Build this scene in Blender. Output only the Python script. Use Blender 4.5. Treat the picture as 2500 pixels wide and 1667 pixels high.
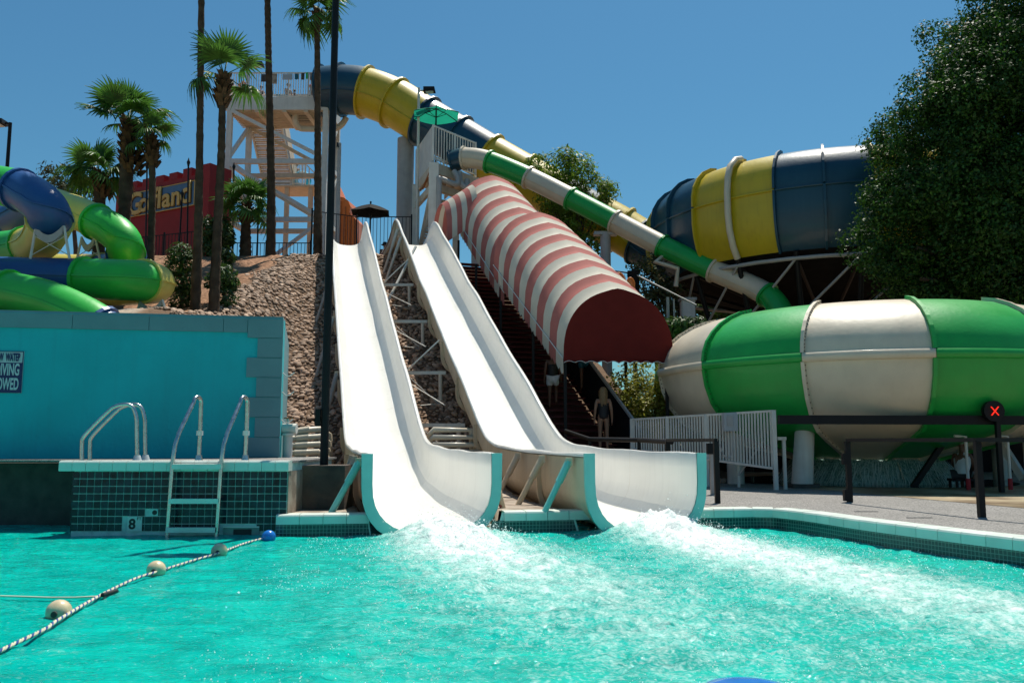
import bpy, math, random
import numpy as np
from mathutils import Vector, Matrix, Quaternion

for _o in list(bpy.data.objects):
    bpy.data.objects.remove(_o)
SC = bpy.context.scene
COL = SC.collection
R = math.radians
random.seed(7)
RNG = np.random.default_rng(11)

# ---------------------------------------------------------------- camera, sky, sun, exposure
CAM_H = 1.37
PITCH = math.atan((1077 - 833.5) / (30 / 36 * 2500))
cd = bpy.data.cameras.new('camera')
cd.lens = 30
cd.sensor_width = 36
cd.clip_start = 0.05
cd.clip_end = 3000
cam = bpy.data.objects.new('camera', cd)
COL.objects.link(cam)
cam.location = (0, 0, CAM_H)
cam.rotation_euler = (math.pi / 2 + PITCH, 0, 0)
SC.camera = cam

SUN_EL, SUN_AZ = 68, 26          # azimuth: degrees to the right of the view direction (+Y towards +X)
w = bpy.data.worlds.new('World')
SC.world = w
w.use_nodes = True
nt = w.node_tree
sky = nt.nodes.new('ShaderNodeTexSky')
sky.sky_type = 'NISHITA'
sky.sun_disc = False
sky.sun_elevation = R(SUN_EL)
sky.sun_rotation = R(SUN_AZ)
sky.altitude = 350
sky.air_density = 1.25
sky.dust_density = 0.9
sky.ozone_density = 1.6
bg = nt.nodes['Background']
tint = nt.nodes.new('ShaderNodeMixRGB')
tint.blend_type = 'MULTIPLY'
tint.inputs['Fac'].default_value = 1.0
tint.inputs['Color2'].default_value = (0.50, 1.0, 1.17, 1)
nt.links.new(sky.outputs[0], tint.inputs['Color1'])
nt.links.new(tint.outputs[0], bg.inputs[0])
bg.inputs[1].default_value = 0.066
sl = bpy.data.lights.new('sun', 'SUN')
sl.energy = 5.0
sl.angle = R(0.53)
sl.color = (1.0, 0.94, 0.83)
sun = bpy.data.objects.new('sun', sl)
COL.objects.link(sun)
_d = Vector((math.sin(R(SUN_AZ)) * math.cos(R(SUN_EL)), math.cos(R(SUN_AZ)) * math.cos(R(SUN_EL)), math.sin(R(SUN_EL))))
sun.rotation_euler = _d.to_track_quat('Z', 'Y').to_euler()
sun.location = (20, 30, 60)
SC.view_settings.view_transform = 'Standard'
SC.view_settings.look = 'None'
SC.view_settings.exposure = 0.2
SC.view_settings.gamma = 1.0
SC.view_settings.use_curve_mapping = False
SC.render.engine = 'CYCLES'
SC.cycles.max_bounces = 6
SC.cycles.diffuse_bounces = 5
SC.cycles.glossy_bounces = 3
SC.cycles.transmission_bounces = 3
SC.cycles.transparent_max_bounces = 8
SC.cycles.sample_clamp_indirect = 4
SC.cycles.caustics_reflective = False
SC.cycles.caustics_refractive = False

# ---------------------------------------------------------------- helpers
FPX = 30 / 36 * 2500


def ray(px, py):
    x = (px - 1250) / FPX
    v = (833.5 - py) / FPX
    return x, math.cos(PITCH) - v * math.sin(PITCH), math.sin(PITCH) + v * math.cos(PITCH)


def P(px, py, Y):
    a, b, c = ray(px, py)
    t = Y / b
    return Vector((a * t, Y, CAM_H + c * t))


def PZ(px, py, z):
    a, b, c = ray(px, py)
    t = (z - CAM_H) / c
    return Vector((a * t, b * t, z))


def V(*a):
    return Vector(a)


ORG = {}


class MB:
    """collects geometry in world space and links it as one mesh object"""

    def __init__(s):
        s.v = []
        s.f = []
        s.sm = []

    def add(s, vs, fs, smooth=False):
        b = len(s.v)
        s.v.extend([tuple(q) for q in vs])
        for q in fs:
            s.f.append(tuple(i + b for i in q))
            s.sm.append(smooth)
        return s

    def box(s, c, d, m=None):
        c = Vector(c)
        hx, hy, hz = d[0] / 2, d[1] / 2, d[2] / 2
        vs = [Vector((x, y, z)) for z in (-hz, hz) for y in (-hy, hy) for x in (-hx, hx)]
        if m is not None:
            vs = [m @ q for q in vs]
        vs = [q + c for q in vs]
        return s.add(vs, [(0, 2, 3, 1), (4, 5, 7, 6), (0, 1, 5, 4), (2, 6, 7, 3), (0, 4, 6, 2), (1, 3, 7, 5)])

    def bar(s, a, b, w, h=None, up=(0, 0, 1)):
        a, b = Vector(a), Vector(b)
        h = w if h is None else h
        d = (b - a)
        L = d.length
        d.normalize()
        u = Vector(up)
        if abs(d.dot(u)) > 0.98:
            u = Vector((0, 1, 0))
        r = d.cross(u).normalized()
        u = r.cross(d).normalized()
        vs = []
        for q in (a, b):
            for sx, sz in ((-1, -1), (1, -1), (1, 1), (-1, 1)):
                vs.append(q + r * (sx * w / 2) + u * (sz * h / 2))
        return s.add(vs, [(0, 1, 2, 3), (7, 6, 5, 4), (0, 4, 5, 1), (1, 5, 6, 2), (2, 6, 7, 3), (3, 7, 4, 0)])

    def tube(s, pts, rad, n=8, caps=True, arc=None):
        pts = [Vector(q) for q in pts]
        if not hasattr(rad, '__len__'):
            rad = [rad] * len(pts)
        fr = frames(pts)
        vs, fs = [], []
        for q, (t, r, u), k in zip(pts, fr, rad):
            for i in range(n):
                a = 2 * math.pi * i / n
                vs.append(q + r * (k * math.cos(a)) + u * (k * math.sin(a)))
        for j in range(len(pts) - 1):
            for i in range(n):
                i2 = (i + 1) % n
                fs.append((j * n + i, j * n + i2, (j + 1) * n + i2, (j + 1) * n + i))
        s.add(vs, fs, True)
        if caps:
            s.add(vs[:n], [tuple(reversed(range(n)))])
            s.add(vs[-n:], [tuple(range(n))])
        return s

    def lathe(s, c, prof, n=16, a0=0.0, a1=2 * math.pi, smooth=True):
        c = Vector(c)
        full = abs(a1 - a0 - 2 * math.pi) < 1e-6
        m = n if full else n + 1
        vs, fs = [], []
        for i in range(m):
            a = a0 + (a1 - a0) * i / n
            for (r, z) in prof:
                vs.append(c + Vector((r * math.sin(a), -r * math.cos(a), z)))
        k = len(prof)
        for i in range(n):
            i2 = (i + 1) % m
            for j in range(k - 1):
                fs.append((i * k + j, i2 * k + j, i2 * k + j + 1, i * k + j + 1))
        return s.add(vs, fs, smooth)

    def grid(s, pts, smooth=True, flip=False, thick=None):
        """pts: rows of points"""
        k = len(pts[0])
        vs = [q for row in pts for q in row]
        fs = []
        for j in range(len(pts) - 1):
            for i in range(k - 1):
                q = (j * k + i, j * k + i + 1, (j + 1) * k + i + 1, (j + 1) * k + i)
                fs.append(tuple(reversed(q)) if flip else q)
        return s.add(vs, fs, smooth)

    def prism(s, poly, d):
        """poly: world points in order, extruded by vector d"""
        d = Vector(d)
        n = len(poly)
        vs = [Vector(q) for q in poly] + [Vector(q) + d for q in poly]
        fs = [tuple(range(n)), tuple(reversed(range(n, 2 * n)))]
        for i in range(n):
            j = (i + 1) % n
            fs.append((i, i + n, j + n, j))
        return s.add(vs, fs)

    def sphere(s, c, r, n=12, m=8):
        c = Vector(c)
        if not hasattr(r, '__len__'):
            r = (r, r, r)
        vs, fs = [], []
        for j in range(m + 1):
            t = math.pi * j / m
            for i in range(n):
                a = 2 * math.pi * i / n
                vs.append(c + Vector((r[0] * math.sin(t) * math.cos(a), r[1] * math.sin(t) * math.sin(a), r[2] * math.cos(t))))
        for j in range(m):
            for i in range(n):
                fs.append((j * n + i, (j + 1) * n + i, (j + 1) * n + (i + 1) % n, j * n + (i + 1) % n))
        return s.add(vs, fs, True)

    def mesh(s, name, org=(0, 0, 0)):
        me = bpy.data.meshes.new(name)
        ox, oy, oz = org
        me.from_pydata([(a - ox, b - oy, c - oz) for a, b, c in s.v], [], s.f)
        me.polygons.foreach_set('use_smooth', s.sm)
        me.validate(clean_customdata=False)
        me.update()
        return me

    def build(s, name, mat, parent=None, **kw):
        org = ORG[parent.as_pointer()] if parent else (0, 0, 0)
        me = s.mesh(name, org)
        if mat:
            me.materials.append(mat)
        o = bpy.data.objects.new(name, me)
        COL.objects.link(o)
        if parent:
            o.parent = parent
        ORG[o.as_pointer()] = org
        for k, q in kw.items():
            o[k] = q
        return o


def frames(pts):
    """parallel-transport frames: (tangent, right, up)"""
    out = []
    n = len(pts)
    u = Vector((0, 0, 1))
    for i in range(n):
        t = (pts[min(i + 1, n - 1)] - pts[max(i - 1, 0)])
        t.normalize()
        if i == 0 and abs(t.z) > 0.95:
            u = Vector((0, -1, 0))
        r = t.cross(u)
        r.normalize()
        u = r.cross(t).normalized()
        out.append((t, r, u))
    return out


def thing(name, label, cat, loc=(0, 0, 0), group=None):
    o = bpy.data.objects.new(name, None)
    COL.objects.link(o)
    o.empty_display_size = 0.3
    o.location = loc
    o['label'] = label
    o['category'] = cat
    if group:
        o['group'] = group
    ORG[o.as_pointer()] = tuple(loc)
    return o


def tag(o, label, cat, group=None):
    o['label'] = label
    o['category'] = cat
    if group:
        o['group'] = group
    return o


def struct(o, label=None):
    o['kind'] = 'structure'
    if label:
        o['label'] = label
    return o


def inst(name, me, parent, loc, rot=None, scale=None, mat=None):
    """another object on shared mesh data, placed in world space under parent"""
    o = bpy.data.objects.new(name, me)
    COL.objects.link(o)
    org = Vector(ORG[parent.as_pointer()]) if parent else Vector((0, 0, 0))
    o.parent = parent
    o.location = Vector(loc) - org
    if rot is not None:
        o.rotation_mode = 'QUATERNION'
        o.rotation_quaternion = rot
    if scale is not None:
        o.scale = scale
    ORG[o.as_pointer()] = tuple(loc)
    return o


def simple_mesh(name, mat, fn):
    b = MB()
    fn(b)
    me = b.mesh(name)
    me.materials.append(mat)
    return me


def catmull(ctrl, n=10):
    """ctrl: list of equal-length tuples; returns sampled list of tuples and the parameter of each"""
    c = [np.array(q, float) for q in ctrl]
    c = [2 * c[0] - c[1]] + c + [2 * c[-1] - c[-2]]
    out, par = [], []
    for i in range(1, len(c) - 2):
        for k in range(n):
            t = k / n
            p0, p1, p2, p3 = c[i - 1], c[i], c[i + 1], c[i + 2]
            out.append(0.5 * ((2 * p1) + (-p0 + p2) * t + (2 * p0 - 5 * p1 + 4 * p2 - p3) * t * t + (-p0 + 3 * p1 - 3 * p2 + p3) * t ** 3))
            par.append(i - 1 + t)
    out.append(c[-2])
    par.append(float(len(ctrl) - 1))
    return out, par


def lerp(a, b, t):
    return a + (b - a) * t


def sstep(a, b, x):
    t = np.clip((x - a) / (b - a), 0, 1)
    return t * t * (3 - 2 * t)


def interp(x, xs, ys):
    return float(np.interp(x, xs, ys))


# smooth lattice noise on numpy arrays
_PERM = RNG.random((64, 64))


def vnoise(x, y):
    xi, yi = np.floor(x).astype(int), np.floor(y).astype(int)
    fx, fy = x - xi, y - yi
    fx, fy = fx * fx * (3 - 2 * fx), fy * fy * (3 - 2 * fy)
    g = lambda a, b: _PERM[a % 64, b % 64]
    return (g(xi, yi) * (1 - fx) + g(xi + 1, yi) * fx) * (1 - fy) + (g(xi, yi + 1) * (1 - fx) + g(xi + 1, yi + 1) * fx) * fy


def fbm(x, y, o=4):
    s, a, t = 0, 0.5, 0
    for k in range(o):
        s = s + a * vnoise(x * 2 ** k + 17 * k, y * 2 ** k + 5 * k)
        t += a
        a *= 0.5
    return s / t


# ---------------------------------------------------------------- materials
def srgb(r, g, b):
    f = lambda c: (c / 255 / 12.92) if c <= 10 else ((c / 255 + 0.055) / 1.055) ** 2.4
    return (f(r), f(g), f(b))


def M(name, col, rough=0.5, var=0.12, scale=3.0, bump=0.0, bscale=30.0, metal=0.0, spec=0.5, coat=0.0, streak=0.0,
      streak_col=(0.1, 0.08, 0.05), island=0.0, col2=None, rvar=0.0, trans=0.0, speck=None):
    m = bpy.data.materials.new(name)
    m.use_nodes = True
    n = m.node_tree
    b = n.nodes['Principled BSDF']
    b.inputs['Roughness'].default_value = rough
    b.inputs['Metallic'].default_value = metal
    b.inputs['Specular IOR Level'].default_value = spec
    b.inputs['Coat Weight'].default_value = coat
    b.inputs['Coat Roughness'].default_value = 0.12
    geo = n.nodes.new('ShaderNodeNewGeometry')
    L = n.links.new
    no = n.nodes.new('ShaderNodeTexNoise')
    no.inputs['Scale'].default_value = scale
    no.inputs['Detail'].default_value = 5
    L(geo.outputs['Position'], no.inputs['Vector'])
    rp = n.nodes.new('ShaderNodeValToRGB')
    rp.color_ramp.elements[0].position = 0.3
    rp.color_ramp.elements[1].position = 0.7
    c2 = col2 or col
    rp.color_ramp.elements[0].color = (*[c * (1 - var) for c in col], 1)
    rp.color_ramp.elements[1].color = (*[min(1, c * (1 + var)) for c in c2], 1)
    L(no.outputs['Fac'], rp.inputs['Fac'])
    out = rp.outputs['Color']
    if island:
        mm = n.nodes.new('ShaderNodeMath')
        mm.operation = 'MULTIPLY_ADD'
        mm.inputs[1].default_value = 2 * island
        mm.inputs[2].default_value = 1 - island
        L(geo.outputs['Random Per Island'], mm.inputs[0])
        oi = n.nodes.new('ShaderNodeObjectInfo')
        m2 = n.nodes.new('ShaderNodeMath')
        m2.operation = 'MULTIPLY_ADD'
        m2.inputs[1].default_value = island
        m2.inputs[2].default_value = 1 - island / 2
        L(oi.outputs['Random'], m2.inputs[0])
        m3 = n.nodes.new('ShaderNodeMath')
        m3.operation = 'MULTIPLY'
        L(mm.outputs[0], m3.inputs[0])
        L(m2.outputs[0], m3.inputs[1])
        hv = n.nodes.new('ShaderNodeHueSaturation')
        L(out, hv.inputs['Color'])
        L(m3.outputs[0], hv.inputs['Value'])
        out = hv.outputs['Color']
    if streak:
        mp = n.nodes.new('ShaderNodeMapping')
        mp.inputs['Scale'].default_value = (9, 9, 0.5)
        L(geo.outputs['Position'], mp.inputs['Vector'])
        n2 = n.nodes.new('ShaderNodeTexNoise')
        n2.inputs['Scale'].default_value = 1.0
        n2.inputs['Detail'].default_value = 6
        L(mp.outputs[0], n2.inputs['Vector'])
        r2 = n.nodes.new('ShaderNodeValToRGB')
        r2.color_ramp.elements[0].position = 0.52
        r2.color_ramp.elements[1].position = 0.78
        L(n2.outputs['Fac'], r2.inputs['Fac'])
        mu = n.nodes.new('ShaderNodeMath')
        mu.operation = 'MULTIPLY'
        mu.inputs[1].default_value = streak
        L(r2.outputs['Color'], mu.inputs[0])
        mx = n.nodes.new('ShaderNodeMixRGB')
        L(mu.outputs[0], mx.inputs['Fac'])
        L(out, mx.inputs['Color1'])
        mx.inputs['Color2'].default_value = (*streak_col, 1)
        out = mx.outputs['Color']
    if speck:
        n3 = n.nodes.new('ShaderNodeTexNoise')
        n3.inputs['Scale'].default_value = speck[0]
        n3.inputs['Detail'].default_value = 3
        L(geo.outputs['Position'], n3.inputs['Vector'])
        r3 = n.nodes.new('ShaderNodeValToRGB')
        r3.color_ramp.elements[0].position = 0.42
        r3.color_ramp.elements[1].position = 0.6
        L(n3.outputs['Fac'], r3.inputs['Fac'])
        mx3 = n.nodes.new('ShaderNodeMixRGB')
        L(r3.outputs['Color'], mx3.inputs['Fac'])
        L(out, mx3.inputs['Color1'])
        mx3.inputs['Color2'].default_value = (*speck[1], 1)
        out = mx3.outputs['Color']
    L(out, b.inputs['Base Color'])
    if rvar:
        mr = n.nodes.new('ShaderNodeMath')
        mr.operation = 'MULTIPLY_ADD'
        mr.inputs[1].default_value = rvar
        mr.inputs[2].default_value = rough - rvar / 2
        L(no.outputs['Fac'], mr.inputs[0])
        L(mr.outputs[0], b.inputs['Roughness'])
    if bump:
        nb = n.nodes.new('ShaderNodeTexNoise')
        nb.inputs['Scale'].default_value = bscale
        nb.inputs['Detail'].default_value = 5
        L(geo.outputs['Position'], nb.inputs['Vector'])
        bp = n.nodes.new('ShaderNodeBump')
        bp.inputs['Strength'].default_value = 1.0
        bp.inputs['Distance'].default_value = bump
        L(nb.outputs['Fac'], bp.inputs['Height'])
        L(bp.outputs[0], b.inputs['Normal'])
    if trans:
        tr = n.nodes.new('ShaderNodeBsdfTranslucent')
        L(out, tr.inputs['Color'])
        ms = n.nodes.new('ShaderNodeMixShader')
        ms.inputs[0].default_value = trans
        L(b.outputs[0], ms.inputs[1])
        L(tr.outputs[0], ms.inputs[2])
        L(ms.outputs[0], n.nodes['Material Output'].inputs[0])
    return m


GEL = dict(rough=0.42, spec=0.45, coat=0.12, bump=0.004, bscale=9, var=0.08, scale=1.5, rvar=0.15)
MT = dict(
    white_slide=M('white_gelcoat', (0.77, 0.755, 0.705), rough=0.32, var=0.05, scale=0.9, streak=0.16, streak_col=(0.46, 0.44, 0.39), coat=0.15, bump=0.002, bscale=6),
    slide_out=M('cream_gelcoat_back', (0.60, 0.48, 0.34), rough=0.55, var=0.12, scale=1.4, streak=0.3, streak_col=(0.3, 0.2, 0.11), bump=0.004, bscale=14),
    bounce_teal=M('teal_pool_bounce', (0.20, 0.56, 0.52), rough=0.4, var=0.08),  # teal of the pool's bounced light put into the colour
    cream=M('cream_gelcoat', (0.61, 0.53, 0.41), streak=0.12, streak_col=(0.34, 0.27, 0.19), **GEL),
    green=M('green_gelcoat', (0.008, 0.33, 0.055), streak=0.1, streak_col=(0.03, 0.14, 0.03), **GEL),
    green_l=M('bright_green_gelcoat', (0.025, 0.44, 0.05), streak=0.08, streak_col=(0.05, 0.2, 0.03), **GEL),
    blue=M('dark_blue_gelcoat', (0.006, 0.052, 0.092), streak=0.16, streak_col=(0.04, 0.10, 0.15), **GEL),
    blue_l=M('blue_gelcoat', (0.012, 0.075, 0.24), streak=0.08, streak_col=(0.05, 0.12, 0.25), **GEL),
    yellow=M('yellow_gelcoat', (0.50, 0.37, 0.014), streak=0.22, streak_col=(0.2, 0.13, 0.01), **GEL),
    yellow_l=M('pale_yellow_gelcoat', (0.66, 0.56, 0.12), streak=0.12, streak_col=(0.3, 0.22, 0.05), **GEL),
    orange=M('orange_gelcoat', (0.62, 0.16, 0.015), **GEL),
    white_paint=M('white_painted_steel', (0.62, 0.60, 0.55), rough=0.5, var=0.08, streak=0.22, streak_col=(0.30, 0.20, 0.11)),
    tan_paint=M('cream_painted_deck', (0.60, 0.50, 0.37), rough=0.6, var=0.12, streak=0.25, streak_col=(0.26, 0.15, 0.07)),
    grey_paint=M('grey_painted_steel', (0.36, 0.35, 0.34), rough=0.5, var=0.1, streak=0.2, streak_col=(0.2, 0.16, 0.12)),
    black=M('black_painted_steel', (0.008, 0.008, 0.009), rough=0.5, var=0.2, spec=0.22),
    dark=M('dark_mesh_and_shade', (0.012, 0.012, 0.013), rough=0.9, var=0.3, spec=0.1),
    rust=M('rusted_steel', (0.33, 0.11, 0.03), rough=0.8, var=0.3, scale=9),
    rope_white=M('white_cord', (0.7, 0.7, 0.66), rough=0.7),
    steel=M('brushed_steel', (0.55, 0.55, 0.52), rough=0.28, metal=1.0, var=0.15, scale=12, rvar=0.2),
    concrete=M('weathered_concrete', (0.36, 0.30, 0.24), rough=0.85, var=0.22, scale=2.2, bump=0.006, bscale=25, speck=(3.5, (0.22, 0.17, 0.13))),
    concrete_dark=M('dark_concrete_and_shade', (0.055, 0.048, 0.042), rough=0.8, var=0.3, scale=5, bump=0.006, bscale=25),
    aggregate=M('pebble_aggregate_deck', (0.30, 0.285, 0.265), rough=0.85, var=0.12, scale=1.2, bump=0.006, bscale=90, speck=(45, (0.11, 0.105, 0.10))),
    tile_dark=M('dark_blue_green_tile', (0.004, 0.013, 0.02), rough=0.22, var=0.5, scale=9, island=0.4, col2=(0.007, 0.024, 0.034), spec=0.3),
    grout=M('tile_grout', (0.45, 0.62, 0.58), rough=0.8, var=0.2, scale=8),
    coping=M('cream_coping_pool_tint', (0.60, 0.66, 0.60), rough=0.45, var=0.08, scale=3, island=0.06),  # cream with the pool's green bounce mixed into the colour
    wall_turq=M('turquoise_stucco', (0.006, 0.42, 0.47), rough=0.75, var=0.12, scale=0.9, bump=0.008, bscale=14, streak=0.22, streak_col=(0.02, 0.26, 0.30)),
    wall_trim=M('blue_grey_stucco_trim', (0.125, 0.25, 0.275), rough=0.8, var=0.08, scale=1.5, island=0.08, bump=0.004, bscale=20),
    pink=M('faded_red_canvas', (0.44, 0.145, 0.125), rough=0.8, var=0.1, scale=1.6, spec=0.2, bump=0.003, bscale=8, trans=0.12),
    canvas=M('cream_canvas', (0.62, 0.575, 0.48), rough=0.8, var=0.06, scale=1.6, spec=0.2, bump=0.003, bscale=8, trans=0.12),
    maroon=M('maroon_canvas', (0.125, 0.014, 0.011), rough=0.85, var=0.1, spec=0.15, trans=0.03),
    red_board=M('dark_red_boards', (0.10, 0.012, 0.012), rough=0.7, var=0.25),
    sign_red=M('red_sign_stucco', (0.25, 0.013, 0.013), rough=0.75, var=0.1),
    sign_blue=M('slate_blue_sign_panel', (0.07, 0.15, 0.26), rough=0.6, var=0.1),
    sign_gold=M('gold_letter', (0.58, 0.38, 0.10), rough=0.5, var=0.1),
    sign_brown=M('brown_letter_edge', (0.05, 0.03, 0.015), rough=0.6),
    trunk=M('palm_trunk_bark', (0.072, 0.050, 0.034), rough=0.95, var=0.35, scale=4, spec=0.1, bump=0.03, bscale=9, island=0.15),
    boots=M('palm_leaf_bases', (0.085, 0.048, 0.026), rough=0.95, var=0.4, scale=8, spec=0.1, island=0.4),
    frond=M('palm_frond_green', (0.06, 0.15, 0.022), rough=0.42, var=0.25, scale=3, spec=0.4, island=0.3, trans=0.4),
    bark=M('tree_bark', (0.07, 0.05, 0.035), rough=0.95, var=0.3, scale=6, bump=0.02, bscale=14),
    leaf_ficus=M('ficus_leaf', (0.026, 0.075, 0.008), rough=0.55, var=0.3, scale=1.2, spec=0.35, island=0.45, trans=0.35),
    leaf_acacia=M('acacia_leaf', (0.17, 0.27, 0.022), rough=0.55, var=0.3, scale=1.2, island=0.4, trans=0.45),
    leaf_olive=M('olive_leaf', (0.07, 0.085, 0.032), rough=0.65, var=0.3, scale=1.2, island=0.4, trans=0.25),
    leaf_hedge=M('hedge_leaf', (0.05, 0.105, 0.02), rough=0.5, var=0.3, scale=1.2, island=0.45, trans=0.3),
    leaf_lantana=M('yellowish_shrub_leaf', (0.24, 0.24, 0.03), rough=0.6, var=0.4, scale=1.6, island=0.5, trans=0.3),
    skin=M('skin', (0.32, 0.165, 0.10), rough=0.55, var=0.06),
    skin_dark=M('dark_skin', (0.13, 0.06, 0.035), rough=0.5, var=0.06),
    hair_blond=M('blond_hair', (0.24, 0.14, 0.06), rough=0.6, var=0.3, scale=30),
    hair_dark=M('dark_hair', (0.012, 0.008, 0.006), rough=0.6, var=0.3),
    swim_black=M('black_swimsuit', (0.008, 0.008, 0.010), rough=0.6),
    cloth_white=M('white_tank_top', (0.62, 0.64, 0.66), rough=0.8),
    cloth_red=M('red_cloth', (0.42, 0.02, 0.025), rough=0.8),
    cloth_cyan=M('cyan_cloth', (0.02, 0.35, 0.55), rough=0.7),
    cloth_teal=M('teal_vinyl', (0.01, 0.11, 0.16), rough=0.5),
    green_canvas=M('green_umbrella_canvas', (0.012, 0.30, 0.19), rough=0.8, var=0.05, spec=0.2, trans=0.5),
    black_canvas=M('black_umbrella_canvas', (0.012, 0.012, 0.012), rough=0.85, var=0.1, spec=0.15),
    plastic_grey=M('grey_plastic_box', (0.36, 0.38, 0.40), rough=0.4, var=0.06),
    sign_white=M('white_sign_face', (0.50, 0.56, 0.58), rough=0.5, var=0.05),
    sign_navy=M('navy_sign_ink', (0.012, 0.018, 0.10), rough=0.5, var=0.05),
    ink=M('black_tile_ink', (0.01, 0.012, 0.014), rough=0.5),
    marker=M('white_depth_tile', (0.52, 0.58, 0.56), rough=0.3),
    float_cream=M('cream_float_plastic', (0.66, 0.52, 0.33), rough=0.25, var=0.2, scale=14, coat=0.3),
    float_blue=M('blue_float_plastic', (0.015, 0.17, 0.58), rough=0.25, coat=0.3),
    rope_w=M('white_rope_strand', (0.62, 0.56, 0.42), rough=0.8),
    rope_b=M('blue_rope_strand', (0.02, 0.06, 0.24), rough=0.8),
)

# ---------------------------------------------------------------- ground, hillside, pool, deck
DECK_Z = 0.30
PLAT_Z = 8.85


def hill_np(x, y):
    main = np.interp(y, [15, 19.3, 20.6, 33.0, 34.2, 90], [0.3, 0.3, 0.75, 8.6, 8.85, 8.85])
    left = np.interp(y, [15, 16, 20.5, 23.4, 24.2, 33.0, 34.2, 90], [3.3, 3.3, 4.55, 4.85, 5.1, 8.6, 8.85, 8.85])
    t = sstep(-6.4, -8.6, x)
    z = main * (1 - t) + left * t
    ax = 2.85 - 0.345 * (y - 23)
    u = (x - ax) * 0.945
    stair = np.interp(y, [15, 22.35, 34.6, 36.2, 90], [0.25, 0.25, 8.25, 8.85, 8.85]) - 0.35
    cut = sstep(-2.95, -2.35, u) * sstep(36.4, 35.4, y)
    z = z * (1 - cut) + np.minimum(z, stair) * cut
    k = sstep(ax + 1.7, ax + 4.6, x)
    z = z * (1 - k) + (0.28) * k
    bump = (fbm(x * 1.3, y * 1.3) - 0.5) * 0.22 * sstep(0.5, 1.5, z)
    return z + bump


def hill(x, y):
    return float(hill_np(np.array([x]), np.array([y]))[0])


def terrain_mat():
    m = M('hillside_earth', (0.36, 0.205, 0.125), rough=0.95, var=0.25, scale=2.5, bump=0.06, bscale=7, spec=0.1, speck=(9, (0.19, 0.105, 0.065)))
    n = m.node_tree
    L = n.links.new
    b = n.nodes['Principled BSDF']
    src = b.inputs['Base Color'].links[0].from_socket
    geo = n.nodes.new('ShaderNodeNewGeometry')
    sx = n.nodes.new('ShaderNodeSeparateXYZ')
    L(geo.outputs['Position'], sx.inputs[0])

    def ramp(sock, a, bb):
        r = n.nodes.new('ShaderNodeMapRange')
        r.inputs['From Min'].default_value = a
        r.inputs['From Max'].default_value = bb
        L(sock, r.inputs['Value'])
        return r.outputs[0]

    def mul(a, bb):
        q = n.nodes.new('ShaderNodeMath')
        q.operation = 'MULTIPLY'
        L(a, q.inputs[0])
        L(bb, q.inputs[1])
        return q.outputs[0]
    # paved terrace behind the turquoise wall
    pave = mul(ramp(sx.outputs['X'], -8.75, -8.9), ramp(sx.outputs['Y'], 24.0, 23.9))
    mx = n.nodes.new('ShaderNodeMixRGB')
    L(pave, mx.inputs['Fac'])
    L(src, mx.inputs['Color1'])
    mx.inputs['Color2'].default_value = (0.40, 0.32, 0.25, 1)
    # dark soil under the cobbles
    cob = mul(ramp(sx.outputs['X'], -9.0, -8.7), ramp(sx.outputs['X'], 6.5, 6.0))
    mx2 = n.nodes.new('ShaderNodeMixRGB')
    L(cob, mx2.inputs['Fac'])
    L(mx.outputs[0], mx2.inputs['Color1'])
    mx2.inputs['Color2'].default_value = (0.16, 0.105, 0.07, 1)
    L(mx2.outputs[0], b.inputs['Base Color'])
    return m


b = MB()
b.add([(-900, -300, -1.35), (900, -300, -1.35), (900, 1800, -1.35), (-900, 1800, -1.35)], [(0, 1, 2, 3)])
struct(b.build('ground', M('pale_desert_ground', (0.26, 0.21, 0.16), rough=0.95, var=0.2, scale=0.05)), 'pale ground reaching to the horizon')

xs = np.arange(-44, 26.01, 0.28)
ys = np.concatenate([np.arange(15.7, 36, 0.28), np.arange(36, 80, 2.0)])
GX, GY = np.meshgrid(xs, ys)
GZ = hill_np(GX, GY)
# lumpy loose earth on the left of the slope
lump = (fbm(GX * 2.6, GY * 2.6, 3) - 0.5) * 0.26 * sstep(-8.6, -9.4, GX) * sstep(24.6, 25.5, GY)
GZ = GZ + lump
GZ = np.where((GY < 19.2) & (GX > -4.3), -0.4, GZ)
GZ = np.where((GX > 6.2) & (GY < 45), -0.4, GZ)
b = MB()
b.grid([[(GX[j, i], GY[j, i], GZ[j, i]) for i in range(GX.shape[1])] for j in range(GX.shape[0])])
HILL = struct(b.build('hillside', terrain_mat()), 'brown earth and cobble slope rising behind the slides')
# front face of the terrain mass is hidden by the walls

# cobbles: the 300 that show largest are single stones, the rest one mass
ST = M('river_cobble', (0.315, 0.21, 0.145), rough=0.9, var=0.25, scale=5, island=0.45, col2=(0.36, 0.265, 0.20), bump=0.012, bscale=22, spec=0.25)


def ico():
    t = (1 + 5 ** 0.5) / 2
    v = [(-1, t, 0), (1, t, 0), (-1, -t, 0), (1, -t, 0), (0, -1, t), (0, 1, t), (0, -1, -t), (0, 1, -t), (t, 0, -1), (t, 0, 1), (-t, 0, -1), (-t, 0, 1)]
    v = [Vector(q).normalized() for q in v]
    f = [(0, 11, 5), (0, 5, 1), (0, 1, 7), (0, 7, 10), (0, 10, 11), (1, 5, 9), (5, 11, 4), (11, 10, 2), (10, 7, 6), (7, 1, 8), (3, 9, 4), (3, 4, 2), (3, 2, 6), (3, 6, 8), (3, 8, 9), (4, 9, 5), (2, 4, 11), (6, 2, 10), (8, 6, 7), (9, 8, 1)]
    return v, f


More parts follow.
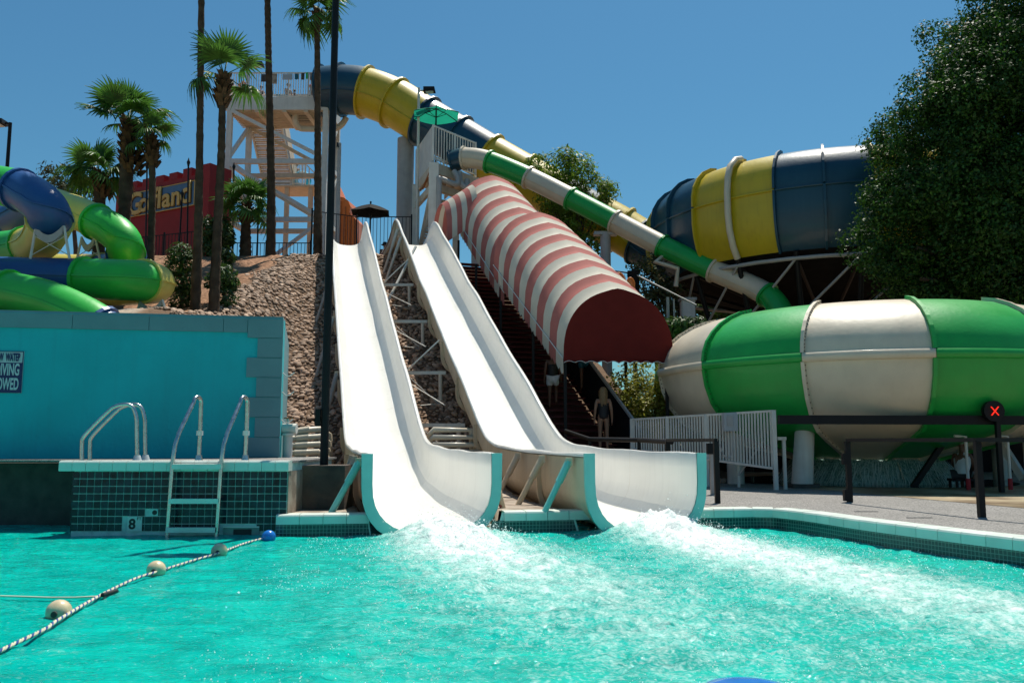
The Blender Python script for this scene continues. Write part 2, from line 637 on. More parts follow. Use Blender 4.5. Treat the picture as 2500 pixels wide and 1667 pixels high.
def ico2():
    v, f = ico()
    v = list(v)
    cache, nf = {}, []

    def mid(a, c):
        k = (min(a, c), max(a, c))
        if k not in cache:
            v.append(((v[a] + v[c]) / 2).normalized())
            cache[k] = len(v) - 1
        return cache[k]
    for a, c, d in f:
        x, y, z = mid(a, c), mid(c, d), mid(d, a)
        nf += [(a, x, z), (c, y, x), (d, z, y), (x, y, z)]
    return v, nf


IV2, IF2 = ico2()
IV, IF = ico()


def stone_mesh(seed):
    rn = random.Random(seed)
    ax = [rn.uniform(0.85, 1.25), rn.uniform(0.6, 0.9), rn.uniform(0.36, 0.55)]
    off = [Vector((rn.uniform(-1, 1), rn.uniform(-1, 1), rn.uniform(-1, 1))).normalized() for _ in range(4)]
    vs = []
    for q in IV2:
        k = 1
        for o_ in off:
            d = q.dot(o_)
            if d > 0.55:
                k -= (d - 0.55) * 0.45
        vs.append((q.x * ax[0] * k, q.y * ax[1] * k, q.z * ax[2] * k))
    b = MB()
    b.add(vs, IF2, True)
    me = b.mesh('stone')
    me.materials.append(ST)
    return me


STONES = [stone_mesh(i) for i in range(8)]
STV = [np.array([v_.co[:] for v_ in me.vertices]) for me in STONES]
cand = []
_y = 20.7
while _y < 33.4:
    _x = -9.3
    while _x < 2.4:
        x = _x + random.uniform(-0.055, 0.055)
        y = _y + random.uniform(-0.05, 0.05)
        ok = x < 2.3 - 0.348 * (y - 23.0) and x > -8.85 + 0.25 * math.sin(y * 2.3) + random.uniform(-0.15, 0.15)
        if ok:
            cand.append((x, y, random.choice((0.04, 0.05, 0.06, 0.065, 0.075, 0.085, 0.095, 0.12))))
        _x += 0.132
    _y += 0.115
def s1_left(y):
    return -2.05 - 0.2505 * (y - 12.6)
def vis_score(q):
    x, y, r = q
    if x < -0.272 * y and y < 26:
        return 0
    if x > s1_left(y) - 0.3:
        return 0
    return r / y
cand.sort(key=vis_score, reverse=True)
massv, massf = [], []
_cx, _cy = np.array([q[0] for q in cand]), np.array([q[1] for q in cand])
HZ = hill_np(_cx, _cy)
HNX = (hill_np(_cx - 0.12, _cy) - hill_np(_cx + 0.12, _cy)) / 0.24
HNY = (hill_np(_cx, _cy - 0.12) - hill_np(_cx, _cy + 0.12)) / 0.24
for i, (x, y, r) in enumerate(cand):
    z, nx, ny = HZ[i], HNX[i], HNY[i]
    nrm = Vector((nx, ny, 1)).normalized()
    q = nrm.to_track_quat('Z', 'Y') @ Quaternion((0, 0, 1), random.uniform(0, 6.28)) @ Quaternion((1, 0, 0), random.uniform(-0.45, 0.45))
    pos = Vector((x, y, z + 0.01)) + nrm * (r * 0.18)
    k = random.randrange(8)
    if i < 300:
        inst('stone', STONES[k], HILL, pos, q, (r, r, r))
    else:
        if k % 2 and i > 300 and vis_score((x, y, r)) == 0:
            pass
        mat = np.array(q.to_matrix())
        vv = (STV[k] * r) @ mat.T + np.array(pos)
        massf.append(np.array(IF2) + len(massv) * len(IV2))
        massv.append(vv)
me = bpy.data.meshes.new('cobbles')
mv, mf = np.concatenate(massv), np.concatenate(massf)
me.from_pydata(mv.tolist(), [], mf.tolist())
me.polygons.foreach_set('use_smooth', [True] * len(mf))
me.materials.append(ST)
o = bpy.data.objects.new('cobbles', me)
COL.objects.link(o)
o.parent = HILL
o['kind'] = 'stuff'

# pool edge in plan, left to right, then towards the camera
EDGE = [(-3.42, 12.58), (-2.3, 12.74), (-1.2, 12.95), (0.4, 13.25), (2.0, 13.52), (3.3, 13.74), (4.02, 13.84), (4.3, 13.5), (4.52, 12.9), (4.77, 11.86),
        (5.19, 10.66), (5.67, 9.44), (6.3, 8.0), (7.2, 6.2), (8.4, 4.0), (9.6, 1.5), (10.6, -3.0)]
EC, _ = catmull([(x, y) for x, y in EDGE], 12)
EC = [Vector((q[0], q[1], 0)) for q in EC]


def polyline_walk(pts, step):
    """points every `step` metres along a polyline"""
    out = [pts[0].copy()]
    acc = 0.0
    for a, c in zip(pts, pts[1:]):
        L = (c - a).length
        d = 0.0
        while acc + (L - d) >= step:
            d += step - acc
            acc = 0.0
            out.append(a.lerp(c, d / L))
        acc += L - d
    return out


# deck: exposed aggregate, cut along the pool edge
b = MB()
lip = 0.27
inner = []
for i, q in enumerate(EC):
    t = (EC[min(i + 1, len(EC) - 1)] - EC[max(i - 1, 0)]).normalized()
    nrm = Vector((-t.y, t.x, 0))
    inner.append(q + nrm * lip)
rows = [[], []]
for q in [q_ for q_ in inner if q_.x > 3.0]:
    rows[0].append((q.x, q.y, DECK_Z))
    # outer boundary: pushed far back / right
    k_ = float(sstep(3.0, 4.9, q.x))
    rows[1].append((q.x - 1.6 * (1 - k_) + 30 * k_, q.y + 8.4 + 20 * k_ - 26 * float(sstep(4.4, 9, q.x)), DECK_Z))
b.grid(rows, smooth=False, flip=True)
struct(b.build('pool_deck', MT['aggregate']), 'grey pebble aggregate deck beside the pool')

# earth / concrete pad between and beside the slide mouths (sunk where the flumes run through it)
def in_flume(x, y, m=0.1):
    for al, bl, ar, br in (((-2.05, 12.6), (-7.12, 32.8), (-0.30, 13.2), (-5.86, 33.2)), ((1.21, 12.75), (-4.56, 32.9), (2.86, 13.3), (-3.14, 33.3))):
        t = (y - al[1]) / (bl[1] - al[1])
        u = (y - ar[1]) / (br[1] - ar[1])
        if al[0] + (bl[0] - al[0]) * t - m < x < ar[0] + (br[0] - ar[0]) * u + m:
            return True
    return False


b = MB()
pad = []
for yy in np.linspace(0, 1, 44):
    row = []
    for xx in np.linspace(-5.2, 4.0, 93):
        y0 = float(np.interp(xx, [q.x for q in inner[:72]], [q.y for q in inner[:72]]))
        if xx < inner[0].x:
            y0 = inner[0].y + 0.3
        y = y0 + yy * (20.2 - y0)
        z = 0.305 + 0.10 * float(fbm(np.array([xx * 0.7]), np.array([y * 0.7]))[0]) * yy + 0.35 * max(0, yy - 0.3)
        if in_flume(xx, y):
            z = -0.35
        if xx > 3.1:
            z = min(z, 0.296)
        row.append((xx, y, z))
    pad.append(row)
b.grid(pad)
struct(b.build('slide_pad', MT['concrete']), 'tan concrete pad under the slide mouths')

# lighter concrete apron by the splash bowl
b = MB()
ap = [(6.6, 20.4), (6.85, 19.2), (7.45, 17.0), (8.0, 14.9), (8.5, 13.0), (9.4, 10.0), (30, 8), (30, 34), (6.2, 34), (6.3, 24)]
b.add([(x, y, DECK_Z + 0.006) for x, y in ap], [tuple(range(len(ap)))])
apron = b.build('concrete_apron', M('wet_tan_concrete', (0.42, 0.34, 0.22), rough=0.35, var=0.2, scale=0.8, rvar=0.5, speck=(0.9, (0.16, 0.10, 0.055))))
struct(apron, 'wet tan concrete apron in front of the bowl')

# pool wall under the coping with small mosaic tiles


def mosaic_mat():
    m = bpy.data.materials.new('small_mosaic_tile')
    m.use_nodes = True
    n = m.node_tree
    L = n.links.new
    uv = n.nodes.new('ShaderNodeUVMap')
    br = n.nodes.new('ShaderNodeTexBrick')
    br.offset = 0.0
    br.inputs['Color1'].default_value = (0.01, 0.035, 0.04, 1)
    br.inputs['Color2'].default_value = (0.02, 0.065, 0.06, 1)
    br.inputs['Mortar'].default_value = (0.16, 0.26, 0.24, 1)
    br.inputs['Scale'].default_value = 1.0
    br.inputs['Brick Width'].default_value = 0.052
    br.inputs['Row Height'].default_value = 0.052
    br.inputs['Mortar Size'].default_value = 0.004
    L(uv.outputs[0], br.inputs['Vector'])
    b_ = n.nodes['Principled BSDF']
    b_.inputs['Roughness'].default_value = 0.25
    L(br.outputs['Color'], b_.inputs['Base Color'])
    return m


MOS = mosaic_mat()
b = MB()
s = 0
row0, row1, uu = [], [], []
for i, q in enumerate(EC):
    if i:
        s += (q - EC[i - 1]).length
    uu.append(s)
    row0.append((q.x, q.y, 0.18))
    row1.append((q.x, q.y, -1.3))
for r_ in (row0,):
    for i, (x, y, z) in enumerate(r_):
        if in_flume(x, y, -0.02):
            r_[i] = (x, y, -0.3)
b.grid([row0, row1], smooth=False)
o = b.build('pool_wall', MOS)
ul = o.data.uv_layers.new(name='UVMap')
for poly in o.data.polygons:
    for li in poly.loop_indices:
        vi = o.data.loops[li].vertex_index
        ul.data[li].uv = (uu[vi % len(uu)], o.data.vertices[vi].co.z)
POOLWALL = struct(o, 'pool side wall of small dark green mosaic tiles')

# coping tiles, one by one
pts = polyline_walk(EC, 0.335)
for i in range(len(pts) - 1):
    a, c = pts[i], pts[i + 1]
    t = (c - a).normalized()
    nrm = Vector((-t.y, t.x, 0))
    if in_flume((a.x + c.x) / 2, (a.y + c.y) / 2, 0.0):
        continue
    g = 0.004
    a2, c2 = a + t * g, c - t * g
    z0, z1 = 0.175, 0.316 + random.uniform(-0.002, 0.002)
    f_ = -0.035
    bb = MB()
    pr = [(f_, z0), (f_, z1 - 0.03), (f_ + 0.012, z1 - 0.008), (f_ + 0.04, z1), (0.272, z1), (0.272, z0)]
    vs = [q + nrm * u + Vector((0, 0, z)) for q in (a2, c2) for (u, z) in pr]
    k = len(pr)
    fs = [tuple(range(k)), tuple(reversed(range(k, 2 * k)))] + [(j, j + k, (j + 1) % k + k, (j + 1) % k) for j in range(k)]
    bb.add(vs, fs)
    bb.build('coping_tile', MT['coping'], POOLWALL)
# grout strip under the coping tiles
b = MB()
b.grid([[(q.x, q.y, -0.2 if in_flume(q.x, q.y, 0.02) else 0.30) for q in EC], [(q.x, q.y, -0.3 if in_flume(q.x, q.y, 0.02) else 0.18) for q in EC]], smooth=False)
b.build('coping_bed', MT['grout'], POOLWALL)

# water: one sheet with real waves and foam
WX = np.arange(-13.0, 9.6, 0.040)
WY = np.concatenate([np.arange(1.0, 4.2, 0.16), np.arange(4.2, 15.3, 0.034)])
X, Y = np.meshgrid(WX, WY)


def trail(x0, y0, dx, dy, w0, w1, L):
    n_ = math.hypot(dx, dy)
    dx, dy = dx / n_, dy / n_
    s_ = (X - x0) * dx + (Y - y0) * dy
    d = (X - x0) * (-dy) + (Y - y0) * dx
    w_ = w0 + (w1 - w0) * np.clip(s_ / L, 0, 1)
    core = np.exp(-(d / w_) ** 2) * sstep(-0.45, 0.05, s_)
    return core, s_


c1, s1 = trail(-1.05, 12.75, 0.33, -1, 0.66, 1.5, 6)
c2, s2 = trail(2.12, 13.15, 0.30, -1, 0.70, 1.15, 6)
warp = fbm(X * 1.1, Y * 1.1, 3)
n1 = fbm(X * 5 + warp * 3, Y * 3.2 + warp * 3, 5)
n2 = fbm(X * 16, Y * 11, 3)
foam = c1 * np.exp(-np.clip(s1, 0, 99) / 4.2) * 1.75 + c2 * np.exp(-np.clip(s2, 0, 99) / 6.2) * 1.75
turb = np.clip(c1 * np.exp(-np.clip(s1, 0, 99) / 7) + c2 * np.exp(-np.clip(s2, 0, 99) / 9), 0, 1)
reach = sstep(-3.2, -1.0, X + (Y - 10) * 0.1)
FS, FD = X * 0.31 - Y * 0.95, X * 0.95 + Y * 0.31
n3 = fbm(FD * 15 + warp * 4, FS * 6 - warp * 3, 5)
FO = foam * (0.62 + 0.75 * (n3 - 0.35)) - 0.04 + 0.22 * (n2 - 0.5) * np.clip(foam * 2, 0, 1)
FO = FO + 0.20 * (turb * 0.9 + 0.18 * reach) * sstep(0.55, 0.74, n3)
FO = np.clip(FO, 0, 1)
AE = np.clip(0.28 * turb * (0.35 + 0.6 * n1 + 0.5 * n3) + 0.08 * reach * sstep(0.4, 0.7, n3), 0, 1)
Z = 0.030 * (fbm(X * 0.9 + 3, Y * 1.5, 3) - 0.5) + 0.040 * (fbm(X * 1.9, Y * 3.4 + warp, 3) - 0.5)
Z += 0.042 * (fbm(X * 4.5 + warp * 2, Y * 6 - warp, 3) - 0.5) * (0.55 + 0.7 * reach + 1.5 * turb)
Z += 0.020 * (fbm(X * 12 + 9, Y * 14, 2) - 0.5) * (0.5 + 0.8 * reach + 2.5 * turb)
m1 = c1 * np.exp(-((s1 - 0.25) / 0.95) ** 2)
m2 = c2 * np.exp(-((s2 - 0.25) / 0.95) ** 2)
Z += (m1 * 0.24 + m2 * 0.24) * (0.5 + n1 * 1.0) + 0.085 * FO * (n1 - 0.2) + 0.055 * np.clip(foam, 0, 1) * (n2 - 0.5)
ny_, nx_ = X.shape
vid = np.arange(nx_ * ny_).reshape(ny_, nx_)
fq = np.stack([vid[:-1, :-1], vid[:-1, 1:], vid[1:, 1:], vid[1:, :-1]], -1).reshape(-1, 4)
me = bpy.data.meshes.new('water')
me.vertices.add(nx_ * ny_)
me.vertices.foreach_set('co', np.stack([X, Y, Z], -1).ravel())
me.loops.add(fq.size)
me.loops.foreach_set('vertex_index', fq.ravel())
me.polygons.add(len(fq))
me.polygons.foreach_set('loop_start', np.arange(len(fq)) * 4)
me.polygons.foreach_set('use_smooth', np.ones(len(fq), bool))
me.update()
at_ = me.attributes.new('foam', 'FLOAT', 'POINT')
at_.data.foreach_set('value', FO.ravel().astype(np.float32))
at2_ = me.attributes.new('aerated', 'FLOAT', 'POINT')
at2_.data.foreach_set('value', AE.ravel().astype(np.float32))


def water_mat():
    m = bpy.data.materials.new('turquoise_pool_water')
    m.use_nodes = True
    n = m.node_tree
    L = n.links.new
    b_ = n.nodes['Principled BSDF']
    b_.inputs['Roughness'].default_value = 0.055
    b_.inputs['IOR'].default_value = 1.33
    b_.inputs['Specular IOR Level'].default_value = 0.28
    geo = n.nodes.new('ShaderNodeNewGeometry')
    mp = n.nodes.new('ShaderNodeMapping')
    mp.inputs['Scale'].default_value = (1.0, 1.7, 1)
    L(geo.outputs['Position'], mp.inputs[0])
    # slow drift of milky and clear water
    no = n.nodes.new('ShaderNodeTexNoise')
    no.inputs['Scale'].default_value = 1.6
    no.inputs['Detail'].default_value = 6
    no.inputs['Distortion'].default_value = 0.8
    L(mp.outputs[0], no.inputs['Vector'])
    rp = n.nodes.new('ShaderNodeValToRGB')
    rp.color_ramp.elements[0].position = 0.32
    rp.color_ramp.elements[1].position = 0.72
    rp.color_ramp.elements[0].color = (0.0, 0.31, 0.265, 1)
    rp.color_ramp.elements[1].color = (0.0, 0.50, 0.415, 1)
    L(no.outputs['Fac'], rp.inputs[0])
    at = n.nodes.new('ShaderNodeAttribute')
    at.attribute_name = 'foam'
    # fine bubbles break the foam up
    vo = n.nodes.new('ShaderNodeTexNoise')
    vo.inputs['Scale'].default_value = 34
    vo.inputs['Detail'].default_value = 4
    L(geo.outputs['Position'], vo.inputs['Vector'])
    ma = n.nodes.new('ShaderNodeMath')
    ma.operation = 'MULTIPLY_ADD'
    ma.inputs[1].default_value = 0.9
    ma.inputs[2].default_value = -0.45
    L(vo.outputs['Fac'], ma.inputs[0])
    mb = n.nodes.new('ShaderNodeMath')
    mb.operation = 'ADD'
    L(at.outputs['Fac'], mb.inputs[0])
    L(ma.outputs[0], mb.inputs[1])
    mr = n.nodes.new('ShaderNodeMapRange')
    mr.inputs['From Min'].default_value = 0.10
    mr.inputs['From Max'].default_value = 0.95
    L(mb.outputs[0], mr.inputs['Value'])
    mx = n.nodes.new('ShaderNodeMixRGB')
    L(mr.outputs[0], mx.inputs['Fac'])
    ae = n.nodes.new('ShaderNodeAttribute')
    ae.attribute_name = 'aerated'
    mxa = n.nodes.new('ShaderNodeMixRGB')
    L(ae.outputs['Fac'], mxa.inputs['Fac'])
    L(rp.outputs[0], mxa.inputs['Color1'])
    mxa.inputs['Color2'].default_value = (0.14, 0.64, 0.54, 1)
    L(mxa.outputs[0], mx.inputs['Color1'])
    mx.inputs['Color2'].default_value = (0.80, 0.85, 0.82, 1)
    L(mx.outputs[0], b_.inputs['Base Color'])
    r2 = n.nodes.new('ShaderNodeMapRange')
    r2.inputs['To Min'].default_value = 0.055
    r2.inputs['To Max'].default_value = 0.6
    L(mr.outputs[0], r2.inputs['Value'])
    L(r2.outputs[0], b_.inputs['Roughness'])
    w1_ = n.nodes.new('ShaderNodeTexNoise')
    w1_.inputs['Scale'].default_value = 7
    w1_.inputs['Detail'].default_value = 5
    w1_.inputs['Roughness'].default_value = 0.6
    w1_.inputs['Distortion'].default_value = 0.6
    L(mp.outputs[0], w1_.inputs['Vector'])
    bp = n.nodes.new('ShaderNodeBump')
    bp.inputs['Distance'].default_value = 0.045
    bp.inputs['Strength'].default_value = 1.0
    L(w1_.outputs['Fac'], bp.inputs['Height'])
    L(bp.outputs[0], b_.inputs['Normal'])
    return m


me.materials.append(water_mat())
o = bpy.data.objects.new('water', me)
COL.objects.link(o)
struct(o, 'turquoise pool water churned white below the slides')

# thrown drops above the foam
dv, df = [], []
def flake():
    a = Vector((random.gauss(0, 1), random.gauss(0, 1), random.gauss(0, 1))).normalized()
    c = a.orthogonal().normalized()
    return np.array([a[:], c[:], (-a)[:], (-c)[:]]) * 1.25


IFn = np.array([[0, 1, 2, 3]])


def drops(x0, y0, dx, dy, n_, L, wid, hmax):
    l_ = math.hypot(dx, dy)
    dx, dy = dx / l_, dy / l_
    for _ in range(n_):
        s_ = abs(random.gauss(0.2, 1)) * L
        d = random.gauss(0, 1) * wid * (0.7 + 0.35 * s_)
        x, y = x0 + dx * s_ - dy * d, y0 + dy * s_ + dx * d
        if y > 13.15 and abs(d) > 0.9:
            continue
        h = 0.02 + abs(random.gauss(0, 1)) * hmax * math.exp(-(d / wid / 1.3) ** 2 * 0.5) * math.exp(-s_ / 2.6)
        r = random.uniform(0.003, 0.0085) * (1 if random.random() < 0.9 else 1.5)
        df.append(IFn + 4 * len(dv))
        dv.append(flake() * r + np.array([x, y, h]))


drops(-1.05, 12.72, 0.33, -1, 5200, 1.5, 0.5, 0.2)
drops(2.12, 13.1, 0.30, -1, 5600, 2.4, 0.5, 0.2)
Zi = lambda x_, y_: Z[min(len(WY) - 1, max(0, int(np.searchsorted(WY, y_)))), min(len(WX) - 1, max(0, int((x_ - WX[0]) / 0.040)))]
for _ in range(11000):  # white flakes on the surface imitate sun glints
    y = 4.4 + 8.6 * random.random() ** 0.8
    x = random.uniform(-2.6, 6.0) * (0.5 + 0.05 * y)
    if float(fbm(np.array([x * 1.3]), np.array([y * 1.3]), 2)[0]) < 0.47:
        continue
    r = random.uniform(0.0025, 0.0055) * (0.75 + 0.05 * y)
    df.append(IFn + 4 * len(dv))
    dv.append(flake() * r + np.array([x, y, Zi(x, y) + 0.003]))
me = bpy.data.meshes.new('spray_and_glints')
me.from_pydata(np.concatenate(dv).tolist(), [], np.concatenate(df).tolist())
me.materials.append(M('white_spray_glints', (0.85, 0.88, 0.87), rough=0.3, var=0.02, trans=0.5))
o = bpy.data.objects.new('spray_and_glints', me)
COL.objects.link(o)
o['kind'] = 'stuff'
o['label'] = 'white spray below the slide mouths and flakes imitating sun glints'
o['category'] = 'spray'

# ---------------------------------------------------------------- the two white flumes
RIMY = [12.9, 16, 18.2, 19.0, 19.7, 20.5, 21.1, 22.3, 24.1, 26.4, 27.6, 29.5, 31.3, 32.4, 33.1, 33.6, 34.3, 35.2, 37.5]
RIMZ = [1.19, 1.22, 1.30, 1.46, 1.80, 2.33, 2.75, 3.42, 4.52, 6.00, 6.68, 7.98, 9.08, 9.80, 10.12, 10.08, 9.75, 9.62, 9.55]
BEDY = [12.9, 16, 18, 19, 20.5, 22.3, 24.1, 27.6, 31.3, 32.5, 33.2, 34, 37.5]
BEDZ = [0.02, 0.12, 0.32, 0.62, 1.42, 2.48, 3.58, 5.72, 8.05, 8.82, 9.12, 9.22, 9.28]


def smooth_interp(xs, ys):
    xx = np.linspace(xs[0], xs[-1], 400)
    yy = np.interp(xx, xs, ys)
    k = np.exp(-np.linspace(-2, 2, 15) ** 2)
    k /= k.sum()
    yp = np.pad(yy, 7, mode='edge')
    yy = np.convolve(yp, k, mode='valid')
    return lambda v: float(np.interp(v, xx, yy))


rimz, bedz = smooth_interp(RIMY, RIMZ), smooth_interp(BEDY, BEDZ)
PROF = []
for i in range(17):
    th = math.pi * i / 16
    c, s_ = math.cos(th), math.sin(th)
    x = -math.copysign(abs(c) ** 0.72, c)
    h = 0.62 * (1 - abs(s_) ** 0.85)
    PROF.append((x, h))
PROF = [(-1.0, 1.0), (-1.0, 0.8)] + PROF + [(1.0, 0.8), (1.0, 1.0)]


def flume_ring(AL, BL, AR, BR, s_):
    l = Vector((lerp(AL[0], BL[0], s_), lerp(AL[1], BL[1], s_), 0))
    r = Vector((lerp(AR[0], BR[0], s_), lerp(AR[1], BR[1], s_), 0))
    ym = (l.y + r.y) / 2
    rz, bz = rimz(ym), bedz(ym)
    return l, r, rz, bz


def flume(name, label, AL, BL, AR, BR, legs):
    mid0 = (Vector((AL[0], AL[1], 0)) + Vector((AR[0], AR[1], 0))) / 2
    root = thing(name, label, 'water slide', (mid0.x, mid0.y, 0.0), 'white open water slides')
    cuts = [0, 0.118, 0.25, 0.345, 0.44, 0.535, 0.63, 0.725, 0.82, 0.915, 1.0, 1.19]
    for a, c in zip(cuts, cuts[1:]):
        n = 9
        rows, orow = [], []
        for k in range(n):
            g = 0.0001
            t = lerp(a + g, c - g, k / (n - 1))
            l, r, rz, bz = flume_ring(AL, BL, AR, BR, t)
            cen, hv = (l + r) / 2, (r - l) / 2
            hw = hv.length
            wob = 0.012 * math.sin(t * 60 + (0 if name else 1))
            inner, outer = [], []
            lipw = 0.075
            d = hv.normalized()
            inner.append(l - d * lipw + V(0, 0, rz - 0.055))
            inner.append(l - d * (lipw - 0.006) + V(0, 0, rz - 0.004 + wob))
            inner.append(l - d * 0.01 + V(0, 0, rz + wob))
            for x, h in PROF:
                inner.append(cen + hv * x * 0.985 + V(0, 0, bz + (rz - 0.012 - bz) * h + (wob if h > 0.9 else 0)))
            inner.append(r + d * 0.01 + V(0, 0, rz + wob))
            inner.append(r + d * (lipw - 0.006) + V(0, 0, rz - 0.004 + wob))
            inner.append(r + d * lipw + V(0, 0, rz - 0.055))
            for x, h in PROF:
                outer.append(cen + hv * x * 1.02 + d * 0.02 * x + V(0, 0, bz - 0.045 + (rz - 0.03 - bz) * h))
            rows.append(inner)
            orow.append(outer)
        sec = MB().grid(rows).build('flume_section', MT['white_slide'], root)
        kk = len(rows[0])
        sh = sec.data.attributes.new('sharp_edge', 'BOOLEAN', 'EDGE')
        sh.data.foreach_set('value', [abs(e_.vertices[0] - e_.vertices[1]) == kk and (e_.vertices[0] % kk) in (8, 10, 16, 18) for e_ in sec.data.edges])
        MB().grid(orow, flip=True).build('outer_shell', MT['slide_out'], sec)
        # bolted joint flange at the upper end of the section
        if c < 1.1:
            fl = MB()
            for tt in (c - 0.0022, ):
                l, r, rz, bz = flume_ring(AL, BL, AR, BR, tt)
                cen, hv = (l + r) / 2, (r - l) / 2
                d = hv.normalized()
                fw = Vector((-d.y, d.x, 0))
                ra, rb = [], []
                for x, h in PROF:
                    base = cen + hv * x * 1.02 + V(0, 0, bz - 0.045 + (rz - 0.08 - bz) * h)
                    nrm = (d * x * 1.1 + V(0, 0, -(1 - h) * 1.0)).normalized()
                    base = base - V(0, 0, 0.06) + nrm * 0.01
                    ra.append(base)
                    rb.append(base + nrm * 0.09)
                fl.grid([ra, rb, [q + fw * 0.05 for q in rb], [q + fw * 0.05 for q in ra]], smooth=False)
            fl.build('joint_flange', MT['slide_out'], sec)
    # flat cut end at the mouth
    l, r, rz, bz = flume_ring(AL, BL, AR, BR, 0.0)
    cen, hv = (l + r) / 2, (r - l) / 2
    d = hv.normalized()
    fw = Vector((d.y, -d.x, 0))
    ia, ob = [], []
    for x, h in PROF:
        base = cen + hv * x * 0.985 + V(0, 0, bz + (rz - bz) * h)
        nrm = (d * x + V(0, 0, -(1 - h) * 0.9)).normalized()
        if h > 0.95:
            nrm = d * math.copysign(1, x)
        ia.append(base)
        ob.append(base + nrm * 0.165)
    e = MB()
    e.grid([[q + fw * 0.02 for q in ia], [q + fw * 0.02 for q in ob], [q - fw * 0.03 for q in ob], [q - fw * 0.03 for q in ia]], smooth=False)
    for k in (0, -1):
        e.add([ia[k] + fw * 0.02, ob[k] + fw * 0.02, ob[k] - fw * 0.03, ia[k] - fw * 0.03], [(0, 1, 2, 3)])
    e.build('mouth_rim', MT['bounce_teal'], root)
    for (s_, side, out, mt) in legs:
        l, r, rz, bz = flume_ring(AL, BL, AR, BR, s_)
        q = l if side < 0 else r
        d = (r - l).normalized() * side
        top = q + d * 0.13 + V(0, 0, rz - 0.14)
        gx, gy = top.x + d.x * out, top.y + d.y * out
        foot = V(gx, gy, max(hill(gx, gy) if gy > 19.3 else 0.3, 0.3) - 0.03)
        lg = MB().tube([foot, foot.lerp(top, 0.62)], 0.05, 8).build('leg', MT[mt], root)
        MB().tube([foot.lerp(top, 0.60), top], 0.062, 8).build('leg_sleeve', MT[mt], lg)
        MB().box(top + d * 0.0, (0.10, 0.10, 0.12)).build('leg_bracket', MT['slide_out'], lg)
    return root


S1 = dict(AL=(-2.05, 12.6), BL=(-7.12, 32.8), AR=(-0.30, 13.2), BR=(-5.86, 33.2))
S2 = dict(AL=(1.21, 12.75), BL=(-4.56, 32.9), AR=(2.86, 13.3), BR=(-3.14, 33.3))
flume('water_slide', 'white open water slide beside the black lamp post, nearer the turquoise wall',
      legs=[(0.035, -1, 0.42, 'bounce_teal'), (0.085, -1, 0.30, 'slide_out'), (0.12, -1, 0.25, 'slide_out'), (0.03, 1, 0.22, 'slide_out'), (0.45, -1, 0.4, 'grey_paint'), (0.6, -1, 0.45, 'grey_paint'), (0.75, -1, 0.45, 'grey_paint')], **S1)
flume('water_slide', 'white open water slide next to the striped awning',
      legs=[(0.035, -1, 0.42, 'bounce_teal'), (0.10, -1, 0.45, 'slide_out'), (0.17, -1, 0.45, 'slide_out'), (0.06, 1, 0.2, 'slide_out'), (0.94, -1, 0.5, 'white_paint'), (0.9, -1, 0.55, 'white_paint')], **S2)


def rim_at(S, side, y):
    A, B_ = (S['AL'], S['BL']) if side < 0 else (S['AR'], S['BR'])
    t = (y - A[1]) / (B_[1] - A[1])
    return V(lerp(A[0], B_[0], t), y, rimz(y))


# cross frames that tie the two flumes together over the slope
for k, (yy, dz, px0, wrd) in enumerate([(28.6, -0.72, 0, 'uppermost pale steel cross frame between the two white slides'), (26.0, -0.72, 0, 'second highest pale steel cross frame between the white slides'),
                               (23.2, -0.75, 0, 'third highest pale steel cross frame between the white slides'), (20.9, -0.85, 0, 'lowest pale steel cross frame between the two white slides')]):
    a = rim_at(S1, 1, yy) + V(0.02, 0, dz)
    c = rim_at(S2, -1, yy) + V(-0.02, 0, dz)
    z = (a.z + c.z) / 2
    a.z = c.z = z
    fr = thing('slide_cross_frame', wrd, 'support frame', (a.x, yy, hill(a.x, yy)), 'cross frames between the white slides')
    MB().bar(a, c, 0.09, 0.09).build('cross_beam', MT['white_paint'], fr)
    for q in (a.lerp(c, 0.06), a.lerp(c, 0.88)):
        gy = yy + 0.15
        MB().tube([V(q.x, gy, hill(q.x, gy) - 0.1), V(q.x, yy, z + 0.05)], 0.055, 8).build('post', MT['white_paint'], fr)
    q0, q1 = a.lerp(c, 0.1), a.lerp(c, 0.85)
    if k in (1, 2, 3):
        MB().tube([q0 + V(0, 0.02, 0), V(q1.x, yy, max(hill(q1.x, yy), z - 1.2))], 0.016, 6).build('brace_rod', MT['white_paint'], fr)
    if k < 3:
        MB().tube([V(q1.x, yy - 0.05, max(hill(q1.x, yy), z - 1.0)), q0 + V(0.62, -1.6, -0.95)], 0.016, 6).build('brace_rod', MT['white_paint'], fr)
        MB().tube([V(q0.x, yy - 0.05, max(hill(q0.x, yy), z - 0.2)), q1 + V(0.3, -1.6, -0.95)], 0.016, 6).build('brace_rod', MT['white_paint'], fr)
    if k in (0, 2):
        MB().tube([q1 + V(0, 0.02, 0.9), V(q0.x, yy - 0.02, z - 0.0)], 0.022, 6).build('brace_rod', MT['white_paint'], fr)
    if k == 0:
        MB().tube([V(q1.x + 0.1, yy + 1.2, z + 1.6), V(q0.x + 0.2, yy - 0.3, z - 0.75)], 0.05, 8).build('raking_strut', MT['white_paint'], fr)

# ---------------------------------------------------------------- striped stair awning
AX = lambda y: 2.86 - 0.348 * (y - 23.0)
AD = Vector((-0.348, 1, 0)).normalized()
AN = Vector((AD.y, -AD.x, 0))


HN = Vector((1, 0.10, 0)).normalized()


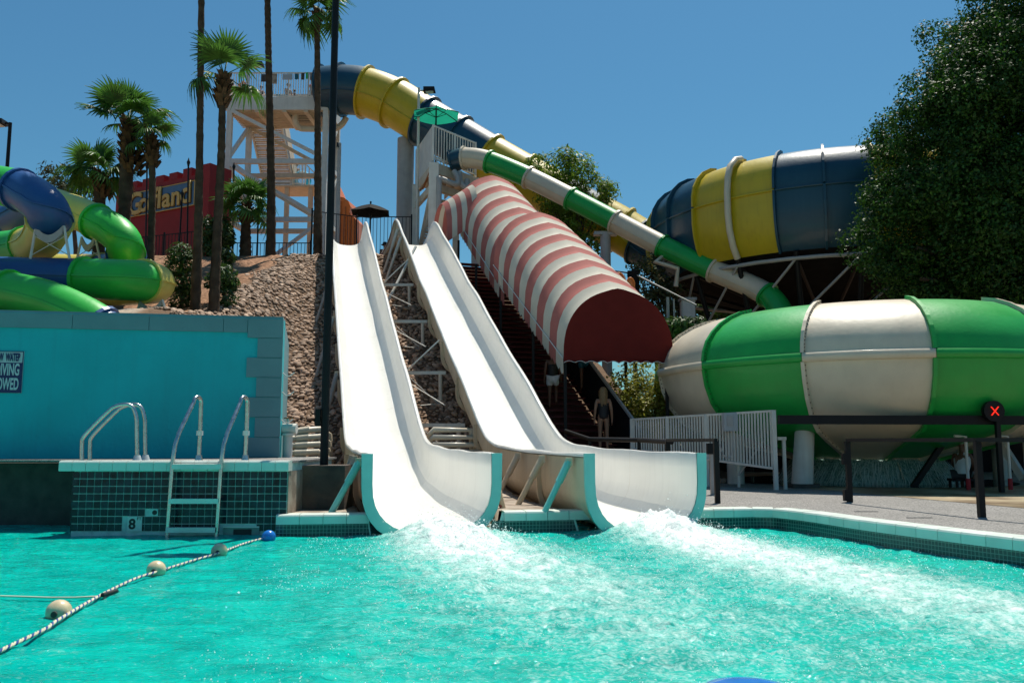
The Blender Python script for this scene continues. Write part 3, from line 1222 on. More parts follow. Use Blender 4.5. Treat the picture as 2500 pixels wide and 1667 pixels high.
def hoop(y, zr, hw, H, n=18, valance=0.0):
    """vertical hoop at plan position y: eave height zr-H, crown zr"""
    c = V(AX(y), y, 0)
    pts = []
    for i in range(n + 1):
        th = math.pi * i / n
        x = -math.cos(th)
        h = math.sin(th) ** 0.82 + 0.03 * math.exp(-((th - math.pi / 2) / 0.16) ** 2)
        pts.append(c + HN * (x * hw) + V(0, 0, zr - H + (H) * h))
    return pts


aw = thing('stair_awning', 'long red and cream striped barrel awning stepping up the stair with maroon front', 'awning', (AX(23), 23.0, 0.3))


def awning_section(y0, y1, z0, z1, hw, H, nb, first_pink, drop=0.5, front=False):
    ch = 0
    for k in range(nb):
        a, c = k / nb, (k + 1) / nb
        rows = []
        for j in range(4):
            t = lerp(a, c, j / 3)
            sag = 0.07 * math.sin(math.pi * (j / 3))
            rows.append([q - V(0, 0, sag) for q in hoop(lerp(y0, y1, t), lerp(z0, z1, t), hw, H)])
        pink = (k % 2 == 0) == first_pink
        pn = MB().grid(rows, flip=True).build('canopy_panel', MT['pink' if pink else 'canvas'], aw)
        # scalloped valance hanging off both eaves
        for side in (0, -1):
            vb = MB()
            top, bot = [], []
            for j in range(7):
                t = lerp(a, c, j / 6)
                e = hoop(lerp(y0, y1, t), lerp(z0, z1, t), hw, H)[side]
                out = AN * (-0.015 if side == 0 else 0.015)
                top.append(e + out)
                d = drop * (0.72 + 0.28 * abs(math.sin(math.pi * (j / 6) * 2 + 0.3)))
                bot.append(e + out - V(0, 0, d) + AN * random.uniform(-0.012, 0.012))
            vb.grid([top, bot], smooth=False)
            vb.build('valance_flap', MT['pink' if pink else 'canvas'], pn)
    for side in (0, -1):
        cord = [hoop(lerp(y0, y1, t), lerp(z0, z1, t), hw + 0.02, H)[side] + V(0, 0, -0.02) for t in np.linspace(0, 1, 30)]
        MB().tube(cord, 0.016, 5).build('eave_cord', MT['rope_white'], aw)


FR = P(1508, 710, 23.0)
awning_section(22.95, 28.7, FR.z - 0.02, P(1326, 529, 28.7).z + 0.12, 1.50, 1.82, 12, False)
awning_section(27.9, 33.6, P(1326, 529, 28.7).z - 1.05, P(1210, 431, 33.6).z, 1.40, 1.75, 11, True)
# short cross vault at the head of the stair
xv0 = V(AX(33.4), 33.4, P(1210, 431, 33.6).z)
for k in range(6):
    rows = []
    for j in range(3):
        t = lerp(k / 6, (k + 1) / 6, j / 2)
        c = xv0 - AN * (0.9 + t * 1.1) + AD * (0.3 + 0.5 * t) + V(0, 0, -0.45 - 0.75 * t)
        rows.append([c + AD * (math.cos(math.pi * i / 10) * 1.2) + V(0, 0, -1.5 + 1.5 * math.sin(math.pi * i / 10) ** 0.85) for i in range(11)])
    pn = MB().grid(rows).build('canopy_panel', MT['pink' if k % 2 else 'canvas'], aw)
    MB().grid([[r_[-1] for r_ in rows], [r_[-1] - V(0, 0, 0.3) for r_ in rows]], smooth=False).build('valance_flap', MT['pink' if k % 2 else 'canvas'], pn)
# front gable in maroon with scalloped hem
hp = hoop(22.93, FR.z, 1.51, 1.82, 30)
poly = [q for q in hp]
hem = []
l_, r_ = hp[0], hp[-1]
for i in range(0, 57):
    t = i / 56
    q = r_.lerp(l_, t)
    hem.append(q - V(0, 0, 0.17 - 0.055 * abs(math.sin(math.pi * t * 10))))
b = MB()
cen = (l_ + r_) / 2
ring = poly + hem
vs = [cen] + ring
b.add(vs, [(0, i + 1, (i + 1) % len(ring) + 1) for i in range(len(ring))])
b.build('front_gable', MT['maroon'], aw)
MB().tube(hem, 0.008, 4).build('hem_piping', MT['rope_white'], aw)
# posts
for y, side in [(23.1, -1), (23.1, 1), (25.4, -1), (25.4, 1), (28.3, -1), (28.3, 1), (31.0, -1), (33.3, -1), (33.3, 1)]:
    t = (y - 22.95) / 5.75
    e = V(AX(y), y, 0) + HN * (side * 1.40)
    zt = FR.z + (P(1326, 529, 28.7).z - FR.z) * t - 1.75
    if y > 28.5:
        zt -= 0.9
    zb = 0.3 if y < 23.5 else max(0.3, 0.3 + (y - 22.4) * 0.66 - 0.6)
    MB().bar(V(e.x, e.y, zb), V(e.x, e.y, zt), 0.085).build('post', MT['black'], aw)

# stair under the awning
stz = lambda y: 0.3 + (y - 22.35) * 0.70
st = thing('covered_stair', 'dark red timber stair climbing under the striped awning', 'staircase', (AX(22.4), 22.4, 0.3))
for k in range(41):
    y = 22.4 + k * 0.285
    z = 0.47 + k * 0.2
    c = V(AX(y) - 0.95, y, z)
    rot = Matrix.Rotation(math.atan2(AN.y, AN.x), 3, 'Z')
    td = MB().box(c + AD * 0.13, (2.55, 0.30, 0.05), rot).build('tread', MT['red_board'], st)
    MB().box(c + AD * 0.27 - V(0, 0, 0.115), (2.55, 0.025, 0.125), rot).build('riser', MT['red_board'], td)
for side in (-1, 1):
    a = V(AX(22.3) - 0.95, 22.3, 0.42) + AN * side * 1.31
    c = V(AX(34.0) - 0.95, 34.0, 8.62) + AN * side * 1.31
    MB().bar(a, c, 0.06, 0.36).build('stringer', MT['black'], st)
    # dark mesh infill rail along each side
    MB().add([a + V(0, 0, 0.15), c + V(0, 0, 0.15), c + V(0, 0, 1.25), a + V(0, 0, 1.25)], [(0, 1, 2, 3)]).build('side_mesh', MT['dark'], st)
    MB().bar(a + V(0, 0, 1.27), c + V(0, 0, 1.27), 0.07, 0.07).build('handrail', MT['grey_paint' if side > 0 else 'black'], st)
# dark red skirt boards down the open side of the stair
for k in range(12):
    y0, y1 = 22.6 + k * 0.93, 22.6 + (k + 1) * 0.93 - 0.02
    q0, q1 = V(AX(y0) - 0.95, y0, 0) - AN * 1.4, V(AX(y1) - 0.95, y1, 0) - AN * 1.4
    z0, z1 = 0.42 + (y0 - 22.3) * 0.70, 0.42 + (y1 - 22.3) * 0.70
    g0, g1 = min(hill(q0.x, q0.y), z0) - 0.25, min(hill(q1.x, q1.y), z1) - 0.25
    b = MB()
    b.prism([q0 + V(0, 0, g0), q1 + V(0, 0, g1), q1 + V(0, 0, z1), q0 + V(0, 0, z0)], -AN * 0.03)
    b.build('skirt_board', MT['red_board'], st)

# ---------------------------------------------------------------- sectioned tube slides


def tube_slide(root, ctrl, cuts, mats, n=20, fl=0.08, sub=8, seam=True, seam_ang=(0.0, math.pi), flmats=None):
    """ctrl: (x, y, z, radius); cuts: positions along the control points; one material per section"""
    cs, par = catmull(ctrl, sub)
    par = np.array(par)
    arr = np.array(cs)
    for k, (a, c) in enumerate(zip(cuts, cuts[1:])):
        m = max(3, int((c - a) * sub) + 1)
        tt = np.linspace(a, c, m)
        pts = [Vector([np.interp(t, par, arr[:, d]) for d in range(3)]) for t in tt]
        rad = [float(np.interp(t, par, arr[:, 3])) for t in tt]
        # exact end tangents keep neighbouring sections flush
        ext = [Vector([np.interp(max(a - 0.05, 0), par, arr[:, d]) for d in range(3)])] + pts + [Vector([np.interp(min(c + 0.05, par[-1]), par, arr[:, d]) for d in range(3)])]
        fr = []
        u = Vector((0, 0, 1))
        for i in range(1, len(ext) - 1):
            t = (ext[i + 1] - ext[i - 1]).normalized()
            if i == 1 and abs(t.z) > 0.97:
                u = Vector((0, -1, 0))
            elif i == 1:
                u = Vector((0, 0, 1))
            r = t.cross(Vector((0, 0, 1)) if abs(t.z) < 0.97 else u).normalized()
            u = r.cross(t).normalized()
            fr.append((t, r, u))
        b = MB()
        vs, fs = [], []
        for q, (t, r, u), rr in zip(pts, fr, rad):
            for i in range(n):
                an = 2 * math.pi * i / n
                vs.append(q + r * (rr * math.cos(an)) + u * (rr * math.sin(an)))
        for j in range(len(pts) - 1):
            for i in range(n):
                i2 = (i + 1) % n
                fs.append((j * n + i, (j + 1) * n + i, (j + 1) * n + i2, j * n + i2))
        b.add(vs, fs, True)
        sec = b.build('tube_section', mats[k], root)
        fb = MB()
        q, (t, r, u), rr = pts[0], fr[0], rad[0]
        w_ = 0.045
        prof = [(rr, -w_), (rr + fl, -w_), (rr + fl, w_), (rr, w_)]
        rows = []
        for i in range(n + 1):
            an = 2 * math.pi * i / n
            dv_ = r * math.cos(an) + u * math.sin(an)
            rows.append([q + dv_ * pr + t * pz for pr, pz in prof])
        fb.grid(rows, smooth=False)
        fb.build('flange', (flmats or mats)[k], sec)
        if seam:
            for sa in seam_ang:
                line = []
                for q, (t, r, u), rr in zip(pts, fr, rad):
                    dv_ = r * math.cos(sa) + u * math.sin(sa)
                    line.append((q + dv_ * rr * 0.995, dv_, t, u))
                sb = MB()
                o_ = fl * 0.55
                rows = [[p_ - u * 0.02 for p_, d_, t, u in line], [p_ + d_ * o_ - u * 0.02 for p_, d_, t, u in line], [p_ + d_ * o_ + u * 0.02 for p_, d_, t, u in line], [p_ + u * 0.02 for p_, d_, t, u in line]]
                sb.grid(rows, smooth=False)
                sb.build('seam_rib', mats[k], sec)
    return arr, par


def PR(px, py, Y, r):
    q = P(px, py, Y)
    return (q.x, q.y, q.z, r)


# big blue and yellow raft tube from the tower to the high bowl
rt = thing('raft_tube_slide', 'large dark blue and yellow enclosed tube descending from the white tower', 'tube slide', P(992, 600, 42))
RT = [PR(790, 224, 42.6, 1.25), PR(835, 220, 42.4, 1.25), PR(893, 226, 42.2, 1.25), PR(963, 252, 42, 1.24), PR(1038, 297, 41.6, 1.22), PR(1118, 343, 41.2, 1.2), PR(1195, 387, 40.8, 1.16),
      PR(1280, 434, 40.4, 1.13), PR(1395, 497, 40.0, 1.1), PR(1499, 552, 39.6, 1.08), PR(1585, 602, 39.0, 1.06), PR(1690, 650, 37.5, 1.05)]
tube_slide(rt, RT, [0, 1, 2, 3, 4, 5, 6, 7, 7.8, 8.5, 9.2, 9.75, 11], [MT[k] for k in ('blue', 'blue', 'yellow', 'yellow', 'blue', 'blue', 'yellow', 'yellow', 'blue', 'yellow', 'yellow', 'blue')], n=28, fl=0.14, sub=8, seam_ang=(-0.35, math.pi + 0.35), 
           flmats=[MT[k] for k in ('blue', 'blue', 'yellow', 'yellow', 'blue', 'blue', 'yellow', 'yellow', 'blue', 'yellow', 'yellow', 'blue')])
q0, q1 = P(991, 340, 42.2), P(991, 600, 42.2)
MB().tube([V(q0.x, q0.y, 8.7), V(q0.x, q0.y, q0.z)], 0.43, 18).build('support_column', MT['grey_paint'], rt)
MB().tube([V(q0.x + 0.1, q0.y, q0.z - 0.02), V(q0.x + 0.1, q0.y, q0.z + 0.75)], 0.14, 10).build('support_neck', MT['white_paint'], rt)
MB().bar(V(q0.x + 0.1, q0.y, q0.z + 0.1), P(1030, 335, 42.0), 0.14, 0.2).build('support_bracket', MT['white_paint'], rt)

# green and cream body tube from the small platform to the low bowl
gt = thing('body_tube_slide', 'slim green and cream enclosed tube running down to the low bowl', 'tube slide', P(1478, 690, 34.5))
GT = [PR(1105, 395, 37.0, 0.47), PR(1138, 386, 36.8, 0.46), PR(1195, 395, 36.4, 0.45), PR(1291, 434, 35.8, 0.445), PR(1394, 485, 35.1, 0.44), PR(1502, 541, 34.3, 0.435), PR(1617, 601, 33.4, 0.43), PR(1743, 660, 32.3, 0.425), PR(1873, 720, 31.0, 0.42),
      (9.9, 29.7, 5.4, 0.42), (11.4, 28.4, 4.6, 0.42)]
tube_slide(gt, GT, [0, 0.9, 2, 3, 4, 5, 6, 7, 8, 10], [MT[k] for k in ('blue', 'cream', 'green', 'cream', 'green', 'cream', 'green', 'cream', 'green')], n=22, fl=0.075, sub=8, seam_ang=(-0.25, math.pi + 0.25))
q = P(1478, 572, 34.5)
MB().tube([V(q.x, q.y, 0.3), V(q.x, q.y, q.z)], 0.21, 14).build('support_column', MT['grey_paint'], gt)
MB().box((q.x, q.y, q.z + 0.02), (0.95, 0.35, 0.14)).build('support_cap', MT['grey_paint'], gt)

# ---------------------------------------------------------------- bowls


def bowl(root, c, prof_up, prof_band, prof_low, seams, mats, fl, n=7, low_flange='out', low_name='lower_panel'):
    for (a0, a1), mt in zip(zip(seams, seams[1:]), mats):
        for nm, pr in (('upper_panel', prof_up), ('rim_band', prof_band), (low_name, prof_low)):
            o_ = MB().lathe(c, pr, n, R(a0) + 0.0008, R(a1) - 0.0008).build(nm, MT[mt], root)
            if nm != 'rim_band':
                # standing seam flange along the panel's edge
                fb = MB()
                rows = []
                a = R(a0)
                d_ = Vector((math.sin(a), -math.cos(a), 0))
                tn = Vector((math.cos(a), math.sin(a), 0))
                P0 = [Vector(c) + d_ * r_ + V(0, 0, z_) for r_, z_ in pr]
                for i, q in enumerate(P0):
                    t = (P0[min(i + 1, len(P0) - 1)] - P0[max(i - 1, 0)]).normalized()
                    nr = t.cross(tn)
                    if nr.dot(d_ + V(0, 0, 0.3 if nm == 'upper_panel' else -0.3)) < 0:
                        nr = -nr
                    rows.append([q - tn * 0.04, q - tn * 0.04 + nr * fl, q + tn * 0.04 + nr * fl, q + tn * 0.04])
                fb.grid(rows, smooth=False)
                fo_ = fb.build('seam_flange', MT[mt], o_)
                if fl < 0.1 and -100 < a0 < 60:
                    bb_ = MB()
                    for row in rows:
                        pass
                    for i in range(len(rows) - 1):
                        for t in (0.2, 0.5, 0.8):
                            q = rows[i][2].lerp(rows[i + 1][2], t) * 0.5 + rows[i][3].lerp(rows[i + 1][3], t) * 0.5 + tn * 0.004
                            bb_.sphere(q, 0.016, 6, 4)
                    bb_.build('bolts', MT['concrete_dark'], o_, kind='stuff')


# low bowl, green and cream
BC = V(9.6, 23.4, -0.11)
lb = thing('low_bowl_slide', 'large round green and cream bowl over the apron with water pouring below it', 'bowl slide', (BC.x, BC.y, 0.3))
UP = [(5.50, 3.42), (5.46, 3.66), (5.36, 3.90), (5.18, 4.13), (4.94, 4.34), (4.64, 4.52), (4.30, 4.66), (3.95, 4.74), (3.9, 4.68)]
BAND = [(5.48, 3.22), (5.60, 3.24), (5.60, 3.42), (5.48, 3.44)]
LOW = [(5.49, 3.24), (5.42, 2.86), (5.25, 2.44), (4.95, 2.05), (4.5, 1.76), (3.7, 1.53), (2.6, 1.26), (1.85, 1.05)]
seams = [-7 - 27.7 * 4 + 27.7 * k for k in range(13)] + [-7 - 27.7 * 4 + 360]
bowl(lb, BC, UP, BAND, LOW, seams, ['green', 'cream', 'green', 'cream', 'green', 'cream', 'green', 'cream', 'green', 'cream', 'green', 'cream', 'green'], 0.085, n=8)
# inner throat seen past the rim
MB().lathe(BC, [(3.9, 4.68), (4.5, 4.3), (5.0, 3.6), (4.9, 2.9), (4.2, 2.2), (2.5, 1.6), (1.9, 1.05)], 40).build('inner_surface', MT['cream'], lb)
# dark ring beam, columns and struts
rb = MB()
ringpts = [BC + V(4.15 * math.sin(R(a)), -4.15 * math.cos(R(a)), 1.86) for a in range(0, 361, 12)]
rb.tube(ringpts, 0.13, 8, caps=False)
rb.build('ring_beam', MT['black'], lb)
MB().bar(P(1900, 1024, 18.35), P(2540, 1026, 18.35), 0.14, 0.19).build('front_beam', MT['black'], lb)
cb = P(1958, 1183, 20.2)
MB().tube([V(cb.x, cb.y, 0.3), V(cb.x + 0.12, cb.y, 1.72)], [0.25, 0.22], 16).build('column', MT['white_paint'], lb)
MB().box((cb.x, cb.y, 0.34), (0.62, 0.62, 0.1)).build('column_base', MT['concrete_dark'], lb)
MB().box((cb.x + 0.12, cb.y, 1.9), (0.30, 0.3, 0.4)).build('column_head', MT['black'], lb)
for a in (40, 100, 160, 220, 290):
    q = BC + V(4.15 * math.sin(R(a)), -4.15 * math.cos(R(a)), 0)
    MB().tube([V(q.x, q.y, 0.3), V(q.x, q.y, 1.6)], 0.22, 12).build('column', MT['white_paint'], lb)
for (x0, y0, x1, y1, Y) in [(2228, 1190, 2300, 1085, 20.6)]:
    MB().bar(P(x0, y0, Y), P(x1, y1, Y), 0.12).build('strut', MT['black'], lb)
MB().bar(P(2430, 1060, 21), P(2500, 1170, 20.5), 0.16).build('strut', MT['white_paint'], lb)

# high bowl, blue and yellow
HC = V(13.4, 36.0, 0)
hb = thing('high_bowl_slide', 'big raised dark blue and yellow bowl behind the leafy tree', 'bowl slide', (HC.x, HC.y, 0.3))
UP = [(7.40, 10.35), (7.40, 10.75), (7.32, 11.1), (7.12, 11.45), (6.85, 11.72), (6.5, 11.9), (6.2, 11.94)]
BAND = [(7.40, 10.26), (7.47, 10.27), (7.47, 10.34), (7.40, 10.36)]
LOW = [(7.40, 10.28), (7.40, 9.7), (7.34, 9.2), (7.22, 8.75), (7.05, 8.4), (6.85, 8.15)]
seams = [-19.5 + 13.12 * k for k in range(-12, 15)] + [-19.5 - 13.12 * 12 + 360]
names = []
for k in range(-12, 15):
    names.append('yellow' if k in (-3, -2, -6, -7, -10, -11, 1, 2, 5, 6, 9, 10, 13) else 'blue')
bowl(hb, HC, UP, BAND, LOW, seams, names, 0.15, n=5)
MB().lathe(HC, [(6.2, 11.94), (6.6, 11.4), (7.0, 10.6), (7.0, 9.0), (6.4, 8.3), (3, 7.4), (1.5, 7.0)], 48).build('inner_surface', MT['blue'], hb)
MB().lathe(HC, [(6.85, 8.15), (5.6, 7.7), (3.5, 7.2), (1.4, 6.7), (1.4, 5.6)], 48).build('under_cone', MT['dark'], hb)  # near-black colour stands in for the shade under the bowl
# white drain pipe following one seam, and bent spout below
a = R(-45.74)
d_ = Vector((math.sin(a), -math.cos(a), 0))
MB().tube([HC + d_ * r_ + V(0, 0, z_) for r_, z_ in [(6.55, 12.02), (6.95, 11.9), (7.35, 11.55), (7.52, 11.1), (7.6, 10.5), (7.6, 9.7), (7.52, 9.1), (7.3, 8.5), (7.02, 8.1)]], 0.12, 10).build('drain_pipe', MT['cream'], hb)
# rings, posts and braces of the carrying frame, mostly black to imitate the shade there
for z_, r_ in ((7.85, 6.95), (5.9, 6.4), (4.5, 5.8)):
    MB().tube([HC + V(r_ * math.sin(R(t)), -r_ * math.cos(R(t)), z_) for t in range(0, 361, 10)], 0.075, 8, caps=False).build('frame_ring', MT['grey_paint'], hb)
PA = list(range(-100, 80, 18))
for t in PA:
    d_ = Vector((math.sin(R(t)), -math.cos(R(t)), 0))
    MB().tube([HC + d_ * 5.2 + V(0, 0, 0.25), HC + d_ * 6.0 + V(0, 0, 5.2), HC + d_ * 6.95 + V(0, 0, 8.1)], 0.1, 8).build('frame_post', MT['black'], hb)
    t2 = t + 18
    d2 = Vector((math.sin(R(t2)), -math.cos(R(t2)), 0))
    MB().tube([HC + d_ * 6.4 + V(0, 0, 5.9), HC + d2 * 6.95 + V(0, 0, 7.85)], 0.05, 6).build('frame_brace', MT['grey_paint'], hb)
    MB().tube([HC + d2 * 5.8 + V(0, 0, 4.5), HC + d_ * 6.4 + V(0, 0, 5.9)], 0.05, 6).build('frame_brace', MT['black'], hb)
    MB().tube([HC + d_ * 6.95 + V(0, 0, 7.85), HC + d_ * 1.5 + V(0, 0, 6.4)], 0.07, 6).build('frame_rib', MT['black'], hb)
MB().tube([P(1640, 610, 33.5), P(1600, 640, 33), P(1655, 655, 33), P(1650, 700, 33)], 0.1, 8).build('drain_pipe', MT['cream'], hb)

# ---------------------------------------------------------------- coiled tubes on the left
G, BL_, Y_ = MT['green_l'], MT['blue_l'], MT['yellow_l']


def cradle(root, px0, px1, ytop, ybot, Y, spread=14):
    a, c = P(px0, ytop, Y), P(px1, ytop, Y)
    a2, c2 = P(px0 - spread, ybot, Y), P(px1 + spread, ybot, Y)
    fr = MB().tube([a2, a], 0.036, 6).build('leg', MT['white_paint'], root)
    MB().tube([c2, c], 0.036, 6).build('leg', MT['white_paint'], root)
    sd = []
    for i in range(9):
        t = i / 8
        q = a.lerp(c, t)
        q.z -= 0.24 * math.sin(math.pi * t)
        sd.append(q)
    MB().grid([[q + V(0, -0.05, 0) for q in sd], [q + V(0, -0.05, -0.2) for q in sd], [q + V(0, 0.05, -0.2) for q in sd], [q + V(0, 0.05, 0) for q in sd]], smooth=False).build('saddle', MT['grey_paint'], root)
    MB().tube([a.lerp(a2, 0.3), c.lerp(c2, 0.9)], 0.012, 5).build('brace_rod', MT['white_paint'], root)
    MB().tube([c.lerp(c2, 0.3), a.lerp(a2, 0.9)], 0.012, 5).build('brace_rod', MT['white_paint'], root)


t1 = thing('coiled_tube_slide', 'uppermost green, blue and yellow coiled tube, turning back on itself at the picture edge', 'tube slide', P(60, 700, 21.5), 'coiled tube slides behind the wall')
T1 = [PR(-190, 440, 22.6, 0.52), PR(-60, 446, 22, 0.52), PR(42, 462, 21.6, 0.52), PR(94, 490, 21.2, 0.52), PR(121, 526, 21.2, 0.52), PR(114, 566, 21.9, 0.52), PR(85, 596, 22.9, 0.52), PR(10, 610, 23.6, 0.52), PR(-120, 614, 24, 0.52)]
tube_slide(t1, T1, [0, 2.1, 4.3, 6.3, 8], [G, BL_, Y_, G], fl=0.06, sub=14)
cradle(t1, 88, 156, 552, 632, 21.0)
t2 = thing('coiled_tube_slide', 'middle coiled tube, pale yellow then green, bending down and back behind the others', 'tube slide', P(230, 700, 24), 'coiled tube slides behind the wall')
T2 = [PR(20, 540, 26.3, 0.5), PR(105, 500, 25.4, 0.5), PR(172, 514, 24.8, 0.5), PR(236, 542, 24.3, 0.5), PR(276, 563, 24.0, 0.5), PR(303, 594, 23.9, 0.5), PR(306, 630, 24.4, 0.5), PR(275, 656, 25.2, 0.48), PR(190, 656, 25.9, 0.44), PR(60, 650, 26, 0.42), PR(-120, 655, 26.3, 0.42)]
tube_slide(t2, T2, [0, 0.9, 3, 5.8, 7.4, 10], [BL_, Y_, G, BL_, Y_], fl=0.06, sub=14)
cradle(t2, 200, 232, 578, 632, 24.0, 12)
t3 = thing('coiled_tube_slide', 'level blue and green tube with pale yellow end bend above the turquoise wall', 'tube slide', P(300, 740, 21.8), 'coiled tube slides behind the wall')
T3 = [PR(-200, 668, 22.2, 0.52), PR(0, 675, 21.8, 0.52), PR(205, 681, 21.4, 0.52), PR(285, 683, 21.2, 0.52), PR(340, 685, 21.42, 0.52), PR(370, 689, 21.95, 0.52), PR(376, 693, 22.5, 0.52), PR(354, 697, 23.05, 0.52), PR(300, 700, 23.3, 0.52), PR(200, 703, 23.35, 0.52)]
tube_slide(t3, T3, [0, 2.0, 4.3, 9], [BL_, G, Y_], fl=0.06, sub=14)
cradle(t3, 344, 396, 732, 764, 21.6, 10)
t4 = thing('coiled_tube_slide', 'lowest bright green tube sloping down behind the top of the turquoise wall', 'tube slide', P(150, 800, 19.6), 'coiled tube slides behind the wall')
T4 = [PR(-200, 690, 20.4, 0.48), PR(-60, 702, 20.0, 0.48), PR(15, 712, 19.8, 0.48), PR(110, 733, 19.5, 0.48), PR(190, 765, 19.3, 0.47), PR(250, 800, 19.2, 0.46), PR(300, 850, 19.2, 0.46)]
tube_slide(t4, T4, [0, 2.05, 4.9, 6], [Y_, G, BL_], fl=0.06)

# ---------------------------------------------------------------- turquoise wall and tiled pier
WL, WR = V(-8.89, 14.65, 0), V(-4.2, 15.5, 0)
wd = (WR - WL).normalized()
wn = Vector((wd.y, -wd.x, 0))          # towards the pool
WLx = WL - wd * 5.0
ZT, ZB = 3.6, 1.06
wall = thing('pool_wall_screen', 'tall turquoise stucco wall with blue grey quoins behind the tiled pier', 'wall', (WR.x, WR.y, ZB))
MB().prism([WLx + V(0, 0, ZB), WR + V(0, 0, ZB), WR + V(0, 0, ZT), WLx + V(0, 0, ZT)], -wn * 0.5).build('wall_face', MT['wall_turq'], wall)
# return wall running back on the right
rb_ = WR - wn * 0.5
MB().prism([WR - wd * 0.45 + V(0, 0, 0.3) - wn * 0.5, WR + V(0, 0, 0.3) - wn * 0.5, WR + V(0, 0, ZT - 0.02) - wn * 0.5, WR - wd * 0.45 + V(0, 0, ZT - 0.02) - wn * 0.5], -wn * 3.6 - wd * 0.2).build('return_wall', MT['wall_trim'], wall)
proud = 0.035
total = (WR - WLx).length


def wall_block(u0, u1, z0, z1, name):
    """block proud of the wall face; u measured from the right end"""
    a, c = WR - wd * u1, WR - wd * u0
    b = MB()
    b.prism([a + V(0, 0, z0), c + V(0, 0, z0), c + V(0, 0, z1), a + V(0, 0, z1)], wn * proud)
    b.build(name, MT['wall_trim'], wall)


rowh = (ZT - 0.03 - ZB) / 7
for k in range(7):
    z1 = ZT - 0.012 - k * rowh
    z0 = z1 - rowh + 0.010
    wall_block(-0.012, 0.61 if k % 2 == 0 else 0.43, z0, z1, 'quoin')
u = 0.62
k = 0
while u < total:
    wl_ = 0.42 if k == 0 else 1.27
    wall_block(u, min(u + wl_ - 0.008, total), ZT - 0.27, ZT - 0.012, 'coping_block')
    u += wl_
    k += 1
MB().prism([WLx + V(0, 0, ZT), WR + V(0, 0, ZT), WR + V(0, 0, ZT + 0.035), WLx + V(0, 0, ZT + 0.035)], -wn * 0.55).build('wall_cap', MT['wall_trim'], wall)
# loose cable loops on the return
for z in (2.55, 2.2, 1.7):
    q = WR - wn * 0.05 + V(0.03, 0, z)
    MB().tube([q + V(0.0, -0.03, 0.06), q + V(0.06, -0.03, 0), q + V(0.12, 0.0, 0.0), q + V(0.2, 0.02, 0.07)], 0.012, 5).build('cable_clip', MT['rope_white'], wall)

# pier
PY0 = 12.72
PXL, PXR = P(177, 1150, PY0).x, P(702, 1150, PY0).x
PT = 1.075
pier = thing('tiled_pier', 'pier faced with dark square tiles and pale coping beside the turquoise wall', 'pier', ((PXL + PXR) / 2, PY0, 0))
core = [V(PXL + 0.02, PY0 + 0.02, -1.2), V(PXR, PY0 + 0.02, -1.2), V(PXR, 15.8, -1.2), V(PXL - 0.5, 15.4, -1.2), V(PXL + 0.02, 13.5, -1.2)]
MB().prism(core, V(0, 0, 1.2 + PT - 0.03)).build('pier_core', MT['grout'], pier)
top = [V(PXL - 0.05, PY0 + 0.16, PT - 0.028), V(PXR + 0.03, PY0 + 0.16, PT - 0.028), V(PXR + 0.03, 16.1, PT - 0.028), V(PXL - 4.5, 15.5, PT - 0.028), V(PXL - 4.5, 13.9, PT - 0.028), V(PXL - 0.1, 13.6, PT - 0.028)]
MB().prism(top, V(0, 0, 0.03)).build('pier_deck', MT['aggregate'], pier)
# slab over the dark recess on the left
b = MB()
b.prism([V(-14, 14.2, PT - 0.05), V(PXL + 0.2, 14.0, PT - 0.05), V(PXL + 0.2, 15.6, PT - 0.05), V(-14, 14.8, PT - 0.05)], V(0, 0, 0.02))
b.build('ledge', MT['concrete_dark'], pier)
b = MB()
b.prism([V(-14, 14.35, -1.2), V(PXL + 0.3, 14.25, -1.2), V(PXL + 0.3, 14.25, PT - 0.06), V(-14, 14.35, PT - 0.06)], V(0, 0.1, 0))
b.build('recess_wall', MT['concrete_dark'], pier)  # dark colour imitates the shade beneath the ledge
# square tiles, one by one
TS = 0.1085
cols = int((PXR - PXL) / TS)
ts_x = (PXR - PXL) / cols
tile_me = simple_mesh('tile', MT['tile_dark'], lambda q: q.box((0, 0, 0), (ts_x - 0.013, 0.012, TS - 0.013)))
zt0 = 0.93
nt_ = 0
for r_ in range(8):
    for c_ in range(cols):
        x = PXL + (c_ + 0.5) * ts_x
        z = zt0 - (r_ + 0.5) * TS
        pxl = 1250 + FPX * x / PY0
        if 312 < pxl < 347 and r_ >= 6:
            continue
        if 540 < pxl < 640 and r_ >= 7:
            continue
        if abs(pxl - 378) < 8 and r_ == 5:
            continue
        inst('tile', tile_me, pier, (x, PY0 + 0.012, z))
MB().prism([V(PXR + 0.002, PY0 + 0.02, -1.2), V(PXR + 0.002, 15.7, -1.2), V(PXR + 0.002, 15.7, 0.93), V(PXR + 0.002, PY0 + 0.02, 0.93)], V(0.012, 0, 0)).build('side_face', MT['concrete'], pier)
# left return of the tiles
tile_side = simple_mesh('tile', MT['tile_dark'], lambda q: q.box((0, 0, 0), (0.012, TS - 0.013, TS - 0.013)))
for r_ in range(8):
    for c_ in range(2):
        inst('tile', tile_side, pier, (PXL + 0.012, PY0 + 0.07 + c_ * TS, zt0 - (r_ + 0.5) * TS))
# coping along the pier's edge
nb = 17
cw = (PXR + 0.03 - (PXL - 0.18)) / nb
for k in range(nb):
    x0 = PXL - 0.18 + k * cw
    q = MB()
    pr = [(-0.05, 0.935), (-0.06, 0.95), (-0.06, 1.06), (-0.045, 1.082), (0.0, 1.088), (0.17, 1.088), (0.17, 0.935)]
    vs = [V(x, PY0 + yy, z) for x in (x0 + 0.003, x0 + cw - 0.003) for yy, z in pr]
    m_ = len(pr)
    q.add(vs, [tuple(range(m_)), tuple(reversed(range(m_, 2 * m_)))] + [(j, (j + 1) % m_, (j + 1) % m_ + m_, j + m_) for j in range(m_)])
    q.build('coping_tile', MT['coping'], pier)


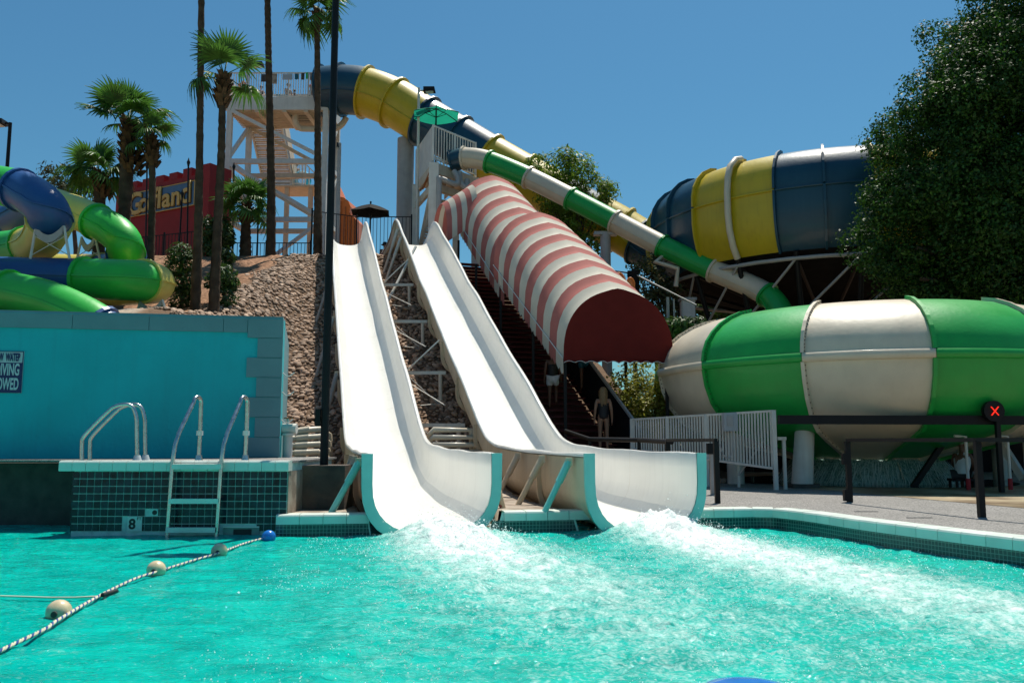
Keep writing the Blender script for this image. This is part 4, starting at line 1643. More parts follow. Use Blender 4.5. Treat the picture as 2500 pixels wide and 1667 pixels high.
# lettering ------------------------------------------------------
def text_mesh(body, size, mat, name='lettering', extrude=0.004, bold=0.0, align='CENTER', spacing=1.0, xs=1.0):
    cu = bpy.data.curves.new(name, 'FONT')
    cu.body = body
    cu.size = size
    cu.extrude = extrude
    cu.offset = bold
    cu.align_x = align
    cu.align_y = 'CENTER'
    cu.space_character = spacing
    ob = bpy.data.objects.new(name, cu)
    COL.objects.link(ob)
    dg = bpy.context.evaluated_depsgraph_get()
    me = bpy.data.meshes.new_from_object(ob.evaluated_get(dg))
    bpy.data.objects.remove(ob)
    bpy.data.curves.remove(cu)
    if xs != 1.0:
        for v_ in me.vertices:
            v_.co.x *= xs
    me.materials.clear()
    me.materials.append(mat)
    me.name = name
    return me


def place_text(me, parent, loc, right, up, name='lettering'):
    r_, u_ = Vector(right).normalized(), Vector(up).normalized()
    n_ = r_.cross(u_)
    m_ = Matrix((r_, u_, n_)).transposed()
    return inst(name, me, parent, loc, m_.to_quaternion())


dm = thing('depth_marker', 'white tile reading 8 FT set low in the pier face', 'depth marker', P(330, 1280, PY0))
c0 = V((P(329, 1270, PY0)).x, PY0 + 0.004, 0.172)
MB().box(c0, (0.215, 0.012, 0.215)).build('marker_tile', MT['marker'], dm)
place_text(text_mesh('8', 0.20, MT['ink'], bold=0.006, extrude=0.002), dm, c0 + V(-0.035, -0.0085, -0.01), (1, 0, 0), (0, 0, 1), 'numeral')
place_text(text_mesh('FT', 0.062, MT['ink'], extrude=0.002), dm, c0 + V(0.065, -0.0085, 0.072), (1, 0, 0), (0, 0, 1), 'unit_lettering')
# outlet and skimmer in the pier face
ou = thing('wall_outlet', 'small round outlet in a pale square plate beside the ladder', 'outlet', P(378, 1243, PY0))
q = V(P(378, 1243, PY0).x, PY0 + 0.006, 0.335)
MB().box(q, (0.1, 0.012, 0.1)).build('plate', MT['grout'], ou)
MB().tube([q + V(0, -0.012, 0), q + V(0, 0.01, 0)], 0.035, 14).build('hole', MT['ink'], ou)
sk = thing('skimmer_opening', 'dark skimmer slot at the waterline to the right of the ladder', 'skimmer', P(590, 1290, PY0))
x0, x1 = P(545, 1290, PY0).x, P(633, 1290, PY0).x
MB().box(((x0 + x1) / 2, PY0 + 0.008, 0.055), (x1 - x0, 0.012, 0.13)).build('surround', MOS, sk)
MB().box(((x0 + x1) / 2 + 0.02, PY0 + 0.001, 0.045), ((x1 - x0) * 0.5, 0.012, 0.10)).build('slot', MT['ink'], sk)
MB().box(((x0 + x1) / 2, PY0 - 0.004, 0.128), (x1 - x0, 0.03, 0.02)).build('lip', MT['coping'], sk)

# warning sign on the wall
sgc = WR - wd * ((690 - 0) / 2083 * 15.0)
sg = thing('warning_sign', 'navy and white shallow water warning board on the turquoise wall', 'sign', P(10, 905, 14.62))
u_r = P(51, 905, 14.66)
s_h = P(40, 857, 14.66).z - P(40, 959, 14.66).z
zc = (P(40, 857, 14.66).z + P(40, 959, 14.66).z) / 2
off = wn * 0.03
s_w = 0.68
ctr = V(u_r.x, 0, zc) - wd * (s_w / 2)
tt = (ctr.x - WL.x) / wd.x
ctr = WL + wd * tt + V(0, 0, zc)
ang = math.atan2(wd.y, wd.x)
rot = Matrix.Rotation(ang, 3, 'Z')
MB().box(ctr + wn * 0.012, (s_w, 0.02, s_h), rot).build('board', MT['sign_white'], sg)
MB().box(ctr + wn * 0.026 + V(0, 0, -s_h * 0.135), (s_w - 0.03, 0.006, s_h * 0.69), rot).build('navy_field', MT['sign_navy'], sg)
for (zz, ww_) in ((s_h * 0.49, s_w), (-s_h * 0.49, s_w), (s_h * 0.215, s_w)):
    MB().box(ctr + wn * 0.027 + V(0, 0, zz), (ww_, 0.006, 0.012), rot).build('border', MT['sign_navy'], sg)
MB().box(ctr + wn * 0.027 + wd * (s_w / 2 - 0.006), (0.012, 0.006, s_h), rot).build('border', MT['sign_navy'], sg)
for body, zz, size, mt, xs in (('SHALLOW  WATER', 0.345, 0.165, 'sign_navy', 0.37), ('NO DIVING', 0.045, 0.25, 'sign_white', 0.41), ('ALLOWED', -0.30, 0.25, 'sign_white', 0.40)):
    tm = text_mesh(body, size * 1.12, MT[mt], extrude=0.002, bold=0.007, align='RIGHT', xs=xs)
    place_text(tm, sg, ctr + wd * (s_w / 2 - 0.045) + wn * 0.0335 + V(0, 0, zz * s_h), wd, (0, 0, 1))

# ladder and grab rails
STL = MT['steel']
ld = thing('pool_ladder', 'stainless steel pool ladder with three treads hung on the tiled pier', 'ladder', P(480, 1300, PY0 - 0.15))
for pxl in (418, 538):
    xb = P(pxl - 6, 1290, PY0 - 0.12).x
    pts = [V(xb - 0.02, PY0 - 0.14, -0.5), V(xb, PY0 - 0.14, 0.4), V(xb + 0.02, PY0 - 0.14, 1.1), V(xb + 0.035, PY0 - 0.12, 1.32), V(xb + 0.06, PY0 - 0.05, 1.5), V(xb + 0.13, PY0 + 0.25, 1.93)]
    for a_ in range(0, 181, 20):
        pts.append(V(xb + 0.16 + 0.025 * -math.cos(R(a_)), PY0 + 0.36 - 0.085 * math.cos(R(a_)), 1.96 + 0.085 * math.sin(R(a_))))
    pts += [V(xb + 0.185, PY0 + 0.455, 1.6), V(xb + 0.18, PY0 + 0.46, 1.06)]
    rl = MB().tube(pts, 0.030, 12).build('rail', STL, ld)
    e = V(xb + 0.18, PY0 + 0.46, 1.10)
    MB().tube([e + V(0, 0, -0.03), e + V(0, 0, 0.06)], [0.062, 0.045], 12).build('escutcheon', STL, rl)
    MB().tube([e + V(0, 0, 0.36), e + V(0, 0, 0.43)], 0.05, 12).build('cuff', MT['rope_white'], rl)
xa, xb = P(418, 1200, PY0 - 0.12).x, P(538, 1200, PY0 - 0.12).x
for z, dx in ((1.04, 0.02), (0.545, 0.0), (0.135, -0.025)):
    b = MB()
    sl_ = []
    for k in range(7):
        t = k / 6
        x = lerp(xa, xb, t) + dx
        sag = 0.012 * math.sin(math.pi * t)
        sl_.append([V(x, PY0 - 0.20, z - sag * 0), V(x, PY0 - 0.20, z - 0.07), V(x, PY0 - 0.08, z - 0.07), V(x, PY0 - 0.08, z), V(x, PY0 - 0.20, z)])
    b.grid(sl_, smooth=False)
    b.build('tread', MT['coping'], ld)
for k, (pa, dy) in enumerate(((0, 0.0), (1, 0.42))):
    h = thing('grab_rail', ('nearer' if k == 0 else 'farther') + ' bent steel grab rail on the pier left of the ladder', 'handrail', P(270, 1120, 13.2), 'steel grab rails on the pier')
    f = 13.05 + dy * 0.9
    sx = 20 * pa
    Q = lambda px, py, yy: tuple(P(px + sx, py, yy))
    pts, _ = catmull([Q(200, 1128, f), Q(200, 1085, f), Q(207, 1062, f), Q(262, 1006, f + 0.02), Q(282, 992, f + 0.02), Q(306, 987, f + 0.02), Q(324, 994, f + 0.03), Q(333, 1020, f + 0.03), Q(334, 1060, f + 0.03), Q(335, 1114, f + 0.03)], 5)
    MB().tube(pts, 0.030, 12).build('rail', STL, h)
    e = Vector(Q(335, 1118, f + 0.03))
    e.z = PT
    MB().tube([e, e + V(0, 0, 0.085)], [0.075, 0.045], 8).build('escutcheon', MT['sign_white'], h)

# ---------------------------------------------------------------- white pipes along the foot of the slope
for k in range(5):
    z = 0.95 + k * 0.17
    y = 19.3 + k * 0.07
    pp = thing('water_pipe', ['lowest', 'second lowest', 'middle', 'second highest', 'highest'][k] + ' of the cream pipes lying along the foot of the slope', 'pipe', (-4, y, z), 'cream pipes at the foot of the slope')
    MB().tube([V(-5.4, y - 0.3, z - 0.02 * k), V(-4.35, y - 0.05, z + 0.02), V(-4.2, y + 0.1, z - 0.1), V(-4.15, y + 0.4, 0.3)], 0.072, 10).build('pipe_run', MT['cream'], pp)
    MB().tube([V(-1.95, y + 0.5, 0.3), V(-1.9, y + 0.25, z - 0.1), V(-1.8, y + 0.15, z), V(-0.55 - 0.1 * k, y + 0.3, z), V(-0.48 - 0.1 * k, y + 0.5, 0.3)], 0.072, 10).build('pipe_run', MT['cream'], pp)
    MB().tube([V(-4.85, y - 0.19, z - 0.01 * k), V(-4.6, y - 0.12, z)], 0.088, 10).build('coupling', MT['cream'], pp)
    MB().box((-5.0, y - 0.2, (z + 0.3) / 2), (0.1, 0.12, z - 0.3)).build('pipe_stand', MT['rust'], pp)
vl = thing('pipe_valve', 'white pipe valve with red handle at the end of the turquoise wall', 'valve', P(705, 1110, 15.9))
q = P(703, 1060, 15.9)
MB().tube([V(q.x, q.y, 0.3), V(q.x, q.y, q.z)], 0.09, 12).build('riser', MT['white_paint'], vl)
MB().tube([V(q.x, q.y, q.z - 0.02), V(q.x, q.y, q.z + 0.02)], 0.13, 12).build('collar', MT['white_paint'], vl)
MB().tube([V(q.x - 0.1, q.y, q.z + 0.1), V(q.x + 0.16, q.y, q.z + 0.1)], 0.1, 12).build('body', MT['white_paint'], vl)
MB().bar(V(q.x - 0.08, q.y - 0.02, q.z + 0.3), V(q.x + 0.12, q.y - 0.02, q.z + 0.3), 0.03, 0.02).build('handle', MT['rust'], vl)
MB().tube([V(q.x, q.y, q.z + 0.18), V(q.x, q.y, q.z + 0.3)], 0.02, 8).build('stem', MT['steel'], vl)
# dark skirting wall between pad and slope
b = MB()
b.prism([V(-5.4, 19.05, 0.2), V(0.6, 19.9, 0.2), V(0.6, 19.9, 0.42), V(-5.4, 19.05, 0.42)], V(0, 0.2, 0))
tag(b.build('retaining_kerb', MT['concrete_dark']), 'low dark retaining kerb behind the slide pad', 'kerb')

# ---------------------------------------------------------------- lamp posts


def lamp_post(label, base, height, rad, heads, mt='black', box=None, square=False):
    o = thing('lamp_post', label, 'lamp post', base)
    bx, by, bz = base
    if square:
        MB().bar((bx, by, bz), (bx, by, bz + height), rad * 2).build('pole', MT[mt], o)
    else:
        MB().tube([(bx, by, bz), (bx, by, bz + height)], [rad, rad * 0.85], 12).build('pole', MT[mt], o)
    for (dx, dy, z) in heads:
        s_ = 1 if dx > 0 else -1
        ar = MB().bar((bx, by, bz + z), (bx + dx * 0.45, by + dy * 0.45, bz + z), 0.06).build('arm', MT[mt], o)
        c = V(bx + dx, by + dy, bz + z + 0.02)
        hd = MB()
        hw, hd_, hh = abs(dx) * 0.55, 0.2, 0.11
        hd.add([c + V(-hw, -hd_, -hh), c + V(hw, -hd_, -hh * 0.6), c + V(hw, hd_, -hh * 0.6), c + V(-hw, hd_, -hh), c + V(-hw, -hd_, hh), c + V(hw * 0.85, -hd_, hh), c + V(hw * 0.85, hd_, hh), c + V(-hw, hd_, hh)],
               [(0, 3, 2, 1), (4, 5, 6, 7), (0, 1, 5, 4), (2, 3, 7, 6), (1, 2, 6, 5), (0, 4, 7, 3)])
        h_ = hd.build('lamp_head', MT['black'], o)
        MB().box(c + V(0, 0, -hh * 0.86), (hw * 1.3, hd_ * 1.4, 0.02)).build('lens', MT['sign_white'], h_)
    return o


LP = P(791, 1134, 13.9)
mp_ = lamp_post('tall black lamp post on a dark concrete block beside the nearer white slide', (LP.x, LP.y, 0.96), 8.6, 0.068, [(0.75, 0, 8.3)], square=False)
bb = MB()
x0, x1 = P(733, 1200, 13.8).x, P(847, 1200, 13.8).x
bb.box(((x0 + x1) / 2, 13.95, 0.64), (x1 - x0, 0.72, 0.70))
bb.build('footing', M('stained_black_concrete', (0.05, 0.043, 0.037), rough=0.8, var=0.3, scale=3, bump=0.01, bscale=20, speck=(1.8, (0.13, 0.085, 0.06))), mp_)
MB().box((LP.x - 0.11, LP.y - 0.02, 1.75), (0.08, 0.1, 0.28)).build('junction_box', MT['black'], mp_)
q = P(2, 400, 30)
lamp_post('slender grey lamp post at the far edge of the picture, above the coiled tubes', (P(4, 600, 30).x, 30, 7.4), P(4, 300, 30).z - 7.4, 0.07, [(-0.4, 0, P(4, 302, 30).z - 7.4)])
lamp_post('white lamp post with black head behind the small white platform', (P(1018, 560, 38).x, 38, PLAT_Z), P(1018, 215, 38).z - PLAT_Z, 0.07, [(0.5, 0, P(1018, 222, 38).z - PLAT_Z)], mt='white_paint')
lamp_post('short lamp bracket standing on the corner of the white tower deck', (P(601, 240, 42.4).x, 42.4, P(601, 240, 42.3).z), P(601, 152, 42.4).z - P(601, 240, 42.4).z, 0.06, [(0.55, 0, P(601, 158, 42.4).z - P(601, 240, 42.4).z)], mt='grey_paint')
lamp_post('grey steel lamp post with boxy head in front of the tower leg', (P(823, 600, 38).x, 38, PLAT_Z), P(826, 350, 38).z - PLAT_Z, 0.1, [(-0.05, -0.1, P(826, 360, 38).z - PLAT_Z), ], mt='grey_paint')

# ---------------------------------------------------------------- rails, fence and small gear on the right deck


def pipe_rail(label, posts, top, group=None, mid=None):
    o = thing('guard_rail', label, 'railing', posts[0], group)
    for q in posts:
        MB().bar((q[0], q[1], q[2]), (q[0], q[1], top(q)), 0.085).build('post', MT['black'], o)
    ends = [V(q[0], q[1], top(q) + 0.02) for q in posts]
    for a, c in zip(ends, ends[1:]):
        MB().bar(a, c, 0.075, 0.06).build('top_bar', MT['black'], o)
    return o


h1 = lambda q: 0.3 + 1.07
r1 = PZ(2075, 1225, 0.3)
r2 = PZ(2397, 1262, 0.3)
d_ = (r2 - r1)
gr = pipe_rail('long black steel guard rail beside the wet concrete apron', [r1, r2, r2 + d_ * 0.95 + V(0.5, 0.2, 0)], h1)
for z in (0.42, 1.06):
    MB().box((r1.x - 0.07, r1.y, z), (0.07, 0.1, 0.2)).build('hinge_box', MT['black'], gr)
a1 = PZ(1752, 1228, 0.3)
a0 = V(P(1630, 1080, 16.6).x, 16.6, 0.3)
pipe_rail('short black guard rail just behind the mouth of the slide nearer the awning', [a1, a0], h1)
wr = thing('guard_rail', 'old black wooden rail crossing in front of the covered stair', 'railing', P(1400, 1090, 20))
pts = [P(1381, 1052, 21.2), P(1440, 1072, 19.8), P(1560, 1074, 18.4), P(1640, 1079, 17.0)]
for a, c in zip(pts, pts[1:]):
    MB().tube([a, c], 0.05, 8).build('top_bar', MT['black'], wr)
for q in pts[:3]:
    MB().bar((q.x, q.y, 0.3), (q.x, q.y, q.z), 0.07).build('post', MT['black'], wr)

fn = thing('picket_fence', 'white steel picket fence panel between the stair and the low bowl', 'fence', P(1890, 1185, 20.2))
FA, FB = P(1542, 1024, 22.4), P(1888, 1003, 19.2)
fb0, fb1 = P(1542, 1095, 22.4), P(1888, 1143, 19.2)
for (a, c, nm) in ((FA, FB, 'top_rail'), (fb0, fb1, 'bottom_rail')):
    MB().bar(a, c, 0.05, 0.05).build(nm, MT['white_paint'], fn)
NP = 52
for k in range(1, NP):
    t = k / NP
    a, c = FA.lerp(FB, t), fb0.lerp(fb1, t)
    MB().bar(V(a.x, a.y, c.z), V(a.x, a.y, a.z), 0.038, 0.025).build('picket', MT['white_paint'], fn)
for t in (0.0, 0.28, 0.56, 1.0):
    a = FA.lerp(FB, t)
    MB().bar(V(a.x, a.y, 0.28), V(a.x, a.y, a.z + 0.02), 0.09).build('post', MT['white_paint'], fn)
gf = thing('gate_frame', 'thin white steel gate frame at the end of the picket fence', 'gate frame', P(1912, 1185, 20.3))
g0, g1 = P(1896, 1070, 19.3), P(1913, 1070, 19.4)
MB().bar((g1.x, g1.y, 0.3), (g1.x, g1.y, g1.z), 0.07).build('post', MT['white_paint'], gf)
MB().bar((g0.x, g0.y, g1.z), (g1.x + 0.04, g1.y, g1.z), 0.07).build('header', MT['white_paint'], gf)
g2, g3 = P(1773, 1065, 20.3), P(1800, 1065, 20.3)
MB().bar((g3.x, g3.y, 0.3), (g3.x, g3.y, g3.z), 0.06).build('stay_post', MT['white_paint'], gf)
MB().bar(P(1803, 1160, 20.1), P(1865, 1075, 19.7), 0.03).build('stay_brace', MT['grey_paint'], gf)

eb = thing('control_box', 'grey plastic control box with hanging conduit mounted on the picket fence', 'control box', P(1782, 1030, 20.4))
q = P(1783, 1030, 19.98)
MB().box(q, (0.32, 0.16, 0.42)).build('case', MT['plastic_grey'], eb)
MB().box(q + V(-0.03, -0.09, 0.03), (0.14, 0.02, 0.24)).build('cover', MT['grey_paint'], eb)
pts, _ = catmull([tuple(P(x, y, 19.75)) for x, y in ((1790, 1052), (1790, 1085), (1786, 1110), (1776, 1118), (1766, 1108), (1757, 1085), (1750, 1075))], 4)
MB().tube(pts, 0.014, 6).build('conduit', MT['grey_paint'], eb)
jb = thing('outlet_post', 'black outlet box on a short slotted post by the guard rail', 'outlet post', PZ(1735, 1192, 0.3))
q = P(1738, 1095, 17.5)
MB().box(q, (0.2, 0.14, 0.22)).build('box', MT['black'], jb)
MB().bar((q.x, q.y, 0.3), (q.x, q.y, q.z), 0.09).build('post', MT['grey_paint'], jb)
rw = thing('edging_stones', 'short row of rough edging stones behind the slide mouth', 'edging', PZ(1740, 1175, 0.32))
for k in range(5):
    q = PZ(1715 + k * 13, 1168 + k * 1.5, 0.36)
    MB().sphere((q.x, q.y, 0.36), (0.11, 0.09, 0.08), 8, 5).build('stone', MT['concrete'], rw)

sgn = thing('red_cross_signal', 'round black traffic signal showing a lit red cross under the low bowl', 'signal', P(2427, 1020, 18.1))
q = P(2428, 1003, 18.1)
MB().tube([q + V(0, 0.12, 0), q], 0.22, 20).build('housing', MT['black'], sgn)
em = bpy.data.materials.new('lit_red_cross')
em.use_nodes = True
eb_ = em.node_tree.nodes['Principled BSDF']
eb_.inputs['Base Color'].default_value = (0.6, 0.02, 0.01, 1)
eb_.inputs['Emission Color'].default_value = (1.0, 0.03, 0.015, 1)
eb_.inputs['Emission Strength'].default_value = 0.9
for s_ in (-1, 1):
    b = MB()
    b.bar(q + V(-0.075 * s_, -0.012 - 0.006 * s_, -0.09), q + V(0.075 * s_, -0.012 - 0.006 * s_, 0.09), 0.012, 0.05, up=(0, 1, 0))
    b.build('cross_stroke', em, sgn)
MB().bar((q.x + 0.1, q.y + 0.1, 0.3), (q.x + 0.1, q.y + 0.1, q.z), 0.09).build('signal_post', MT['black'], sgn)

for k, pxp in enumerate((2357, 2459)):
    sp = thing('shower_post', ('first' if k == 0 else 'second') + ' white pipe post with red foot under the low bowl, ' + ('beside the seated lifeguard' if k == 0 else 'near the picture edge'), 'post', P(pxp, 1190, 19.2), 'white posts with red feet')
    q = P(pxp, 1065, 19.2)
    MB().tube([V(q.x, q.y, 0.55), V(q.x, q.y, q.z), V(q.x - 0.25, q.y, q.z + 0.01)], 0.035, 8).build('pipe', MT['white_paint'], sp)
    MB().tube([V(q.x, q.y, 0.3), V(q.x, q.y, 0.55)], 0.05, 8).build('foot', MT['cloth_red'], sp)

# short dark strips with a grey edge on the deck
for k, (px, py) in enumerate(((2115, 1248), (2245, 1263))):
    q = PZ(px, py, 0.305)
    o = thing('deck_strip', ('farther' if k == 0 else 'nearer') + ' narrow dark strip on the aggregate deck', 'drain', q)
    MB().box((q.x, q.y, 0.302), (0.36, 0.035, 0.008)).build('dark_strip', MT['ink'], o)
    MB().box((q.x, q.y + 0.022, 0.303), (0.36, 0.008, 0.01)).build('frame', MT['grey_paint'], o)

# depth lettering worn off the coping
dl = thing('coping_depth_mark', 'worn black depth lettering on the pool coping near the picture edge', 'depth marker', PZ(2410, 1318, 0.2))
for k, (px, py, ch) in enumerate(((2390, 1313, '8'), (2424, 1318, 'F'), (2440, 1319, 'T'))):
    q = PZ(px, py, 0.245)
    t = Vector((0.45, -1, 0)).normalized()
    place_text(text_mesh(ch, 0.11, MT['ink'], extrude=0.002), dl, q + Vector((-0.05, -0.02, 0)), t, (0, 0, 1), 'numeral' if k == 0 else 'letter')
dl2 = thing('coping_tick', 'small black worn mark on the coping at the pool corner', 'depth marker', PZ(1905, 1245, 0.3))
q = PZ(1903, 1244, 0.26)
place_text(text_mesh('L', 0.09, MT['ink'], extrude=0.002), dl2, q + Vector((-0.02, -0.035, 0)), (1, -0.6, 0), (0, 0, 1), 'letter')

# ---------------------------------------------------------------- float line
rope = thing('float_rope', 'blue and white twisted float rope slanting across the pool', 'rope', PZ(250, 1455, 0.02))
LN = [PZ(-60, 1622, 0.02), PZ(0, 1588, 0.03), PZ(110, 1535, 0.03), PZ(143, 1512, 0.04), PZ(250, 1450, 0.025), PZ(330, 1412, 0.03), PZ(380, 1396, 0.03), PZ(470, 1368, 0.02), PZ(535, 1349, 0.03), PZ(600, 1325, 0.02), PZ(656, 1311, 0.02), PZ(720, 1301, 0.0)]
LS, _ = catmull([tuple(q) for q in LN], 40)
LS = polyline_walk([Vector(q) for q in LS], 0.011)
for ph, mt, nm in ((0, 'rope_w', 'white_strand'), (2.09, 'rope_b', 'blue_strand'), (4.19, 'rope_w', 'white_strand')):
    pts = []
    fr = frames(LS)
    for i, (q, (t, r, u)) in enumerate(zip(LS, fr)):
        a = i * 0.011 * 2 * math.pi / 0.11 + ph
        pts.append(q + r * 0.0075 * math.cos(a) + u * 0.0075 * math.sin(a))
    MB().tube(pts, 0.0085, 5, caps=False).build(nm, MT[mt], rope)
r2_ = thing('float_rope', 'second thin rope lying level on the water at the picture edge', 'rope', PZ(120, 1457, 0.02))
MB().tube([PZ(x, y, 0.022) for x, y in ((-40, 1453), (60, 1456), (120, 1458), (180, 1458), (240, 1455), (262, 1448))], 0.008, 6).build('strand', MT['rope_w'], r2_)
MB().tube([PZ(x, y, 0.036) for x, y in ((250, 1452), (285, 1442))], 0.02, 6).build('dark_splice', MT['ink'], r2_)
for k, (px, py, mt, lab) in enumerate(((143, 1500, 'float_cream', 'biggest, nearest cream float on the pool rope'), (381, 1394, 'float_cream', 'middle cream float on the pool rope'), (535, 1347, 'float_cream', 'smallest, farthest cream float on the pool rope'), (656, 1311, 'float_blue', 'blue float at the far end of the pool rope'))):
    q = PZ(px, py + 6, 0.0)
    fl_ = thing('rope_float', lab, 'float', q, 'floats on the pool rope')
    t = (Vector(LN[6]) - Vector(LN[3])).normalized()
    c = q + V(0, 0, 0.038)
    b = MB()
    pr = []
    for i in range(13):
        th = math.pi * i / 12
        pr.append((0.098 * math.sin(th) + 0.0, -0.09 * math.cos(th)))
    b.lathe((0, 0, 0), pr, 20)
    qt = t.to_track_quat('Z', 'Y')
    b.v = [tuple(c + qt @ Vector(v_)) for v_ in b.v]
    b.build('ball', MT[mt], fl_)
    for s_ in (-1, 1):
        MB().tube([c + t * 0.083 * s_, c + t * 0.1 * s_], 0.024, 10).build('eyelet', MT['concrete_dark'] if mt == 'float_cream' else MT['float_blue'], fl_)
# blue float mat just showing at the bottom of the picture
fm = thing('foam_mat', 'bright blue float mat at the very bottom of the picture', 'float', PZ(1830, 1690, 0.0))
q = PZ(1830, 1692, 0.03)
b = MB()
b.lathe((q.x, q.y, 0.0), [(0.0, 0.075), (0.16, 0.07), (0.235, 0.055), (0.255, 0.03), (0.25, -0.03)], 28)
b.build('mat', MT['float_blue'], fm)

# two small balls left on the slide pad
for nm, px, py, mt in (('green', 835, 1237, 'green_l'), ('pink', 1223, 1235, 'pink')):
    q = PZ(px, py, 0.34)
    o = thing('play_ball', 'tiny ' + nm + ' ball lying on the pad beside a slide mouth', 'ball', (q.x, q.y, 0.31))
    MB().sphere((q.x, q.y, 0.345), 0.035, 10, 8).build('ball', MT[mt], o)

# ---------------------------------------------------------------- white tower
TW = thing('slide_tower', 'tall white steel slide tower with open stairs on the hilltop', 'tower', P(690, 600, 42))
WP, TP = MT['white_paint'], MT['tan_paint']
zd = P(554, 239, 42).z          # deck surface
yF, yB = 42.0, 44.6
xL, xR = P(556, 262, yF).x, P(800, 262, yF).x
xLb, xRb = xL + 0.25, xR + 0.1
g = PLAT_Z - 0.1
zf = zd - 0.62
for (x, y) in ((xL + 0.1, yF + 0.1), (xLb + 0.1, yB - 0.1), (xR - 0.1, yF + 0.1), (xRb - 0.1, yB - 0.1)):
    MB().bar((x, y, g), (x, y, zf), 0.26).build('column', WP, TW)
z1, z2 = P(600, 393, yF).z, P(600, 535, yF).z
z3 = z2 - 2.6
for z in (z1, z2):
    MB().bar((xL + 0.1, yF + 0.1, z), (xR - 0.1, yF + 0.1, z), 0.2, 0.24).build('cross_beam', WP, TW)
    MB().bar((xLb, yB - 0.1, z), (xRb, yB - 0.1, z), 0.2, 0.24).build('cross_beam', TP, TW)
    for x, xb in ((xL + 0.1, xLb + 0.1), (xR - 0.1, xRb - 0.1)):
        MB().bar((x, yF + 0.1, z), (xb, yB - 0.1, z), 0.2, 0.24).build('side_beam', WP, TW)


def diag(a, c, m=WP, w_=0.17):
    MB().bar(a, c, w_).build('brace', m, TW)


diag((xL + 0.1, yF + 0.05, zf), (xR - 0.1, yF + 0.05, z1 + 0.15))
diag((xL + 0.1, yF + 0.05, z1 - 0.1), (xR - 0.3, yF + 0.05, z2 + 0.15))
diag((xR - 0.2, yF + 0.05, z2 - 0.1), (xL + 0.6, yF + 0.05, g + 0.3))
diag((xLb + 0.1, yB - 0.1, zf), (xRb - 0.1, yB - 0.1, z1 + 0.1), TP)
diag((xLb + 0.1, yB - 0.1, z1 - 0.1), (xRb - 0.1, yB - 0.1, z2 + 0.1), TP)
diag((xRb - 0.1, yB - 0.1, zf), (xR - 0.1, yF + 0.1, z1 + 0.1))
diag((xLb + 0.1, yB - 0.1, zf), (xL + 0.1, yF + 0.1, z1 + 0.2))
diag((xL + 0.1, yF + 0.1, z1 - 0.1), (xLb + 0.1, yB - 0.1, z2 + 1.2))
diag((xLb + 0.1, yB - 0.1, z2 + 1.1), (xL + 0.1, yF + 0.1, z2 + 0.2))
diag((xRb - 0.1, yB - 0.1, z1), (xR - 0.1, yF + 0.1, z2 + 0.1))
# deck with ribbed underside
MB().prism([V(xL - 0.1, yF, zf), V(xR, yF, zf), V(xRb, yB, zf), V(xLb - 0.05, yB, zf)], V(0, 0, 0.03)).build('deck_sheet', TP, TW)
MB().prism([V(xL - 0.1, yF, zd - 0.05), V(xR, yF, zd - 0.05), V(xRb, yB, zd - 0.05), V(xLb - 0.05, yB, zd - 0.05)], V(0, 0, 0.05)).build('deck_floor', MT['grey_paint'], TW)
for k in range(11):
    y = yF + 0.15 + k * (yB - yF - 0.3) / 10
    MB().bar((xL, y, zf - 0.03), (xRb, y, zf - 0.03), 0.05, 0.06).build('deck_rib', TP, TW)
for (x0, x1) in ((xL + 1.5, xL + 1.65), (xL + 2.9, xL + 2.95), (xL + 4.0, xL + 4.1)):
    MB().bar((x0, yF, zf - 0.08), (x1, yB, zf - 0.08), 0.22, 0.12).build('joist', TP, TW)
MB().box((xL + 3.45, yF + 1.2, zf - 0.012), (0.9, 1.2, 0.03)).build('hatch_opening', MT['black'], TW)
for a, c in (((xL - 0.1, yF, 0), (xR, yF, 0)), ((xLb - 0.05, yB, 0), (xRb, yB, 0)), ((xL - 0.1, yF, 0), (xLb - 0.05, yB, 0)), ((xR, yF, 0), (xRb, yB, 0))):
    MB().bar(V(a[0], a[1], (zd + zf) / 2), V(c[0], c[1], (zd + zf) / 2), 0.06, zd - zf + 0.06).build('fascia', WP, TW)
pts, _ = catmull([(xL + 3.3, yF + 0.7, zf), (xL + 3.3, yF + 0.7, zf - 0.35), (xL + 3.45, yF + 0.9, zf - 0.62), (xL + 3.8, yF + 1.0, zf - 0.66), (xL + 5.2, yF + 1.1, zf - 0.6), (xR + 0.5, yF + 1.1, zf - 0.4), (xR + 0.75, yF + 1.1, zf)], 5)
MB().tube(pts, 0.16, 10).build('drain_pipe', TP, TW)


def railing(root, a, c, z0, h, n, mt, bal='baluster', w_=0.03, mid=True):
    a, c = Vector(a), Vector(c)
    MB().bar(V(a.x, a.y, z0 + h), V(c.x, c.y, z0 + h), 0.06).build('top_rail', mt, root)
    MB().bar(V(a.x, a.y, z0 + 0.1), V(c.x, c.y, z0 + 0.1), 0.045).build('bottom_rail', mt, root)
    me_ = simple_mesh(bal, mt, lambda q: q.bar((0, 0, 0.1), (0, 0, h), w_))
    mp__ = simple_mesh('rail_post', mt, lambda q: q.bar((0, 0, 0), (0, 0, h + 0.03), w_ * 2.2))
    for k in range(n + 1):
        q = a.lerp(c, k / n)
        inst('rail_post' if k % 8 == 0 or k == n else bal, mp__ if k % 8 == 0 or k == n else me_, root, (q.x, q.y, z0))


railing(TW, (xL, yF + 0.03, 0), (xR, yF + 0.03, 0), zd, P(600, 178, yF).z - zd, 40, WP, w_=0.035)
railing(TW, (xLb - 0.3, yB, 0), (xRb, yB, 0), zd, 1.25, 20, WP, w_=0.03)
railing(TW, (xR - 0.02, yF + 0.05, 0), (xRb - 0.02, yB, 0), zd, 1.25, 10, WP, w_=0.03)
